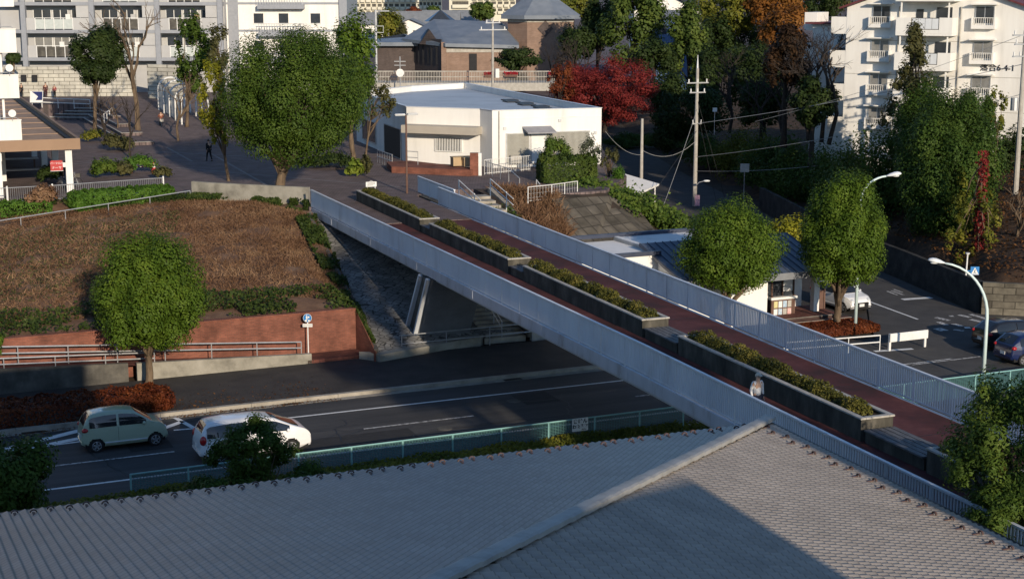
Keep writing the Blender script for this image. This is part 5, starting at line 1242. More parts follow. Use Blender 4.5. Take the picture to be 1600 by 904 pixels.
# stone wall and retaining wall at the foot of the wooded hill
def wall_line(name, label, pts, h, th_, material, z0=-0.1):
    m = MB()
    for i in range(len(pts) - 1):
        a, b2 = Vector(pts[i]), Vector(pts[i + 1]); d = (b2 - a).normalized(); nn = Vector((d.y, -d.x)) * th_ / 2
        m.prism([a - nn, b2 - nn, b2 + nn, a + nn], z0, h)
    return tag(m.build(name, material), label, 'wall')
wall_line('retaining_wall', 'dark concrete retaining wall along the side street below the wooded hill', [(20.9, 128), (23.0, 106), (25.0, 96.4), (26.8, 85.9)], 1.8, 0.3, M_concb)
wall_line('stone_wall', 'old stone block wall facing the junction below the leaf-strewn hill', [(26.72, 85.6), (36, 83.2), (60, 80)], 1.85, 0.35, M_block)
# ================================================================ VEGETATION
def crown_points(n, R3, seed, clumps=26, csize=0.42, hollow=0.45, shape='ball'):
    """leaf centres: clumps spread over an uneven ellipsoid, denser towards each clump's shell"""
    rg = np.random.default_rng(seed)
    d = rg.normal(0, 1, (clumps, 3)); d /= np.linalg.norm(d, axis=1, keepdims=True)
    if shape == 'dome': d[:, 2] = np.abs(d[:, 2]) * 1.0 - 0.35 * rg.random(clumps)
    rad = rg.uniform(0.45, 0.86, (clumps, 1))
    cc = d * rad
    if shape == 'cone': 
        t = rg.random(clumps); ang = rg.uniform(0, 2 * math.pi, clumps); rr = (1 - t) * rg.uniform(0.45, 0.95, clumps)
        cc = np.stack([rr * np.cos(ang), rr * np.sin(ang), t * 1.9 - 0.95], 1)
    if shape == 'full':                                                          # clipped crown: evenly packed clumps over a rounded body with a flattish underside
        gi = np.arange(clumps) + 0.5; zz = 1 - 2 * gi / clumps; an = gi * 2.39996 + rg.normal(0, 0.25, clumps); zz = np.clip(zz + rg.normal(0, 0.06, clumps), -0.98, 0.98)
        rr = np.sqrt(1 - np.abs(zz) ** 2.4); up_ = np.where(zz < 0, 1.0, 1 - 0.22 * zz)
        cc = np.stack([rr * np.cos(an) * up_, rr * np.sin(an) * up_, zz], 1) * rg.uniform(0.6, 0.84, (clumps, 1))
    if shape == 'egg':
        t = rg.beta(1.4, 1.5, clumps); ang = rg.uniform(0, 2 * math.pi, clumps); rr = np.sqrt(np.clip(1 - (t * 2 - 0.8) ** 2 / 1.44, 0.05, 1)) * rg.uniform(0.4, 0.85, clumps)
        cc = np.stack([rr * np.cos(ang), rr * np.sin(ang), t * 1.8 - 0.9], 1)
    cs = csize * rg.uniform(0.65, 1.25, clumps)
    w = cs ** 2; idx = rg.choice(clumps, n, p=w / w.sum())
    u = rg.normal(0, 1, (n, 3)); u /= np.linalg.norm(u, axis=1, keepdims=True)
    u[:, 2] += 0.25
    r = rg.uniform(hollow, 1.04, (n, 1))
    C = cc[idx] + u * r * cs[idx][:, None]
    if shape == 'full':                                                          # twiggy leafy core so that the crown is closed
        kk = n // 7; dd = rg.normal(0, 1, (kk, 3)); dd /= np.linalg.norm(dd, axis=1, keepdims=True); C[:kk] = dd * rg.uniform(0.45, 0.72, (kk, 1)); u[:kk] = dd
    N = u * 1.25 + C * 0.35 + np.array([0, 0, 0.3])
    return C * np.array(R3), N, cc * np.array(R3)

def limb_tree(name_bits, parent, base_r, trunk_h, targets, material, seed=0, fork=0.55, lean=(0, 0)):
    """tapered trunk that splits into limbs reaching towards the crown's clumps"""
    rg = random.Random(seed); m = MB()
    top = Vector((lean[0], lean[1], trunk_h))
    k = 6; pts = [Vector((0, 0, -0.25)).lerp(top, i / k) + Vector((rg.uniform(-.05, .05), rg.uniform(-.05, .05), 0)) * (i > 0) * base_r * 4 for i in range(k + 1)]
    m.tube(pts, [base_r * (1.35 if i == 0 else 1.0 - 0.4 * i / k) for i in range(k + 1)], 8)
    for t in targets:
        t = Vector(t); s = pts[rg.randint(3, k)]; mid = s.lerp(t, 0.5) + Vector((rg.uniform(-.3, .3), rg.uniform(-.3, .3), rg.uniform(0, .5))) * (t - s).length * 0.25
        m.tube([s, s.lerp(mid, 0.6), mid, mid.lerp(t, 0.6), t], [base_r * 0.5, base_r * 0.4, base_r * 0.3, base_r * 0.18, base_r * 0.06], 5)
    return m.build('trunk', material, parent, smooth=True)

def tree(name, label, base, crown_c, R3, n, leaf, lm, trunk_r=0.16, bark=None, seed=0, clumps=30, csize=0.42, shape='ball', group=None, limbs=9, hollow=0.45, cat='tree', aspect=0.62, flat=0.32, fork_h=None):
    t = thing(name, label, cat, base, 0, group)
    cc = Vector(crown_c) - Vector(base)
    C, N, cl = crown_points(n, R3, seed, clumps, csize, hollow, shape)
    o = quads_obj('crown', C, N, leaf, aspect, lm, t, seed, flat=flat); o.location = cc
    th_ = fork_h if fork_h is not None else max(0.4, cc.z - R3[2] * 0.55)
    rg = random.Random(seed); ids = list(range(len(cl))); rg.shuffle(ids)
    limb_tree('trunk', t, trunk_r, th_, [Vector(cl[i]) * 0.95 + cc for i in ids[:limbs]], bark or M_bark, seed, lean=(cc.x * 0.55, cc.y * 0.55))
    return t

def tree_px(name, label, bbox, Y, zb, n, leaf, lm, base_px=None, depth=None, base=None, **k):
    """crown fills the photo's box (x0, y0, x1, y1) at distance Y; trunk stands at ground height zb"""
    x0, y0, x1, y1 = bbox
    a, b2 = at_depth(x0, y0, Y), at_depth(x1, y1, Y)
    c = (a + b2) / 2; rx, rz = (b2.x - a.x) / 2, (a.z - b2.z) / 2
    if base is None:
        bx = at_depth(base_px, 400, Y).x if base_px else c.x
        base = (bx, Y, zb)
    ry = depth or rx
    return tree(name, label, base, (c.x, Y, c.z), (rx, ry, rz), n, leaf, lm, **k)

# --- round clipped street trees
tree_px('street_tree', 'round bright green tree on the pavement beside the red hedge', (132, 362, 334, 556), 68.6, 0.4, 62000, 0.125, L_round, base_px=224, trunk_r=0.2, seed=3, clumps=95, csize=0.27, hollow=0.6, shape='full', group='clipped street trees', limbs=12, fork_h=1.9)
tree_px('street_tree', 'round bright green tree in front of the blue-grey shop roof', (1056, 312, 1222, 466), 80.0, 0.1, 52000, 0.13, L_round, trunk_r=0.2, seed=5, clumps=95, csize=0.27, hollow=0.6, shape='full', group='clipped street trees', limbs=10)
tree_px('street_tree', 'tall egg-shaped green tree beside the shop entrance and red hedge', (1249, 272, 1386, 462), 81.9, 0.0, 62000, 0.13, L_round, base_px=1312, trunk_r=0.24, seed=6, clumps=95, csize=0.26, hollow=0.6, shape='full', group='clipped street trees', limbs=12, fork_h=2.2)
# --- plaza trees
tree_px('camphor_tree', 'large spreading dark green tree on the plaza left of the footbridge head', (334, 38, 584, 268), 103.6, UP, 100000, 0.15, L_camph, base_px=436, trunk_r=0.38, seed=11, clumps=85, csize=0.27, hollow=0.55, shape='full', limbs=16, depth=5.5, fork_h=2.2)
tree_px('plaza_tree', 'lighter green tree behind the large plaza tree', (470, 14, 598, 200), 119, UP, 14000, 0.26, L_round, trunk_r=0.22, seed=12, clumps=34, csize=0.33, hollow=0.3, limbs=12, base_px=557)
tree_px('plaza_tree', 'small thin-leaved tree beside the left wall of the hall', (560, 120, 622, 190), 121, UP, 1300, 0.22, L_olive, trunk_r=0.09, seed=13, clumps=22, csize=0.3, hollow=0.1, limbs=16, base_px=572)
tree_px('ginkgo_tree', 'yellow-leaved tree left of the large plaza tree', (296, 90, 374, 238), 109, UP, 5200, 0.2, L_yellow, trunk_r=0.12, seed=14, clumps=34, csize=0.22, hollow=0.1, limbs=16, base_px=362)
tree_px('plaza_tree', 'compact round dark tree in front of the pale block wall', (104, 36, 194, 136), 141, 5.0, 12000, 0.3, L_dark, trunk_r=0.2, seed=15, clumps=34, csize=0.36, limbs=8, base_px=158)
tree_px('plaza_tree', 'loose green tree above the round arches', (258, 14, 338, 160), 146, 5.3, 5200, 0.3, L_camph, trunk_r=0.17, seed=16, clumps=28, csize=0.3, hollow=0.15, limbs=14, base_px=300)
tree_px('plaza_tree', 'thin olive tree between the loose green tree and the large tree', (318, 30, 366, 130), 140, 5.0, 1600, 0.28, L_olive, trunk_r=0.1, seed=17, clumps=20, csize=0.3, hollow=0.1, limbs=14)
tree_px('plaza_tree', 'small dark tree behind the left balconies', (6, 78, 34, 108), 165, 6.3, 1500, 0.35, L_dark, trunk_r=0.15, seed=18, clumps=14, csize=0.4, limbs=5)
def bare_tree(name, label, base, h, spread, seed, r0=0.16, material=None, levels=4, group=None, leaf=None, nleaf=0):
    rg = random.Random(seed); t = thing(name, label, 'tree', base, 0, group); m = MB(); tips = []
    def grow(p, d, L, r, lev):
        q = p + d * L; mid = p.lerp(q, 0.5) + Vector((rg.uniform(-1, 1), rg.uniform(-1, 1), rg.uniform(-.3, .6))) * L * 0.1
        m.tube([p, mid, q], [r, r * 0.8, r * 0.62], 5 if lev < 2 else 4, cap=False)
        if lev >= levels: tips.append(q); return
        for k in range(rg.choice((2, 3, 3)) if lev else 4):
            a = Vector((rg.gauss(0, 1), rg.gauss(0, 1), rg.gauss(0.25, 0.6))).normalized()
            nd = (d * (0.75 if lev else 0.9) + a * spread).normalized()
            grow(p.lerp(q, rg.uniform(0.65, 1)), nd, L * rg.uniform(0.55, 0.82), r * 0.55, lev + 1)
    grow(Vector((0, 0, -0.2)), Vector((rg.uniform(-.1, .1), rg.uniform(-.1, .1), 1)).normalized(), h * 0.36, r0, 0)
    m.build('trunk', material or M_barkd, t)
    if leaf and nleaf:
        g = np.random.default_rng(seed); T = np.array([tuple(x) for x in tips]); C = T[g.integers(0, len(T), nleaf)] + g.normal(0, h * 0.045, (nleaf, 3))
        quads_obj('crown', C, g.normal(0, 1, (nleaf, 3)) + np.array([0, 0, 0.6]), 0.2, 0.6, leaf, t, seed)
    return t
def bpx(px, py, z): return tuple(at_level(px, py, z))
bare_tree('bare_tree', 'bare upright tree with stout limbs in front of the grey apartment slab', tuple(at_depth(214, 175, 143)[:2]) + (5.2,), 15, 0.55, 21, 0.28, M_bark, 4)
bare_tree('bare_tree', 'slim bare tree leaning beside the round arches', (*at_depth(278, 200, 137)[:2], 4.8), 8, 0.5, 22, 0.14, M_bark, 4)
bare_tree('bare_tree', 'thin bare sapling on the lower plaza beside the curved steps', (*at_depth(160, 205, 134)[:2], UP), 6, 0.45, 23, 0.1, M_barkd, 4)
bare_tree('bare_tree', 'dark thin sapling left of the straight plaza steps', (*at_depth(203, 235, 124)[:2], UP), 6.5, 0.4, 24, 0.1, M_barkd, 3)
bare_tree('bare_tree', 'low bush-like bare sapling before the pale block wall', (*at_depth(183, 195, 145)[:2], 5.0), 4.5, 0.7, 25, 0.09, M_bark, 4)
# --- shrubs and hedges
def hedge(name, label, cx, cy, z0, lx, ly, h, rz, n, leaf, lm, seed, cat='hedge', group=None, roundness=0.35):
    rg = np.random.default_rng(seed)
    u = rg.uniform(-1, 1, (n, 3)); f = rg.integers(0, 5, n)                       # five faces: top counted twice
    s = rg.choice((-1, 1), n)
    e = 1 - np.abs(rg.normal(0, 0.10, n))
    u[f <= 1, 2] = e[f <= 1]; u[f == 2, 0] = (s * e)[f == 2]; u[f >= 3, 1] = (s * e)[f >= 3]
    ln = (np.abs(u) ** 6).sum(1) ** (1 / 6); u = u * (1 - roundness * np.clip(ln - 0.9, 0, 1))[:, None]
    bump = 1 + 0.10 * np.sin(u[:, 0] * lx * 2.1 + seed) * np.cos(u[:, 1] * ly * 2.7) + 0.05 * np.sin(u[:, 0] * lx * 5.3)
    C = np.stack([u[:, 0] * lx / 2, u[:, 1] * ly / 2, (u[:, 2] * 0.5 + 0.5) * h * bump], 1)
    N = u ** 3 + np.array([0, 0, 0.3])
    o = quads_obj(name, C, N, leaf, 0.65, lm, seed=seed); o.location = (cx, cy, z0); o.rotation_euler = (0, 0, rz)
    tag(o, label, cat, group); return o
c = RW(2.5, 66.3, 0.1)
hedge('red_hedge', 'long low russet hedge along the kerb behind the green car', c[0], c[1], 0.12, 21.5, 2.7, 0.75, RROT, 26000, 0.12, L_redbush, 31)
p = (at_level(1275, 533, 0) + at_level(1362, 530, 0)) / 2
hedge('red_hedge', 'russet clipped bed around the foot of the egg-shaped tree', 17.6, 81.0, 0.0, 4.4, 2.2, 0.42, RROT, 7000, 0.11, L_redbush, 32)
p0, p1 = at_level(103, 325, UP - 0.1), at_level(268, 312, UP - 0.1); c = (p0 + p1) / 2
hedge('green_hedge', 'bright green clipped hedge below the balustrade', c.x, c.y + 0.6, UP - 0.35, (p1 - p0).length, 2.2, 1.15, math.atan2(p1.y - p0.y, p1.x - p0.x), 15000, 0.13, L_hedge, 33)
p = at_level(20, 332, UP - 0.4); hedge('green_hedge', 'short bright green hedge at the left edge below the arcade', p.x, p.y, UP - 0.6, 5.0, 2.0, 0.9, 0.3, 4500, 0.13, L_hedge, 34)
p = at_level(886, 292, UP - 0.3)
hedge('clipped_hedge', 'tall dark clipped hedge in front of the hall screens', p.x, p.y + 0.9, UP - 0.6, 4.3, 2.0, 2.35, R(17), 15000, 0.13, L_ever, 35)
def bush(label, px, py, z, rx, rz_, n, leaf, lm, seed, ry=None, name='shrub', group=None, clumps=16, csize=0.42, shape='dome'):
    p = at_level(px, py, z); C, N, _ = crown_points(n, (rx, ry or rx, rz_), seed, clumps, csize, 0.3, shape)
    o = quads_obj(name, C, N, leaf, 0.62, lm, seed=seed); o.location = (p.x, p.y, p.z + rz_ * 0.55); tag(o, label, 'shrub', group); return o
bush('broad-leaved bright shrub behind the balustrade, left of the striped barrier', 163, 278, UP, 1.0, 1.0, 1500, 0.22, L_vine, 41)
bush('grassy dull shrub just left of the striped barrier', 190, 276, UP, 0.9, 0.8, 1200, 0.24, L_olive, 42)
bush('dark shrub behind the striped barrier', 218, 270, UP, 1.3, 0.9, 1500, 0.2, L_hedge, 43)
bush('low shrub right of the striped barrier', 252, 279, UP, 0.8, 0.6, 800, 0.2, L_olive, 44)
bush('dark shrub inside the arcade beside the bicycle', 82, 285, UP, 1.0, 0.95, 1500, 0.2, L_dark, 45)
bush('clump of pale plumed grass by the balustrade', 66, 322, UP - 0.1, 1.1, 1.0, 1500, 0.26, L_dry, 46, name='plume_grass')
bush('yellow-green shrub by the sunken plaza', 148, 222, UP, 1.3, 0.7, 900, 0.22, L_ygreen, 47)
bush('spiky olive shrub beside the straight plaza steps', 178, 236, UP, 1.7, 1.0, 1600, 0.25, L_olive, 48)
bush('big-leaved yellow-green plant in a plaza bed', 554, 276, UP, 0.72, 0.95, 210, 0.5, L_big, 49, name='broadleaf_plant')
bush('dull thin shrub beside the big-leaved plant', 573, 275, UP, 0.55, 1.1, 700, 0.2, L_olive, 50)
bush('low dark shrubs under the trees beside the big-leaved plant', 520, 262, UP, 2.2, 0.8, 2500, 0.2, L_dark, 51)
bush('clipped egg-shaped shrub beside the carport roof', 964, 296, 3.9, 0.55, 1.0, 2600, 0.12, L_hedge, 52, clumps=20, csize=0.5, shape='egg')
# small trees in front of the hall
tree_px('garden_tree', 'small bushy green tree in front of the hall door', (842, 210, 893, 262), 113.5, UP - 0.2, 3200, 0.17, L_vine, trunk_r=0.07, seed=61, clumps=18, csize=0.36, limbs=8)
tree_px('garden_tree', 'grey-green airy tree at the right end of the hall', (896, 212, 946, 285), 112.5, UP - 0.2, 3000, 0.15, L_grey, trunk_r=0.07, seed=62, clumps=24, csize=0.3, hollow=0.1, limbs=14)
tree_px('garden_tree', 'thin olive tree just right of the hall corner', (935, 222, 968, 290), 111.5, 4.0, 800, 0.18, L_olive, trunk_r=0.06, seed=63, clumps=16, csize=0.3, hollow=0.1, limbs=14)
# --- red maple and trees behind
tree_px('red_maple', 'broad dark red maple behind the white hall', (848, 84, 1043, 200), 150, 4.6, 52000, 0.17, L_red, trunk_r=0.25, seed=71, clumps=110, csize=0.2, hollow=0.0, limbs=26, depth=6, bark=M_barkd, shape='ball')
tree_px('red_maple', 'small sparse maple with orange tips at the left of the big red maple', (850, 88, 905, 165), 146, 4.6, 2200, 0.24, L_redbush, trunk_r=0.12, seed=72, clumps=20, csize=0.3, hollow=0.1, limbs=14, bark=M_barkd)
BG = [('evergreen_tree', 'dense evergreen tree above the red maple', (938, -25, 1042, 105), 190, 5.5, 9000, 0.45, L_ever, 'egg', 81), ('evergreen_tree', 'dark evergreen tree between the tower and the dense evergreen', (905, -10, 962, 90), 196, 5.5, 5000, 0.45, L_dark, 'egg', 82),
      ('evergreen_tree', 'pointed evergreen tree right of the blue-walled house', (1042, 8, 1112, 125), 184, 5.5, 7500, 0.42, L_ever, 'egg', 83), ('evergreen_tree', 'dark evergreen tree behind the pointed evergreen', (1085, 30, 1150, 130), 194, 5.5, 5000, 0.45, L_dark, 'egg', 84),
      ('autumn_tree', 'yellow-green autumn tree at the top of the wooded hill', (1086, -22, 1188, 62), 200, 6.5, 6000, 0.4, L_ygreen, 'ball', 85), ('autumn_tree', 'orange autumn tree at the top of the wooded hill', (1165, -22, 1262, 50), 196, 6.5, 6000, 0.4, L_orange, 'ball', 86),
      ('autumn_tree', 'olive autumn tree left of the round tower roof', (862, -8, 930, 30), 235, 6, 3500, 0.45, L_ygreen, 'ball', 87), ('autumn_tree', 'loose olive tree between the lamp standard and the library', (612, 38, 640, 100), 235, 6, 2500, 0.45, L_olive, 'ball', 88),
      ('autumn_tree', 'olive tree in front of the far grey roofs', (578, 18, 636, 100), 260, 6, 4200, 0.5, L_ygreen, 'egg', 89), ('far_tree', 'dark red far tree below the cream apartment row', (628, 12, 664, 30), 420, 7, 900, 0.9, L_redbush, 'ball', 90),
      ('far_tree', 'green far tree below the cream apartment row', (664, 10, 690, 30), 410, 7, 900, 0.9, L_ever, 'ball', 91), ('far_tree', 'rounded dark green tree left of the tower roof', (732, 4, 778, 32), 330, 7, 2000, 0.7, L_ever, 'ball', 92),
      ('far_tree', 'pale red far tree right of the skylight', (688, 24, 704, 36), 300, 7, 400, 0.7, L_redbush, 'ball', 93), ('hill_tree', 'dark tree in the middle of the wooded hill', (1118, 60, 1222, 178), 170, 5.5, 9000, 0.34, L_dark, 'ball', 94),
      ('hill_tree', 'dark brown-leaved tree left of the apartment block', (1192, 40, 1264, 150), 127, 5.5, 6000, 0.32, leaf_mat('leaf_brown', (0.02, 0.012, 0.008), (0.05, 0.028, 0.014), (0.11, 0.055, 0.022)), 'ball', 95),
      ('hill_tree', 'dark low tree between the maple and the wooded hill', (1010, 110, 1075, 190), 165, 5, 5000, 0.34, L_dark, 'ball', 96), ('hill_tree', 'dark tree behind the overpass end', (770, 72, 850, 112), 178, 6, 3800, 0.34, L_dark, 'ball', 97),
      ('hill_tree', 'dark thicket tree above the right end of the red maple', (985, 60, 1060, 125), 172, 5, 4500, 0.36, L_dark, 'ball', 98), ('hill_tree', 'dark leafy tree beside the library tower', (868, 40, 930, 95), 188, 6, 4000, 0.36, L_dark, 'ball', 99),
      ('hill_tree', 'orange-brown tree above the hill beside the apartment block', (1190, 10, 1262, 90), 175, 6.5, 5000, 0.36, L_orange, 'ball', 100), ('hill_tree', 'dark evergreen above the hedge at the middle of the hill', (1075, 80, 1135, 165), 168, 5, 5000, 0.34, L_dark, 'egg', 101),
      ('hill_tree', 'dark tree at the top of the hill between the orange tree and the apartment block', (1240, -35, 1322, 34), 230, 6.5, 4500, 0.42, L_dark, 'ball', 104), ('hill_tree', 'olive tree behind the apartment block roof edge', (1268, -30, 1345, 20), 260, 6.5, 3500, 0.45, L_olive, 'ball', 105),
      ('hill_tree', 'dark broad tree low between the yellow-green tree and the brown one', (1122, 28, 1215, 115), 205, 5.5, 6500, 0.4, L_dark, 'ball', 106), ('hill_tree', 'dark bushy tree just right of the red maple', (1012, 150, 1082, 240), 158, 4.5, 5000, 0.3, L_dark, 'ball', 107), ('hill_tree', 'dark tree behind the tall utility pole', (1060, 130, 1140, 215), 156, 4.5, 5500, 0.3, L_dark, 'ball', 108),
      ('hill_tree', 'dark tree below the brown-leaved tree', (1150, 120, 1240, 205), 148, 4.5, 6000, 0.32, L_dark, 'ball', 102), ('hill_tree', 'dark lower tree left of the end balconies', (1235, 120, 1306, 205), 121, 4.5, 6000, 0.3, L_dark, 'ball', 103)]
for (nm, lab, bb, Y, zb, n, lf, lm, shp, sd_) in BG:
    tree_px(nm, lab, bb, Y, zb, n, lf, lm, trunk_r=0.25, seed=sd_, clumps=34, csize=0.36, shape=shp, limbs=6, bark=M_barkd, group=('trees beyond the hall and side street' if nm != 'far_tree' else 'far trees below the apartment rows'))
for i, (px, py, Y, z, h, lab) in enumerate(((868, 100, 182, 5.5, 9, 'bare spreading tree beside the library tower'), (905, 95, 178, 5.5, 9, 'bare grey tree above the left side of the red maple'), (1005, 90, 175, 5.2, 8, 'bare tree above the middle of the red maple'), (1025, 95, 171, 5.2, 7, 'pale-stemmed bare tree above the right side of the red maple'),
                                             (1285, 190, 123, 6.3, 12, 'black bare tree against the shaded side of the apartment block'), (1265, 170, 124, 6.3, 11, 'black bare tree left of the apartment block'), (1190, 200, 140, 4.5, 9, 'dark bare tree in the middle of the wooded hill'), (1140, 190, 150, 4.5, 9, 'dark bare tree above the street hedge'), (1225, 215, 134, 5.5, 9, 'dark bare tree above the right end of the street hedge'), (1300, 100, 121, 6.3, 13, 'tall bare tree touching the end balconies'))):
    p = at_depth(px, py, Y); bare_tree('bare_tree', lab, (p.x, Y, z), h, 0.62, 200 + i, 0.2, M_barkd, 5 if i > 3 else 4, 'bare trees on and around the wooded hill')
# --- right hill
tree_px('evergreen_tree', 'big dark green conifer-like tree above the retaining wall', (1402, 138, 1556, 396), 101, 2.5, 80000, 0.165, L_conif, base_px=1468, trunk_r=0.22, seed=111, clumps=110, csize=0.27, hollow=0.5, shape='full', limbs=10, bark=M_barkd, depth=4)
tree_px('evergreen_tree', 'second dark evergreen close behind the big one', (1385, 120, 1480, 330), 109, 3.5, 30000, 0.16, L_conif, trunk_r=0.2, seed=112, clumps=80, csize=0.3, hollow=0.5, shape='full', limbs=8, bark=M_barkd)
tree_px('evergreen_tree', 'slim tall evergreen against the white apartment wall', (1372, 44, 1478, 200), 111, 5.0, 7500, 0.24, L_olive, base_px=1432, trunk_r=0.16, seed=113, clumps=52, csize=0.22, shape='cone', hollow=0.1, limbs=22, bark=M_barkd)
tree_px('evergreen_tree', 'dark rounded evergreen right of the big one', (1490, 130, 1556, 250), 106, 4.5, 14000, 0.16, L_conif, trunk_r=0.16, seed=117, clumps=36, csize=0.3, shape='egg', limbs=8, bark=M_barkd)
tree_px('autumn_tree', 'thin yellowing tree beside the utility pole in front of the apartment block', (1540, 130, 1578, 215), 108, 5.0, 1100, 0.22, L_ygreen, trunk_r=0.08, seed=114, clumps=22, csize=0.26, hollow=0.1, limbs=16)
t_ = tree_px('autumn_tree', 'small autumn tree with red ivy on its trunk and yellow leaves', (1478, 270, 1578, 440), 94, 2.2, 2800, 0.2, L_ygreen, base_px=1528, trunk_r=0.13, seed=115, clumps=40, csize=0.17, hollow=0.0, limbs=14, bark=M_bark, fork_h=5.5)
rg = np.random.default_rng(77); n = 900; zz = rg.uniform(0, 6.2, n) ; an = rg.uniform(0, 6.283, n)
quads_obj('ivy', np.stack([0.2 * np.cos(an) + rg.normal(0, .1, n), 0.2 * np.sin(an) + rg.normal(0, .1, n), zz], 1), np.stack([np.cos(an), np.sin(an), an * 0 + .3], 1), 0.2, 0.8, L_red, t_, 77)
tree_px('autumn_tree', 'greener autumn tree just behind the ivy-clad one', (1480, 255, 1560, 400), 97.5, 2.8, 2600, 0.2, L_ygreen, trunk_r=0.1, seed=116, clumps=30, csize=0.24, hollow=0.1, limbs=18, bark=M_barkd)
p = at_depth(1590, 418, 94.5); bare_tree('bare_tree', 'bare pollarded trunk at the right edge above the stone wall', (p.x, p.y, 2.3), 5.5, 0.5, 221, 0.16, M_bark, 3)
tree_px('hill_tree', 'dark tree behind the autumn trees at the right edge', (1540, 200, 1640, 330), 112, 6, 6000, 0.26, L_dark, trunk_r=0.2, seed=118, clumps=30, csize=0.36, limbs=8, bark=M_barkd)
p = at_level(1232, 392, 1.0); bush('small yellow-leaved tree behind the shop roof', 1230, 395, 1.5, 1.7, 1.7, 1700, 0.2, L_yellow, 53, clumps=20, csize=0.35)
# shrubs along the far side of the side street
for i, (px, py, Y, rx, rz_, lm) in enumerate(((975, 262, 139, 2.4, 1.9, L_dark), (1000, 248, 141, 2.0, 1.6, L_ever), (1028, 250, 138, 2.2, 1.6, L_dark), (1060, 245, 136, 2.2, 1.8, L_dark), (1095, 226, 135, 1.9, 2.0, L_vine), (1120, 240, 133, 2.4, 1.8, L_ever), (1148, 216, 134, 2.2, 2.1, L_ygreen), (1180, 216, 133, 2.2, 2.0, L_ygreen),
                                               (1200, 238, 130, 2.6, 1.8, L_dark), (1240, 214, 131, 1.9, 1.7, L_vine), (1235, 244, 128, 2.6, 1.8, L_ever), (1275, 240, 127, 2.6, 1.8, L_dark), (1310, 236, 124, 2.4, 1.8, L_dark), (1345, 222, 121, 2.6, 1.9, L_ever), (1385, 214, 119, 2.4, 1.9, L_ever), (1330, 260, 119, 2.6, 1.6, L_dark), (1370, 262, 115, 2.6, 1.8, L_dark))):
    Y = 108.0
    while Y < 178 and xr(Y) + 3.0 > (px - 800) / CAM_F * Y * 1.012: Y += 0.5          # just beyond the far kerb of the side street
    p = at_depth(px, py, Y); g_ = max(0.2, hill_z(p.x, Y)); rz2 = max(1.2, (p.z + rz_ * 0.75 - g_) / 1.3); p.z = g_ + rz2 * 0.3
    C, N, _ = crown_points(3600, (rx * 1.25, rx * 1.1, rz2), 300 + i, 26, 0.36, 0.35, 'dome')
    o = quads_obj('shrub', C, N, 0.22, 0.62, lm if lm is not L_dark else L_conif, seed=300 + i); o.location = p
    kind = {L_dark.name: 'dark', L_ever.name: 'deep green', L_vine.name: 'fresh green', L_ygreen.name: 'sunlit yellow-green'}[lm.name]
    tag(o, kind + ' rounded shrub on the far side of the side street, number %d counted from the maple' % (i + 1) if False else kind + ' shrub in the street hedge, ' + ['at its left end below the maple', 'just right of its left end', 'third clump from its left end', 'left of the tall utility pole', 'behind the tall utility pole', 'low, right of the tall pole', 'left of the two bright ones', 'right of the two bright ones', 'below the right bright one', 'small and bright at the hill foot', 'below the small bright one', 'under the black bare trees', 'at the corner of the apartment block', 'below the apartment windows', 'left of the slim tall evergreen', 'front row, left of the tall egg tree top', 'front row, behind the curved lamp'][i], 'shrub', 'shrubs along the side street')
rg = np.random.default_rng(55); n = 34000; Y = rg.uniform(108, 160, n); X = np.array([xr(y) for y in Y]) + 2.6 + np.abs(rg.normal(0, 3.0, n))
nz_ = np.array([_nz.noise(Vector((a * 0.33, b2 * 0.33, 3.0))) for a, b2 in zip(X, Y)]); Z = np.array([hill_z(a, b2) for a, b2 in zip(X, Y)])
C = np.stack([X, Y, np.maximum(Z, 0.1) + (0.95 + nz_ * 1.1).clip(0.15, 2) * rg.random(n) ** 0.5], 1)
o = quads_obj('undergrowth', C, np.tile([-0.2, -0.4, 0.8], (n, 1)), 0.24, 0.65, L_conif, seed=55); o['kind'] = 'stuff'
# vines over the bank beside the carport
rg = np.random.default_rng(5); n = 9000
pa_, pb_, pc_ = at_level(905, 296, 4.3), at_level(980, 318, 3.6), at_level(1070, 365, 1.2)
tt_ = rg.random(n); base = np.where(tt_[:, None] < 0.5, np.array(pa_)[None] * (1 - 2 * tt_[:, None]) + np.array(pb_)[None] * 2 * tt_[:, None], np.array(pb_)[None] * (2 - 2 * tt_[:, None]) + np.array(pc_)[None] * (2 * tt_[:, None] - 1))
C = base + np.stack([rg.normal(0, 0.8, n), rg.normal(0, 0.9, n), np.abs(rg.normal(0, 0.38, n))], 1)
o = quads_obj('climbing_vines', C, np.tile([0.1, -0.5, 0.8], (n, 1)), 0.24, 0.8, L_vine, seed=5); o['kind'] = 'stuff'
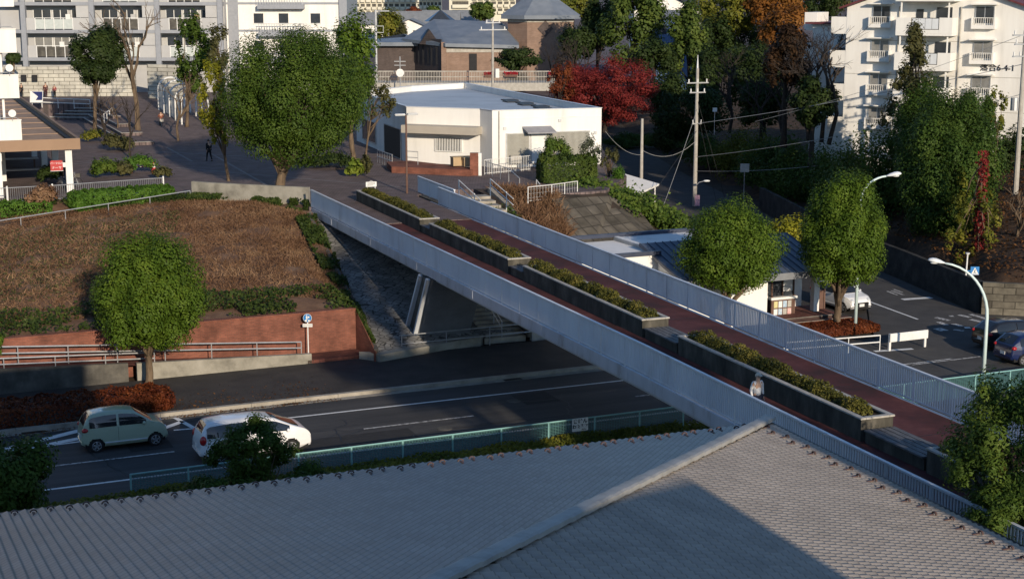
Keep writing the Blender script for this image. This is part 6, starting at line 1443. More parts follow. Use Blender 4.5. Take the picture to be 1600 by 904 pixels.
# scrub on the banks: dry stalks, creeping green at the edges
def scatter(pts, n, rowf, colf, seed, lift=(0.02, 0.3)):
    rg = np.random.default_rng(seed); h, w = len(pts), len(pts[0]); A = np.array([[tuple(p) for p in r] for r in pts])
    r = rg.uniform(*rowf, n) * (h - 1.001); c = rg.uniform(*colf, n) * (w - 1.001); i, j = r.astype(int), c.astype(int); fr, fc = (r - i)[:, None], (c - j)[:, None]
    P = A[i, j] * (1 - fr) * (1 - fc) + A[i + 1, j] * fr * (1 - fc) + A[i, j + 1] * (1 - fr) * fc + A[i + 1, j + 1] * fr * fc
    return P + np.stack([np.zeros(n), np.zeros(n), rg.uniform(*lift, n)], 1), rg
def stalks(name, P, rg, L, w, material, seed, up=0.75):
    n = len(P); d = rg.normal(0, 1, (n, 3)); d[:, 2] = np.abs(d[:, 2]) * up + 0.25; d /= np.linalg.norm(d, axis=1, keepdims=True)
    s = np.cross(d, rg.normal(0, 1, (n, 3))); s /= np.linalg.norm(s, axis=1, keepdims=True) + 1e-9
    ln = L * rg.uniform(0.5, 1.5, (n, 1)); ws = w * rg.uniform(0.6, 1.5, (n, 1))
    Q = np.stack([P - s * ws, P + s * ws, P + d * ln + s * ws * 0.3, P + d * ln - s * ws * 0.3], 1).reshape(-1, 3)
    me = bpy.data.meshes.new(name); me.vertices.add(4 * n); me.vertices.foreach_set('co', Q.astype(np.float32).ravel())
    me.loops.add(4 * n); me.loops.foreach_set('vertex_index', np.arange(4 * n, dtype=np.int32)); me.polygons.add(n)
    me.polygons.foreach_set('loop_start', np.arange(0, 4 * n, 4, dtype=np.int32)); me.polygons.foreach_set('loop_total', np.full(n, 4, dtype=np.int32))
    me.materials.append(material); me.update(calc_edges=True); me.validate(); o = bpy.data.objects.new(name, me); COL.objects.link(o); o['kind'] = 'stuff'; return o
P_, rg = scatter(bank_pts, 75000, (0.06, 0.74), (0.2, 0.97), 7, (-0.02, 0.08)); stalks('dry_stalks', P_, rg, 0.22, 0.02, L_dry, 7, 0.5)
def band(name, n, rowf, colf, seed, lm, size, lift, thr=-0.12):
    P_, rg = scatter(bank_pts, n, rowf, colf, seed, lift); P_ = P_[np.array([_nz.noise(Vector(p) * 0.45) + 0.5 * _nz.noise(Vector(p) * 1.3) for p in P_]) > thr]; n = len(P_); o = quads_obj(name, P_, np.tile([0, -0.3, 0.9], (n, 1)), size, 0.7, lm, seed=seed); o['kind'] = 'stuff'
band('green_creeper', 15000, (0.0, 0.11), (0.2, 0.98), 8, L_creep, 0.17, (0.0, 0.4))
band('crest_creeper', 15000, (0.72, 0.93), (0.2, 0.99), 9, L_creep, 0.17, (0.0, 0.4))
band('edge_creeper', 14000, (0.1, 0.98), (0.9, 1.0), 10, L_creep, 0.17, (0.0, 0.45), -0.1)
P_, rg = scatter(bank_pts, 5200, (0.15, 0.6), (0.25, 0.55), 12, (0.0, 0.25)); o = quads_obj('grass_tufts', P_, np.tile([0, -0.3, 0.9], (5200, 1)), 0.2, 0.4, L_olive, seed=12); o['kind'] = 'stuff'
P_, rg = scatter(bankr_pts, 9000, (0.35, 0.97), (0.18, 0.62), 13, (-0.02, 0.1)); stalks('dry_stalks', P_, rg, 0.5, 0.028, L_dry, 13)
P_, rg = scatter(bankr_pts, 2500, (0.1, 0.6), (0.0, 0.2), 14, (0, 0.2)); o = quads_obj('grass_tufts', P_, np.tile([0, 0, 1.0], (2500, 1)), 0.16, 0.5, L_vine, seed=14); o['kind'] = 'stuff'
# fallen leaves on the hill, along the kerb
rg = np.random.default_rng(15); n = 26000; X = rg.uniform(24, 60, n); Y = rg.uniform(83, 124, n)
Z = np.array([hill_z(a, b2) for a, b2 in zip(X, Y)]); k_ = Z > 1.0; C = np.stack([X, Y, Z + 0.12], 1)[k_]
o = quads_obj('fallen_leaves', C, np.tile([0, 0, 1.0], (len(C), 1)), 0.2, 0.7, leaf_mat('leaf_fallen', (0.05, 0.022, 0.01), (0.13, 0.06, 0.022), (0.26, 0.13, 0.05)), seed=15, flat=0.4); o['kind'] = 'stuff'
n = 2600; U = rg.uniform(-6, 20, n) ; NN = 64.6 + np.abs(rg.normal(0, 0.5, n)) * np.where(rg.random(n) < 0.4, -0.35, 3.2)
C = np.array([RW(u, v, 0.18 if v > 65 else 0.02) for u, v in zip(U, NN)]); o = quads_obj('fallen_leaves', C, np.tile([0, 0, 1.0], (n, 1)), 0.1, 0.7, _mats['leaf_fallen'], seed=16, flat=0.25); o['kind'] = 'stuff'
# grass and low bushes between fence and tiled house
rg = np.random.default_rng(17); n = 34000
U, NN = rg.uniform(-8, 31, n), 53.38 - np.abs(rg.normal(0, 1.0, n)); C = np.array([RW(u, v, 0.16 + (0.36 + 0.16 * _nz.noise(Vector((u * 0.8, v * 0.8, 0))) + 0.12) * q) for u, v, q in zip(U, NN, rg.random(n) ** 0.4)])
o = quads_obj('verge_groundcover', C, np.tile([0, -0.2, 0.9], (n, 1)), 0.13, 0.6, L_ygreen, seed=17); o['kind'] = 'stuff'
C = np.array([RW(u, v, 0.15 + 0.35 * random.random()) for u, v in zip(rg.uniform(31.4, 36, 2600), rg.uniform(51.5, 53.8, 2600))]); o = quads_obj('verge_groundcover', C, np.tile([0, -0.2, 0.9], (2600, 1)), 0.14, 0.6, L_ygreen, seed=18); o['kind'] = 'stuff'
# near trees
tree_px('garden_tree', 'dark small-leaved tree in front of the white minivan', (314, 646, 476, 768), 49.5, 0.1, 14000, 0.1, L_camph, trunk_r=0.09, seed=121, clumps=40, csize=0.23, hollow=0.2, limbs=14, depth=1.5, base_px=405, fork_h=0.9)
tree_px('garden_tree', 'dark leafy shrub-tree just right of the one before the minivan', (430, 725, 530, 800), 48.5, 0.1, 5000, 0.11, L_camph, trunk_r=0.06, seed=122, clumps=22, csize=0.34, limbs=8, depth=1.2)
tree_px('garden_tree', 'dark bush under the tree before the minivan', (285, 735, 420, 800), 48.2, 0.1, 6000, 0.11, L_camph, trunk_r=0.06, seed=123, clumps=26, csize=0.34, limbs=8, depth=1.2)
tree_px('garden_tree', 'dark dense tree at the lower left corner', (-70, 668, 98, 830), 46.0, 0.1, 16000, 0.14, L_camph, trunk_r=0.12, seed=124, clumps=40, csize=0.34, limbs=10, depth=2)
tree_px('garden_tree', 'leafy tree in the lower right corner beside the footbridge', (1482, 565, 1690, 862), 36.5, 0.1, 26000, 0.115, L_vine, trunk_r=0.16, seed=125, clumps=70, csize=0.25, hollow=0.15, limbs=18, depth=1.9, aspect=0.42)
tree_px('garden_tree', 'lower leafy shrub-tree hiding the near end of the footbridge railing', (1494, 735, 1660, 885), 35.2, 0.1, 13000, 0.115, L_vine, trunk_r=0.08, seed=127, clumps=44, csize=0.27, hollow=0.15, limbs=10, depth=1.2, aspect=0.42)
tree_px('garden_tree', 'green leafy edge of a tree at the far left', (-60, 498, 10, 565), 62, 0.1, 4200, 0.14, L_round, trunk_r=0.1, seed=126, clumps=20, csize=0.36, limbs=6)
# unseen trees added behind the viewpoint, crowns shaped to shade road, slope and deck
tree('shadow_caster_tree', 'unseen broad tree added behind the viewpoint to shade the road', (23.4, 0.5, 0), (23.4, 0.5, 21.7), (5.2, 3.0, 1.55), 11000, 0.4, L_camph, trunk_r=0.35, seed=131, clumps=40, csize=0.36, limbs=10)

pp, qq = 22.0, -8.0
tree('shadow_caster_tree', 'unseen slimmer tree added behind the viewpoint to shade the stone slope', (pp * .932 + 2.9, pp * .362 + qq * .932, 0), (pp * .932 + 2.9, pp * .362 + qq * .932, 26.9), (1.5, 1.5, 3.4), 5000, 0.4, L_camph, trunk_r=0.3, seed=132, clumps=30, csize=0.4, limbs=8)

pp = 25.1
tree('shadow_caster_tree', 'unseen bushy tree added behind the viewpoint to shade the near lane of the footbridge', (pp * .932 + 2.9, pp * .362 + qq * .932, 0), (pp * .932 + 2.9, pp * .362 + qq * .932, 17.4), (0.85, 1.6, 2.9), 4000, 0.4, L_camph, trunk_r=0.3, seed=133, clumps=30, csize=0.4, limbs=8)
# ================================================================ POLES, LAMPS, SIGNS
def utility_pole(label, base, h, r=0.16, arms=((-0.9, 0.9, 0.0),), extra=(), spike=0.0, name='utility_pole', rz=GRID):
    t = thing(name, label, 'utility pole', base, rz, 'utility poles')
    m = MB(); m.tube([(0, 0, -0.2), (0, 0, h)], [r, r * 0.62], 10); m.build('pole', M_pole, t)
    if spike: m = MB(); m.tube([(0, 0, h), (0, 0, h + spike)], [r * 0.55, 0.03], 8); m.build('spike', M_steel, t)
    for (x0, x1, dz) in arms:
        m = MB(); m.box(x0, x1, -0.14, -0.05, h - dz - 0.05, h - dz + 0.05); o = m.build('cross_arm', M_steel, t)
        k = 3
        for i in range(k): x = x0 + (x1 - x0) * (0.08 + 0.84 * i / (k - 1)); g = MB(); g.tube([(x, -0.1, h - dz + 0.05), (x, -0.1, h - dz + 0.32)], [0.06, 0.05], 6); g.build('insulator', M_wht, o)
    for (x, z, w, hh) in extra:
        m = MB(); m.tube([(x, 0.0, z), (x, 0.0, z + hh)], w, 10); m.build('transformer', M_steel, t)
    return t
pb = at_level(1085, 322, 0.0)
u1 = utility_pole('tall utility pole with cross-arms beside the side street', pb, 11.6, 0.2, ((-1.0, 1.0, 1.2), (-0.75, 0.75, 2.0), (-0.45, 0.45, 4.6)), (), 1.1)
p2b = at_level(1001, 338, 0.0); u2 = utility_pole('plain utility pole in front of the maple and carport', (p2b.x, p2b.y, 0), 7.9, 0.17, ())
p3 = at_depth(1592, 215, 104); u3 = utility_pole('utility pole with transformer at the right edge before the apartment block', (p3.x, 104, 4.5), 10.9, 0.2, ((-1.1, 1.1, 0.3), (-0.9, 0.9, 0.9), (-1.0, 0.2, 1.7)), ((-0.55, 5.6, 0.26, 0.85),))
p4 = at_depth(770, 130, 158); u4 = utility_pole('utility pole in front of the brick library', (p4.x, 158, 4.7), at_depth(770, 28, 158).z - 4.7, 0.16, ((-1.5, 1.5, 1.2), (-0.8, 0.8, 0.5)))
m = MB(); m.box(0.2, 0.6, -0.3, 0.1, 4.5, 5.4); m.build('meter_box', M_wht, u4)
p5 = at_depth(588, 92, 170)
t = thing('lamp_standard', 'tall square-armed steel standard rising behind the big plaza trees', 'pole', (p5.x, 170, 5.0), 0)
zt = at_depth(588, 16, 170).z - 5.0; m = MB(); m.tube([(0, 0, -0.2), (0, 0, zt)], 0.13, 8); m.build('pole', M_steel, t)
m = MB(); m.box(0, 1.5, -0.05, 0.05, zt - 0.15, zt - 0.05); m.box(0, 0.85, -0.04, 0.04, zt - 1.75, zt - 1.68); m.box(0, 0.85, -0.04, 0.04, zt - 2.45, zt - 2.38); m.box(0.8, 0.85, -0.04, 0.04, zt - 2.38, zt - 1.75); m.build('arm', M_steel, t)
# wires
def wire(label, a, b2, sag, r=0.02, material=None):
    r *= 0.7
    a, b2 = Vector(a), Vector(b2); m = MB()
    m.tube([a.lerp(b2, i / 14) - Vector((0, 0, sag * 4 * (i / 14) * (1 - i / 14))) for i in range(15)], r, 4)
    return tag(m.build('overhead_wire', material or M_wirel), label, 'wire', 'overhead wires')
U1 = lambda z, x=0: local_xy((pb.x, pb.y, z), x, -0.1); U3 = lambda z, x=0: local_xy((p3.x, 104, z), x, -0.1)
wire('top wire from the tall pole across the apartment wall to the right-edge pole', U1(7.0), U3(13.2), 0.25, 0.03)
wire('second wire below it between the same two poles', U1(4.2), U3(11.2), 0.5, 0.025)
wire('lowest wire crossing the shrubs on the hill', U1(3.0), U3(9.0), 0.9, 0.02)
wire('wire rising steeply across the apartment balconies to the right edge', at_depth(1180, 190, 124), U3(15.2), 0.35, 0.02)
wire('stay wire slanting from the tall pole down to the left', U1(8.2), Vector((p2b.x + 0.3, p2b.y - 12, 1.6)), 0.15, 0.025, M_wirel)
wire('sagging wire between the tall pole and the plain pole', U1(5.6), (p2b.x, p2b.y, 5.4), 0.9, 0.025)
wire('wire from the plain pole towards the hall corner', (p2b.x, p2b.y, 5.0), at_depth(946, 205, 119), 0.5, 0.02)
wire('first stay wire beside the tall pole running down right', U1(9.0), (pb.x + 2.6, pb.y - 1.5, 0.1), 0.02, 0.025, M_wire)
wire('second stay wire beside the tall pole running down right', U1(8.2), (pb.x + 1.8, pb.y - 1.0, 0.1), 0.02, 0.02, M_wire)
wire('stay of the tall pole reaching the vine-covered bank', U1(6.4), at_level(986, 352, 1.2), 0.02, 0.025, M_wire)
# curved street lamps
def street_lamp(label, base, h, reach, rz, fr=0.55):
    t = thing('street_lamp', label, 'street lamp', base, rz, 'curved street lamps')
    m = MB(); pts = [Vector((0, 0, -0.1)), Vector((0, 0, h * fr))]
    for i in range(1, 11):
        a = math.pi / 2 * i / 10 * 0.93; pts.append(Vector((reach * (1 - math.cos(a)), 0, h * fr + (h * (1 - fr)) * math.sin(a))))
    m.tube(pts, [0.095, 0.08] + [0.075 - 0.003 * i for i in range(10)], 10); m.build('pole', M_lamp, t, smooth=True)
    d = (pts[-1] - pts[-2]).normalized(); c = pts[-1]
    m = MB(); ring = []
    prof = [(0, 0.05), (0.1, 0.09), (0.25, 0.16), (0.45, 0.21), (0.62, 0.2), (0.76, 0.13), (0.82, 0.03)]
    vs, fs = [], []
    for (x, r) in prof:
        for j in range(12):
            a = 2 * math.pi * j / 12; vs.append(c + d * x + Vector((0, r * math.cos(a), 0)) + Vector((-d.z, 0, d.x)) * (r * 0.75 * math.sin(a) if math.sin(a) > 0 else r * 0.35 * math.sin(a)))
    for i in range(len(prof) - 1):
        for j in range(12): fs.append((i * 12 + j, i * 12 + (j + 1) % 12, (i + 1) * 12 + (j + 1) % 12, (i + 1) * 12 + j))
    fs.append(tuple(range(11, -1, -1))); fs.append(tuple((len(prof) - 1) * 12 + j for j in range(12)))
    m.add(vs, fs); m.build('lamp_head', M_lens, t, smooth=True)
    m = MB(); m.ball(c + d * 0.5 + Vector((d.z, 0, -d.x)) * 0.07, 0.2, 0.13, 0.06, 10, 6); m.build('lens', M_lens, t, smooth=True); return t
lb = at_level(1536, 596, 0); lt = at_depth(1448, 408, lb.y)
street_lamp('pale green curved street lamp nearest the junction, leaning its head left', (lb.x, lb.y, 0), at_depth(1500, 414, lb.y).z + 0.1, 2.35, math.pi)
lb = at_level(1336, 516, 0); street_lamp('pale green curved street lamp behind the egg-shaped tree, head to the right', (lb.x, lb.y, 0), at_depth(1395, 275, lb.y).z, 1.45, 0, 0.84)
# twin plaza lamp on brown post
p = at_level(636, 302, UP)
t = thing('plaza_lamp', 'slim brown lamp post with two flat heads at the footbridge head', 'lamp post', (p.x, p.y, UP), GRID)
h = at_depth(636, 180, p.y).z - UP; m = MB(); m.tube([(0, 0, -0.1), (0, 0, h)], [0.075, 0.06], 8); m.build('pole', M_brown, t)
for s in (-1, 1):
    m = MB(); m.box(s * 0.07 if s > 0 else -0.82, 0.82 if s > 0 else -0.07, -0.16, 0.16, h - 0.02, h + 0.11); m.build('lamp_head', M_steel, t, bevel=0.04)
p = at_depth(1100, 283, 127.5); t = thing('pole_lamp', 'small street lamp head on the tall utility pole', 'lamp', (p.x + 0.1, p.y, p.z), 0)
m = MB(); m.tube([(-0.75, 0, -0.35), (-0.5, 0, -0.1), (-0.1, 0, 0.0)], 0.03, 6); m.build('arm', M_steel, t); m = MB(); m.ball((0.12, 0, 0.02), 0.3, 0.14, 0.09, 10, 6); m.build('head', M_lens, t, smooth=True)
# round blue pedestrian/bicycle sign
p = at_level(482, 561, 0.15)
t = thing('round_sign', 'round blue pedestrian and bicycle sign with white plate on a thin pole', 'road sign', (p.x, p.y, 0.15), 0)
h = at_depth(480, 494, p.y).z - 0.15
m = MB(); m.tube([(0, 0.04, -0.1), (0, 0.04, h + 0.02)], 0.032, 8); m.build('pole', M_wht, t)
m = MB(); m.tube([(0, -0.012, h - 0.22 + 0.14), (0, 0.004, h - 0.22 + 0.14)], 0.215, 28); m.build('disc_rim', M_wht, t)
m = MB(); m.tube([(0, -0.018, h - 0.08), (0, -0.0125, h - 0.08)], 0.2, 28); m.build('disc', M_blue, t)
m = MB(); z = h - 0.08
m.box(-0.07, 0.01, -0.022, -0.0185, z - 0.02, z + 0.08); m.tube([(-0.03, -0.022, z + 0.125), (-0.03, -0.0185, z + 0.125)], 0.032, 10); m.box(-0.06, -0.035, -0.022, -0.0185, z - 0.1, z - 0.02); m.box(-0.025, 0.0, -0.022, -0.0185, z - 0.1, z - 0.02)
m.box(0.03, 0.1, -0.022, -0.0185, z + 0.0, z + 0.09)
for x in (-0.075, 0.075): m.tube([(x, -0.022, z - 0.13), (x, -0.0185, z - 0.13)], 0.05, 12)
m.build('symbol', M_wht, t)
m = MB(); m.box(-0.24, 0.24, -0.015, 0.004, h - 0.53, h - 0.37); m.build('plate', M_wht, t)
text_mesh('lettering', '自転車歩行者専用', 0.055, M_ink, t, (0, -0.018, h - 0.45), (R(90), 0, 0), 0.001)
# square crossing sign + slim white post by the wall
p = at_level(1506, 477, 0)
t = thing('crossing_sign', 'blue crossing sign with white triangle on a slim white post before the hill', 'road sign', (p.x, p.y, 0), 0)
h = at_depth(1508, 396, p.y).z; m = MB(); m.tube([(0, 0, -0.1), (0.02, 0, h * 0.6), (0.05, 0, h)], [0.05, 0.05, 0.045], 8); m.tube([(0.05, 0, h - 0.05), (0.05, 0, h + 0.05)], [0.1, 0.14], 8); m.build('post', M_wht, t)
z = at_depth(1520, 423, p.y).z; x = 0.52; m = MB(); m.box(x - 0.25, x + 0.25, -0.02, 0.02, z - 0.23, z + 0.25); m.box(0.05, x - 0.25, -0.01, 0.01, z - 0.03, z + 0.03); m.build('board', M_blue, t)
m = MB(); m.add([(x - 0.2, -0.024, z - 0.16), (x + 0.2, -0.024, z - 0.16), (x, -0.024, z + 0.21)], [(0, 1, 2)]); m.box(x - 0.22, x + 0.22, -0.024, -0.0205, z - 0.22, z - 0.18); m.build('triangle', M_wht, t)
m = MB(); m.tube([(x + 0.01, -0.03, z + 0.07), (x + 0.01, -0.025, z + 0.07)], 0.026, 10); m.beam((x, -0.028, z + 0.04), (x - 0.01, -0.028, z - 0.05), 0.006, 0.045, (1, 0, 0)); m.beam((x - 0.01, -0.028, z - 0.05), (x + 0.05, -0.028, z - 0.14), 0.006, 0.026, (1, 0, 0)); m.beam((x - 0.01, -0.028, z - 0.05), (x - 0.06, -0.028, z - 0.14), 0.006, 0.026, (1, 0, 0)); m.build('walker_symbol', M_ink, t)
# mirror sign on thin pole, small signs
p = at_level(1162, 318, 0); t = thing('square_mirror', 'square pale traffic mirror on a thin pole beside the side street', 'mirror', (p.x, p.y, 0), 0)
h = at_depth(1165, 268, p.y).z; m = MB(); m.tube([(0, 0.05, -0.1), (0, 0.05, h)], 0.04, 6); m.build('pole', M_steel, t); m = MB(); m.box(-0.38, 0.38, -0.03, 0.03, h - 0.05, h + 0.68); m.build('face', M_steel, t)
p = at_level(1187, 320, 0); m = MB(); m.tube([(0, 0, -0.1), (0, 0, 1.1)], 0.05, 6); tag(m.build('short_post', M_steel, loc=p), 'short grey post right of the square mirror', 'post')
p = at_depth(1117, 172, 138); t = thing('small_sign', 'small pale sign among the shrubs right of the tall utility pole', 'sign', (p.x, p.y, p.z), 0); m = MB(); m.box(-0.2, 0.2, -0.02, 0.02, -0.15, 0.2); m.build('board', M_wht, t); m = MB(); m.tube([(0, 0.03, -2.2), (0, 0.03, -0.15)], 0.03, 5); m.build('post', M_steel, t)
p = at_depth(1088, 318, 128.6); m = MB(); m.box(-0.2, 0.2, -0.03, 0.03, -0.45, 0.45); tag(m.build('pink_sign', mat('pink_sign', [(0.6, 0.25, 0.35), (0.7, 0.5, 0.55)], scale=6), loc=(p.x + .05, p.y - 0.25, p.z + 0.3)), 'small pink and white sign strapped to the foot of the tall utility pole', 'sign')
p = at_depth(625, 108, 163); t = thing('clock_post', 'round white dial on a thin post before the overpass', 'dial', (p.x, 163, p.z), 0)
m = MB(); m.tube([(0, -0.05, -0.4), (0, 0.05, -0.4)], 0.42, 20); m.build('dial', M_wht, t); m = MB(); m.tube([(0, 0.1, -3), (0, 0.1, 1.3)], 0.06, 6); m.box(-0.6, 0.6, 0.06, 0.1, 0.35, 0.42); m.box(-0.6, 0.6, 0.06, 0.1, 0.75, 0.82); m.build('post', M_steel, t)
p = at_level(57, 166, 6.3)
t = thing('guide_board', 'slanted dark blue and white guide board on the terrace beside the arcade', 'sign', (p.x, p.y, 6.3), 0)
m = MB(); m.add([(-1.2, 0, 0.5), (1.2, 0, 0.5), (1.2, 0.6, 2.0), (-1.2, 0.6, 2.0), (-1.2, 0.08, 0.46), (1.2, 0.08, 0.46), (1.2, 0.68, 1.96), (-1.2, 0.68, 1.96)], [(0, 1, 2, 3), (7, 6, 5, 4), (0, 4, 5, 1), (1, 5, 6, 2), (2, 6, 7, 3), (3, 7, 4, 0)]); m.v = [(x * .55, y * .55, z * .75) for x, y, z in m.v]; m.build('board', M_wht, t)
m = MB(); m.add([(-0.1, 0.1, 0.82), (1.1, 0.1, 0.82), (1.1, 0.57, 1.95), (-0.9, 0.57, 1.95), (0.3, 0.3, 1.3)], [(0, 1, 2, 3, 4)]); m.v = [(x * .55, y * .55, z * .75) for x, y, z in m.v]; m.build('blue_field', mat('navy', [(0.012, 0.02, 0.09), (0.02, 0.03, 0.12)]), t)
m = MB(); m.tube([(-0.9, 0.4, -0.1), (-0.9, 0.4, 1.2)], 0.06); m.tube([(0.9, 0.4, -0.1), (0.9, 0.4, 1.2)], 0.06); m.v = [(x * .55, y * .55, z * .75) for x, y, z in m.v]; m.build('legs', M_wht, t)
# striped barrier on the plaza
p = at_level(203, 270, UP); t = thing('striped_barrier', 'red and white striped barrier with cones on the plaza', 'barrier', (p.x, p.y, UP), R(8))
for x in (0, 1.75):
    m = MB(); m.tube([(x, 0, 0), (x, 0, 0.75)], [0.2, 0.05], 10); o = m.build('cone', M_red, t); m = MB(); m.tube([(x, 0, 0.38), (x, 0, 0.5)], [0.135, 0.105], 10); m.tube([(x, 0, 0.58), (x, 0, 0.66)], [0.1, 0.08], 10); m.build('stripe', M_wht, o)
for hh in (0.45, 0.68):
    m, q = MB(), MB()
    for i in range(12): (m if i % 2 else q).tube([(0.1 + i * 0.13, -0.02, hh), (0.23 + i * 0.13, -0.02, hh)], 0.035, 6)
    m.build('bar_white', M_wht, t); q.build('bar_dark', M_concd if hh > 0.5 else M_red, t)
# guard rails by the junction
a, b2 = RW(48.5, 62.05, 0), RW(50.75, 62.2, 0); t = thing('guard_beam', 'short white steel guard beam on two legs at the junction corner', 'guard rail', a, RROT)
m = MB(); m.box(-0.05, 2.35, -0.04, 0.04, 0.48, 0.92); m.build('beam', M_wht, t, bevel=0.02)
for x in (0.02, 2.25): m = MB(); m.box(x - 0.06, x + 0.06, 0.05, 0.15, -0.05, 0.9); m.build('leg', M_wht, t)
q = at_level(1375, 548, 0); pipe_rail('pipe_guard', 'white two-bar pipe rail round the russet bed', [(q.x, q.y + 0.1, 0), (q.x - 5.2, q.y - 1.6, 0)], (0.8, 0.45), 1.7, 0.035, M_wht)
q0 = at_level(1180, 478, 0); pipe_rail('pipe_guard', 'white hoop rail left of the notice board', [(q0.x - 2.6, q0.y - 1.2, 0), (q0.x + 0.3, q0.y, 0)], (0.95, 0.5), 1.4, 0.035, M_wht)
# green mesh fence down the step bank, white wire frame by the vines
def sloped_fence(label, pts, h, seg, material, mesh=True, name='bank_fence'):
    t = thing(name, label, 'fence', pts[0], 0); P = [Vector(p) - Vector(pts[0]) for p in pts]
    m = MB()
    for i in range(len(P) - 1): m.tube([P[i] + Vector((0, 0, h)), P[i + 1] + Vector((0, 0, h))], 0.03, 5); m.tube([P[i] + Vector((0, 0, 0.08)), P[i + 1] + Vector((0, 0, 0.08))], 0.02, 5)
    m.build('rails', material, t); m = MB()
    for i in range(len(P) - 1):
        k = max(1, int((P[i + 1] - P[i]).length / seg))
        for j in range(k + 1): q = P[i].lerp(P[i + 1], j / k); m.tube([q - Vector((0, 0, .15)), q + Vector((0, 0, h))], 0.035, 5)
    m.build('posts', material, t)['kind'] = 'stuff'
    if mesh:
        m = MB()
        for i in range(len(P) - 1):
            L = (P[i + 1] - P[i]).length; k = int(L / (0.14 if material is M_steel else 0.25))
            for j in range(k): q = P[i].lerp(P[i + 1], j / k); m.tube([q + Vector((0, 0, .08)), q + Vector((0, 0, h))], 0.006, 3, cap=False)
            for z in (range(1, int(h / 0.14)) if material is M_steel else (2, 4, 6)): m.tube([P[i] + Vector((0, 0, z * 0.14)), P[i + 1] + Vector((0, 0, z * 0.14))], 0.006, 3, cap=False)
        m.build('mesh_panel', M_gdark if material is M_steel else M_wht, t)
    return t
sloped_fence('green mesh fence running down the bank beside the paved slope', [at_level(838, 306, 4.5), at_level(862, 338, 3.2), at_level(896, 384, 1.6)], 1.1, 2.4, M_steel)
sloped_fence('white wire frame fence at the top of the paved slope', [at_level(825, 316, 4.4), at_level(862, 312, 4.4), at_level(902, 306, 4.4)], 1.0, 1.3, M_wht)

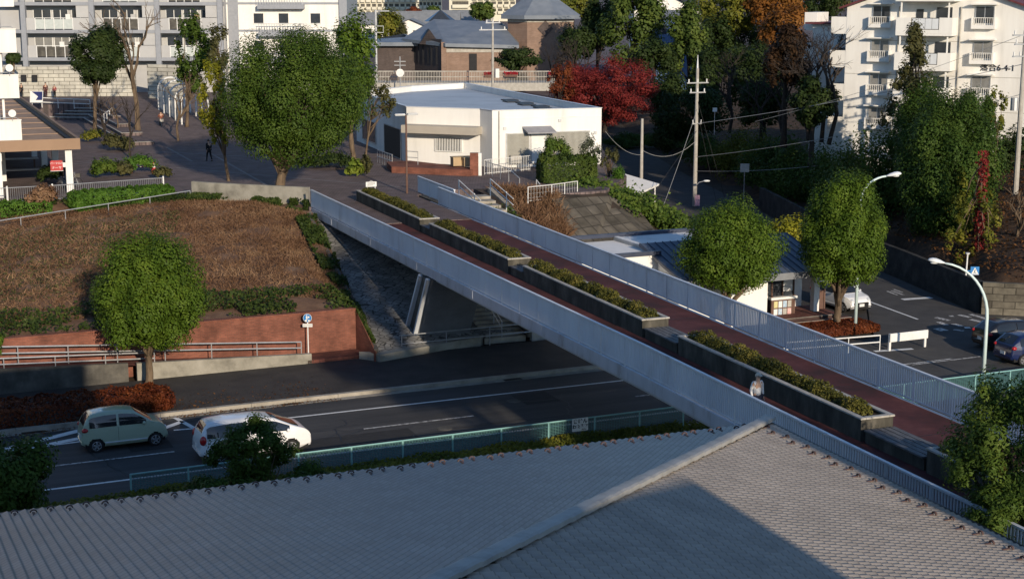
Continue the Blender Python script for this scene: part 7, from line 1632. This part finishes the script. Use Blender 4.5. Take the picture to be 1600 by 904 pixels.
# ================================================================ VEHICLES
M_tyre = mat('tyre', [(0.012, 0.012, 0.012), (0.02, 0.02, 0.02)], rough=0.85)
M_rim = mat('alloy_rim', [(0.5, 0.5, 0.51), (0.62, 0.62, 0.63)], rough=0.25, metal=0.8)
M_tail = mat('tail_lamp', [(0.3, 0.01, 0.012), (0.42, 0.02, 0.02)], rough=0.15, spec=0.6)
M_head = mat('head_lamp', [(0.5, 0.53, 0.56), (0.68, 0.7, 0.72)], rough=0.1, spec=0.7)
M_carglass = glass_mat('car_glass', (0.012, 0.014, 0.017), 0.04)
def paint(name, c): return mat(name, [c, tuple(min(1, x * 1.06) for x in c)], rough=0.28, spec=0.5, clear=0.7, scale=0.4)
def car(label, loc, rz, L, Wd, prof, belt, col, wheel_r, wx, group=None, grille=False, name='car', plate=True, roof_col=None):
    """prof: (x along length, roof/bonnet height, sill height); belt: height of window line; front is +x"""
    t = thing(name, label, 'car', loc, rz, group)
    xs = np.linspace(0, L, 110); px, pz, ps = [p[0] for p in prof], [p[1] for p in prof], [p[2] for p in prof]
    top = np.interp(xs, px, pz); sill = np.interp(xs, px, ps)
    for _ in range(3): top[1:-1] = (top[:-2] + 2 * top[1:-1] + top[2:]) / 4
    hw = Wd / 2; taper = 1 - 0.16 * np.clip(np.abs(xs - L / 2) / (L / 2) - 0.72, 0, 1) / 0.28 * 1.0
    def ring(i):
        z0, z1 = sill[i], top[i]; w = hw * taper[i]; b_ = min(belt, z1 - 0.05); up = max(0, z1 - b_)
        q = [(w * 0.90, z0), (w * 0.985, z0 + 0.10), (w, z0 + (b_ - z0) * 0.45), (w * 0.985, z0 + (b_ - z0) * 0.8), (w * 0.955, b_)]
        q = [(q[n_][0] + (q[n_ + 1][0] - q[n_][0]) * f_ / 5, q[n_][1] + (q[n_ + 1][1] - q[n_][1]) * f_ / 5) for n_ in range(4) for f_ in range(5)] + [q[4]]
        tw = w * (0.955 - 0.26 * min(1, up / 0.62))
        q += [(w * 0.955 + (tw - w * 0.955) * 0.5, b_ + up * 0.48), (tw + 0.02, b_ + up * 0.86), (tw * 0.9, b_ + up * 0.965), (tw * 0.5, b_ + up * 0.995), (0, z1)]
        return q
    V, F = [], []
    rings = [ring(i) for i in range(len(xs))]; k = len(rings[0])
    for i, rg_ in enumerate(rings):
        V += [(xs[i], -y, z) for y, z in rg_]; V += [(xs[i], y, z) for y, z in rg_[:-1][::-1]]
    w_ = 2 * k - 1
    for i in range(len(xs) - 1):
        for j in range(w_ - 1):
            c = [(V[i * w_ + j][a] + V[(i + 1) * w_ + j + 1][a]) / 2 for a in range(3)]
            if abs(c[1]) > hw * 0.7 and any((c[0] - x) ** 2 + (c[2] - wheel_r) ** 2 < (wheel_r * 1.16) ** 2 for x in wx): continue
            F.append((i * w_ + j, (i + 1) * w_ + j, (i + 1) * w_ + j + 1, i * w_ + j + 1))
    F.append(tuple(range(w_))); F.append(tuple((len(xs) - 1) * w_ + j for j in range(w_ - 1, -1, -1)))
    m = MB(); m.add(V, F); m.build('body', col, t, smooth=True)
    m = MB(); m.box(0.12, L - 0.12, -hw * 0.86, hw * 0.86, 0.2, 0.42)
    for x in wx:
        m.box(x - wheel_r * 1.22, x + wheel_r * 1.22, -hw * 0.78, hw * 0.78, 0.2, wheel_r * 2.3)
    m.build('underbody', M_black, t)
    def side_patch(x0, x1, s, f0=0.06, f1=0.82, out=0.022):
        """window glass laid on the body side between belt and roof"""
        mm = MB(); n = 12; A, B = [], []
        for i in range(n + 1):
            x = x0 + (x1 - x0) * i / n; z1 = np.interp(x, xs, top); w = hw * np.interp(x, xs, taper); b_ = min(belt, z1 - 0.05); up = z1 - b_
            tw = w * (0.955 - 0.26 * min(1, up / 0.62)) + 0.02
            y = lambda f: (w * 0.955 + (w * 0.955 + (tw - w * 0.955) * 0.5 - w * 0.955) * min(f / 0.48, 1)) if f < 0.48 else (w * 0.955 + (tw - w * 0.955) * 0.5) + (tw - (w * 0.955 + (tw - w * 0.955) * 0.5)) * (f - 0.48) / 0.38
            fa_, fb_ = f0, f1
            A.append([(x, s * (y(f) + out), b_ + up * f) for f in (fa_, 0.3, 0.48, 0.68, fb_)])
        vs = [p for r in A for p in r]; mm.add(vs, [(i * 5 + j, (i + 1) * 5 + j, (i + 1) * 5 + j + 1, i * 5 + j + 1) for i in range(n) for j in range(4)]); return mm
    # glasshouse extent: where the roof is high above the belt
    hi_ = [x for x, z in zip(xs, top) if z > belt + 0.28]; xa, xb = hi_[0] + 0.12, hi_[-1] + 0.1
    xm = xa + (xb - xa) * 0.5
    for s in (-1, 1):
        side_patch(xa, xm - 0.05, s).build('window', M_carglass, t, smooth=True); side_patch(xm + 0.05, xb, s).build('window', M_carglass, t, smooth=True)
        m = MB(); m.box(xm - 0.35, xm - 0.2, s * hw - 0.012 if s > 0 else -hw - 0.008, s * hw + 0.008 if s > 0 else -hw + 0.012, belt - 0.12, belt - 0.08); m.build('door_handle', col, t)
        m = MB(); xx = xb - 0.1; m.ball((xx, s * (hw + 0.09), belt + 0.07), 0.07, 0.09, 0.075, 8, 6); m.build('wing_mirror', col, t, smooth=True)
        m = MB(); m.box(wx[0] + wheel_r * 1.2, wx[1] - wheel_r * 1.2, s * hw - 0.02 if s < 0 else hw - 0.01, s * hw + 0.01 if s < 0 else hw + 0.02, 0.36, 0.40); m.build('side_strip', M_head if roof_col else col, t)
        m = MB(); m.box(xm - 0.004, xm + 0.004, s * hw - 0.004, s * hw + 0.004, 0.3, belt); m.build('door_gap', M_black, t)
    # windscreen and rear screen follow the profile
    def screen(x0, x1, nm, wf=0.72):
        mm = MB(); n = 6; vs = []
        for i in range(n + 1):
            x = x0 + (x1 - x0) * i / n; z = np.interp(x, xs, top) + 0.02; w = hw * np.interp(x, xs, taper) * (0.955 - 0.26 * min(1, max(0, z - belt) / 0.62)) * wf * 1.22
            vs += [(x, -w * 0.86, z - 0.016), (x, -w * 0.5, z - 0.002), (x, w * 0.5, z - 0.002), (x, w * 0.86, z - 0.016)]
        mm.add(vs, [(i * 4 + j, (i + 1) * 4 + j, (i + 1) * 4 + j + 1, i * 4 + j + 1) for i in range(n) for j in range(3)]); mm.build(nm, M_carglass, t, smooth=True)
    ws = [x for x, z in zip(xs, top) if x > L * 0.55 and belt + 0.06 < z < max(top) - 0.09]
    if ws: screen(ws[0], ws[-1], 'windscreen')
    rs = [x for x, z in zip(xs, top) if x < L * 0.4 and belt + 0.06 < z < max(top) - 0.1]
    if rs: screen(rs[0], rs[-1], 'rear_window')
    for s in (-1, 1):
        y0 = s * hw * 0.80
        m = MB(); zz = belt - 0.1; m.ball((0.14, s * hw * 0.8, zz + 0.04), 0.14, 0.12, 0.2 if L > 4.3 else 0.1, 10, 8); m.build('tail_lamp', M_tail, t, smooth=True)
        m = MB(); m.ball((L - 0.22, s * hw * 0.68, 0.72), 0.2, 0.13, 0.1, 10, 8); m.build('headlight', M_head, t, smooth=True)
    if grille: m = MB(); m.box(L - 0.12, L + 0.012, -hw * 0.62, hw * 0.62, 0.28, 0.62); m.build('grille', M_black, t, bevel=0.03)
    if plate:
        m = MB(); m.box(L + 0.013, L + 0.03, -0.17, 0.17, 0.40, 0.56); m.box(-0.02, 0.004, -0.17, 0.17, 0.5, 0.66); m.build('number_plate', M_wht, t)
    m = MB(); m.box(-0.03, 0.05, -hw * 0.8, hw * 0.8, 0.32, 0.46); m.build('bumper', col, t, bevel=0.03)
    for x in wx:
        for s in (-1, 1):
            y = s * (hw - 0.10); m = MB(); m.tube([(x, y - 0.09, wheel_r), (x, y - 0.06, wheel_r), (x, y + 0.06, wheel_r), (x, y + 0.09, wheel_r)], [wheel_r * 0.93, wheel_r, wheel_r, wheel_r * 0.93], 24)
            o = m.build('wheel', M_tyre, t, smooth=False)
            m = MB(); yy = y + s * 0.093; m.tube([(x, yy, wheel_r), (x, yy + s * 0.008, wheel_r)], wheel_r * 0.2, 12)
            for q in range(5):
                a = 2 * math.pi * q / 5 + 0.3; m.beam((x + 0.1 * wheel_r * math.cos(a), yy + s * .003, wheel_r + 0.1 * wheel_r * math.sin(a)), (x + 0.62 * wheel_r * math.cos(a), yy + s * .003, wheel_r + 0.62 * wheel_r * math.sin(a)), 0.02, wheel_r * 0.27, (-math.sin(a), 0, math.cos(a)))
            n = 20
            for q in range(n):
                a, b2 = 2 * math.pi * q / n, 2 * math.pi * (q + 1) / n; r0, r1 = wheel_r * 0.58, wheel_r * 0.69
                m.add([(x + r0 * math.cos(a), yy, wheel_r + r0 * math.sin(a)), (x + r1 * math.cos(a), yy, wheel_r + r1 * math.sin(a)), (x + r1 * math.cos(b2), yy, wheel_r + r1 * math.sin(b2)), (x + r0 * math.cos(b2), yy, wheel_r + r0 * math.sin(b2))], [(0, 1, 2, 3)])
            m.build('rim', M_rim, o)
    return t
KEI = [(0, 0.62, 0.34), (0.05, 0.98, 0.30), (0.2, 1.3, 0.26), (0.38, 1.5, 0.24), (0.9, 1.57, 0.22), (1.6, 1.57, 0.22), (2.1, 1.5, 0.22), (2.78, 1.04, 0.22), (3.15, 0.93, 0.24), (3.32, 0.78, 0.27), (3.4, 0.5, 0.32)]
VAN = [(0, 0.66, 0.34), (0.06, 1.02, 0.30), (0.2, 1.38, 0.26), (0.36, 1.54, 0.24), (1.1, 1.61, 0.22), (2.4, 1.6, 0.22), (3.0, 1.5, 0.22), (3.72, 1.16, 0.22), (4.2, 0.98, 0.24), (4.42, 0.82, 0.27), (4.5, 0.5, 0.32)]
HAT = [(0, 0.6, 0.36), (0.05, 0.95, 0.32), (0.3, 1.2, 0.26), (0.6, 1.44, 0.24), (1.2, 1.52, 0.22), (2.1, 1.48, 0.22), (2.95, 1.0, 0.22), (3.5, 0.9, 0.24), (3.8, 0.74, 0.28), (3.9, 0.48, 0.33)]
a_ = at_level(150, 708, 0); b_ = at_level(246, 694, 0)                        # tyre contacts of the near side
A2 = math.atan2(b_.y - a_.y, b_.x - a_.x)
cx = (a_ + b_) / 2
def place(center_near, rz, L, Wd, wx):
    f = Vector((math.cos(rz), math.sin(rz), 0)); n = Vector((-f.y, f.x, 0)); return Vector((center_near.x, center_near.y, 0)) + n * (Wd / 2 - 0.05) - f * (wx[0] + wx[1]) / 2
car('pale green small hatchback driving along the road', place(cx, RROT, 3.4, 1.48, (0.55, 2.9)), RROT, 3.4, 1.48, KEI, 0.98, paint('pale_green_paint', (0.34, 0.395, 0.285)), 0.275, (0.55, 2.88), roof_col=True)
q = at_level(456, 709, 0); f = Vector((math.cos(RROT), math.sin(RROT), 0)); nrm = Vector((-f.y, f.x, 0))
vl = Vector((q.x, q.y, 0)) + nrm * 0.8 - f * 3.62
car('white minivan half hidden behind the small dark tree', vl, RROT, 4.45, 1.7, VAN, 0.98, paint('white_car_paint', (0.72, 0.72, 0.72)), 0.31, (0.78, 3.62))
q = at_level(1322, 487, 0); car('white car with black grille parked by the shop, facing the junction', (q.x - 0.95, q.y + 3.0, 0.013), R(-64), 3.9, 1.68, HAT, 0.95, _mats['white_car_paint'], 0.3, (0.7, 3.2), grille=True)
q = at_level(1513, 546, 0); car('black car waiting at the junction behind the street lamp', (q.x + 0.6, q.y + 0.2, 0.004), R(18), 4.2, 1.7, [(p[0] * 4.2 / 3.9, p[1] * 0.98, p[2]) for p in HAT], 0.93, paint('black_car_paint', (0.012, 0.013, 0.016)), 0.3, (0.75, 3.45))
q = at_level(1555, 567, 0); car('dark blue small car in front of the black car', (q.x + 0.3, q.y - 0.1, 0.004), R(22), 3.7, 1.65, [(p[0] * 3.7 / 3.9, p[1], p[2]) for p in HAT], 0.95, paint('blue_car_paint', (0.008, 0.016, 0.065)), 0.29, (0.65, 3.05))

# ================================================================ PEOPLE AND BICYCLES
def skin_mesh(name, verts, edges, radii, material, parent=None, root=0, sub=1):
    me = bpy.data.meshes.new(name + '_s'); me.from_pydata(verts, edges, []); o = bpy.data.objects.new(name + '_s', me); COL.objects.link(o)
    md = o.modifiers.new('s', 'SKIN'); md.use_smooth_shade = True
    sv = me.skin_vertices[0].data
    for i, r in enumerate(radii): sv[i].radius = (r if isinstance(r, tuple) else (r, r)); sv[i].use_root = (i == root)
    s2 = o.modifiers.new('b', 'SUBSURF'); s2.levels = sub; s2.render_levels = sub
    dg = bpy.context.evaluated_depsgraph_get(); dg.update()
    nm = bpy.data.meshes.new_from_object(o.evaluated_get(dg)); bpy.data.objects.remove(o); nm.name = name; nm.materials.clear(); nm.materials.append(material)
    r = bpy.data.objects.new(name, nm); COL.objects.link(r)
    if parent: r.parent = parent
    return r
M_skin = mat('skin', [(0.42, 0.26, 0.18), (0.5, 0.32, 0.23)], rough=0.6)
def cloth(name, c): return mat(name, [tuple(x * 0.85 for x in c), c], rough=0.9, scale=7, bump=0.2)
M_hair = mat('hair', [(0.012, 0.01, 0.009), (0.025, 0.02, 0.018)], rough=0.5)
def person(label, loc, rz, h, top, legs, hair=None, pose='stand', cap=None, group=None):
    """faces local +x; one continuous skinned body; clothing and hair are children"""
    t = thing('person', label, 'person', loc, rz, group); k = h / 1.7
    st = {'stand': 0.0, 'walk': 0.26, 'ride': 0.0}[pose]
    hip = 0.90; J = {}
    J['pelvis'] = (0, 0, hip); J['waist'] = (0.01, 0, 1.06); J['chest'] = (0.02, 0, 1.26); J['neck'] = (0.03, 0, 1.43); J['head0'] = (0.045, 0, 1.53); J['head1'] = (0.05, 0, 1.66)
    for s, n in ((1, 'l'), (-1, 'r')):
        d = st * s
        J['sh' + n] = (0.02, s * 0.17, 1.38); J['el' + n] = (-0.02 - d * 0.5, s * 0.235, 1.12); J['wr' + n] = (0.06 - d * 0.7, s * 0.22, 0.89); J['ha' + n] = (0.09 - d * 0.75, s * 0.215, 0.80)
        J['hp' + n] = (0, s * 0.09, 0.86); J['kn' + n] = (0.03 + d * 0.6, s * 0.095, 0.48); J['an' + n] = (-0.01 + d * 1.25 - (0.08 if (d < 0) else 0), s * 0.095, 0.08 + (0.05 if d < 0 else 0)); J['to' + n] = (0.14 + d * 1.25 - (0.05 if d < 0 else 0), s * 0.1, 0.035)
        if pose == 'ride':
            J['el' + n] = (0.16, s * 0.25, 1.16); J['wr' + n] = (0.36, s * 0.25, 1.05); J['ha' + n] = (0.43, s * 0.24, 1.02); J['kn' + n] = (0.34, s * 0.1, 0.74 - 0.1 * s); J['an' + n] = (0.16, s * 0.1, 0.38 - 0.13 * s); J['to' + n] = (0.3, s * 0.1, 0.33 - 0.13 * s)
    names = list(J); V = [tuple(c * k for c in J[n]) for n in names]; ix = {n: i for i, n in enumerate(names)}
    E = [('pelvis', 'waist'), ('waist', 'chest'), ('chest', 'neck'), ('neck', 'head0'), ('head0', 'head1')]
    for n in 'lr': E += [('chest', 'sh' + n), ('sh' + n, 'el' + n), ('el' + n, 'wr' + n), ('wr' + n, 'ha' + n), ('pelvis', 'hp' + n), ('hp' + n, 'kn' + n), ('kn' + n, 'an' + n), ('an' + n, 'to' + n)]
    rad = {'pelvis': 0.125, 'waist': 0.115, 'chest': (0.15, 0.11), 'neck': 0.055, 'head0': 0.085, 'head1': 0.085, 'sh': 0.06, 'el': 0.044, 'wr': 0.03, 'ha': 0.035, 'hp': 0.085, 'kn': 0.058, 'an': 0.038, 'to': 0.032}
    rr = lambda n: rad.get(n, rad.get(n[:2]))
    sc_ = lambda r, g=1.0: tuple(x * k * g for x in r) if isinstance(r, tuple) else r * k * g
    body = skin_mesh('body', V, [(ix[a], ix[b2]) for a, b2 in E], [sc_(rr(n)) for n in names], M_skin, t)
    # face: nose, eyes, mouth, ears on the head
    m = MB(); hx, hz = 0.05 * k, 1.6 * k
    m.ball((hx + 0.092 * k, 0, hz - 0.01 * k), 0.018 * k, 0.012 * k, 0.022 * k, 6, 5)
    for s in (-1, 1): m.ball((hx - 0.005 * k, s * 0.083 * k, hz), 0.018 * k, 0.01 * k, 0.03 * k, 6, 5)
    m.build('nose_and_ears', M_skin, t, smooth=True)
    m = MB()
    for s in (-1, 1): m.ball((hx + 0.078 * k, s * 0.032 * k, hz + 0.018 * k), 0.008 * k, 0.012 * k, 0.006 * k, 6, 5)
    m.box(hx + 0.074 * k, hx + 0.088 * k, -0.022 * k, 0.022 * k, hz - 0.05 * k, hz - 0.044 * k); m.build('eyes_and_mouth', M_hair, t)
    def sub(nm, keep, g, material, shrink=(), trims={}):
        kk = [n for n in names if n in keep]; im = {n: i for i, n in enumerate(kk)}
        vs = [V[ix[n]] for n in kk]
        for n, (a, f) in trims.items(): vs[im[n]] = tuple(Vector(V[ix[a]]).lerp(Vector(V[ix[n]]), f))
        skin_mesh(nm, vs, [(im[a], im[b2]) for a, b2 in E if a in im and b2 in im], [sc_(rr(n), g) for n in kk], material, t)
    sub('shirt', ['pelvis', 'waist', 'chest', 'shl', 'shr', 'ell', 'elr', 'wrl', 'wrr'], 1.22, top, trims={'wrl': ('ell', 0.9), 'wrr': ('elr', 0.9)})
    sub('trousers', ['pelvis', 'hpl', 'hpr', 'knl', 'knr', 'anl', 'anr'], 1.2, legs)
    for n in 'lr':
        m = MB(); a, b2 = Vector(V[ix['an' + n]]), Vector(V[ix['to' + n]]); m.tube([a - Vector((0.05 * k, 0, 0.03 * k)), a.lerp(b2, 0.5), b2 + Vector((0.05 * k, 0, 0.0))], [0.045 * k, 0.05 * k, 0.035 * k], 8); m.build('shoe', M_black, t, smooth=True)
        hd = Vector(V[ix['ha' + n]]); fg = MB(); dn = Vector((0.02, 0, -1)).normalized() if pose != 'ride' else Vector((0.8, 0, -0.6)).normalized()
        for q, ln in enumerate((0.07, 0.085, 0.08, 0.06)):
            st_ = hd + Vector((-0.026 + 0.017 * q, 0, -0.012)) * k if pose != 'ride' else hd + Vector((0, -0.026 + 0.017 * q, 0)) * k
            fg.tube([st_, st_ + dn * ln * 0.55 * k, st_ + (dn * ln + Vector((0.012, 0, 0))) * k], [0.0095 * k, 0.009 * k, 0.006 * k], 5)
        fg.tube([hd + Vector((0.02, 0, 0.02)) * k, hd + Vector((0.05, 0, -0.015)) * k, hd + Vector((0.052, 0, -0.05)) * k], [0.011 * k, 0.01 * k, 0.007 * k], 5)
        fg.build('fingers', M_skin, t, smooth=True)
    m = MB(); vs, fs = [], []; nu, nv = 14, 7; Rx = 0.098 * k
    for i in range(nv + 1):
        ph = math.pi * 0.62 * i / nv
        for j in range(nu):
            a = 2 * math.pi * j / nu; front = max(0, math.cos(a)); p_ = min(ph, math.pi * (0.62 - 0.27 * front))
            vs.append((hx - 0.004 * k + Rx * 1.06 * math.sin(p_) * math.cos(a), Rx * 0.98 * math.sin(p_) * math.sin(a), hz + 0.015 * k + Rx * 1.12 * math.cos(p_)))
    for i in range(nv):
        for j in range(nu): fs.append((i * nu + j, (i + 1) * nu + j, (i + 1) * nu + (j + 1) % nu, i * nu + (j + 1) % nu))
    m.add(vs, fs); m.build('cap' if cap else 'hair', cap or hair or M_hair, t, smooth=True)
    if cap: m = MB(); m.add([(hx + 0.05 * k, -0.07 * k, hz + 0.045 * k), (hx + 0.17 * k, -0.05 * k, hz + 0.025 * k), (hx + 0.17 * k, 0.05 * k, hz + 0.025 * k), (hx + 0.05 * k, 0.07 * k, hz + 0.045 * k), (hx + 0.05 * k, -0.07 * k, hz + 0.058 * k), (hx + 0.17 * k, -0.05 * k, hz + 0.036 * k), (hx + 0.17 * k, 0.05 * k, hz + 0.036 * k), (hx + 0.05 * k, 0.07 * k, hz + 0.058 * k)], [(0, 3, 2, 1), (4, 5, 6, 7), (0, 1, 5, 4), (1, 2, 6, 5), (2, 3, 7, 6), (3, 0, 4, 7)]); m.build('cap_peak', cap, t)
    return t
def bicycle(label, loc, rz, col, basket=True, child=False):
    t = thing('bicycle', label, 'bicycle', loc, rz); r = 0.32
    for x in (-0.52, 0.52):
        m = MB(); n = 24
        m.tube([(x + r * math.cos(2 * math.pi * i / n), 0, r + r * math.sin(2 * math.pi * i / n)) for i in range(n + 1)], 0.022, 6, cap=False); o = m.build('wheel', M_tyre, t)
        m = MB()
        for i in range(8): a = math.pi * i / 8; m.tube([(x - r * math.cos(a), 0, r - r * math.sin(a)), (x + r * math.cos(a), 0, r + r * math.sin(a))], 0.004, 3)
        m.build('spokes', M_steel, o)
    m = MB(); m.tube([(-0.52, 0, r), (-0.08, 0, 0.3), (0.36, 0, 0.78)], 0.02); m.tube([(-0.08, 0, 0.3), (-0.2, 0, 0.85)], 0.02); m.tube([(-0.52, 0, r), (-0.17, 0, 0.7)], 0.013); m.tube([(0.52, 0, r), (0.36, 0, 0.78), (0.33, 0, 0.98)], 0.018); m.build('frame', col, t)
    m = MB(); m.tube([(0.26, -0.27, 1.02), (0.34, -0.2, 1.02), (0.34, 0.2, 1.02), (0.26, 0.27, 1.02)], 0.014); m.build('handlebar', M_steel, t)
    m = MB(); m.ball((-0.22, 0, 0.89), 0.13, 0.08, 0.04, 8, 6); m.build('saddle', M_black, t)
    if basket: m = MB(); m.box(0.42, 0.72, -0.17, 0.17, 0.72, 0.98); m.build('basket', M_concd, t)
    if child: m = MB(); m.box(-0.62, -0.3, -0.16, 0.16, 0.7, 0.95); m.build('rear_box', M_cap, t)
    return t
bpos = BW(1.3, 18.2, DZ)
person('person in white long-sleeved top and pale cap standing on the footbridge', bpos, R(-62), 1.62, cloth('white_cloth', (0.62, 0.62, 0.62)), cloth('navy_cloth', (0.02, 0.022, 0.04)), pose='stand', cap=cloth('beige_cap', (0.56, 0.51, 0.43)))
p = at_level(327, 252, UP); person('person in black walking across the plaza left of the big tree', (p.x, p.y, UP), R(120), 1.72, cloth('black_cloth', (0.012, 0.012, 0.014)), cloth('black_trousers', (0.01, 0.01, 0.012)), pose='walk')
p = at_level(72, 154, 6.3); person('taller person in dark red coat in front of the pale block wall', (p.x, p.y, 6.3), R(-60), 1.75, cloth('dark_red_cloth', (0.08, 0.018, 0.022)), cloth('dark_red_trousers', (0.05, 0.014, 0.018)))
p = at_level(86, 153, 6.3); person('smaller person in red in front of the pale block wall', (p.x, p.y, 6.3), R(-100), 1.45, cloth('red_cloth', (0.28, 0.05, 0.06)), cloth('black_trousers', (0.01, 0.01, 0.012)))
p = at_level(34, 153, 6.3); person('person in dark clothes at the left end of the pale block wall', (p.x, p.y, 6.3), R(-40), 1.6, cloth('black_cloth', (0.012, 0.012, 0.014)), cloth('black_trousers', (0.01, 0.01, 0.012)))
q = at_level(252, 201, 5.05); zr = 5.05
bicycle('bicycle ridden away up the plaza path, with a pale rear box', (q.x, q.y, zr), R(108), M_steel, False, True)
person('cyclist in orange-brown jacket riding away up the plaza path', Vector((q.x, q.y, zr)) + Vector((math.cos(R(108)), math.sin(R(108)), 0)) * -0.2 + Vector((0, 0, 0.02)), R(108), 1.66, cloth('orange_cloth', (0.28, 0.1, 0.06)), cloth('black_trousers', (0.01, 0.01, 0.012)), pose='ride')
q = at_level(110, 293, UP); bicycle('silver bicycle with basket standing beside the arcade pillar', (q.x, q.y, UP), R(4), M_steel, True)
q = at_level(105, 289, UP); person('person in dark top and blue trousers beside the bicycle at the arcade', (q.x, q.y, UP), R(150), 1.7, cloth('dark_top', (0.03, 0.028, 0.03)), cloth('denim', (0.07, 0.13, 0.22)))
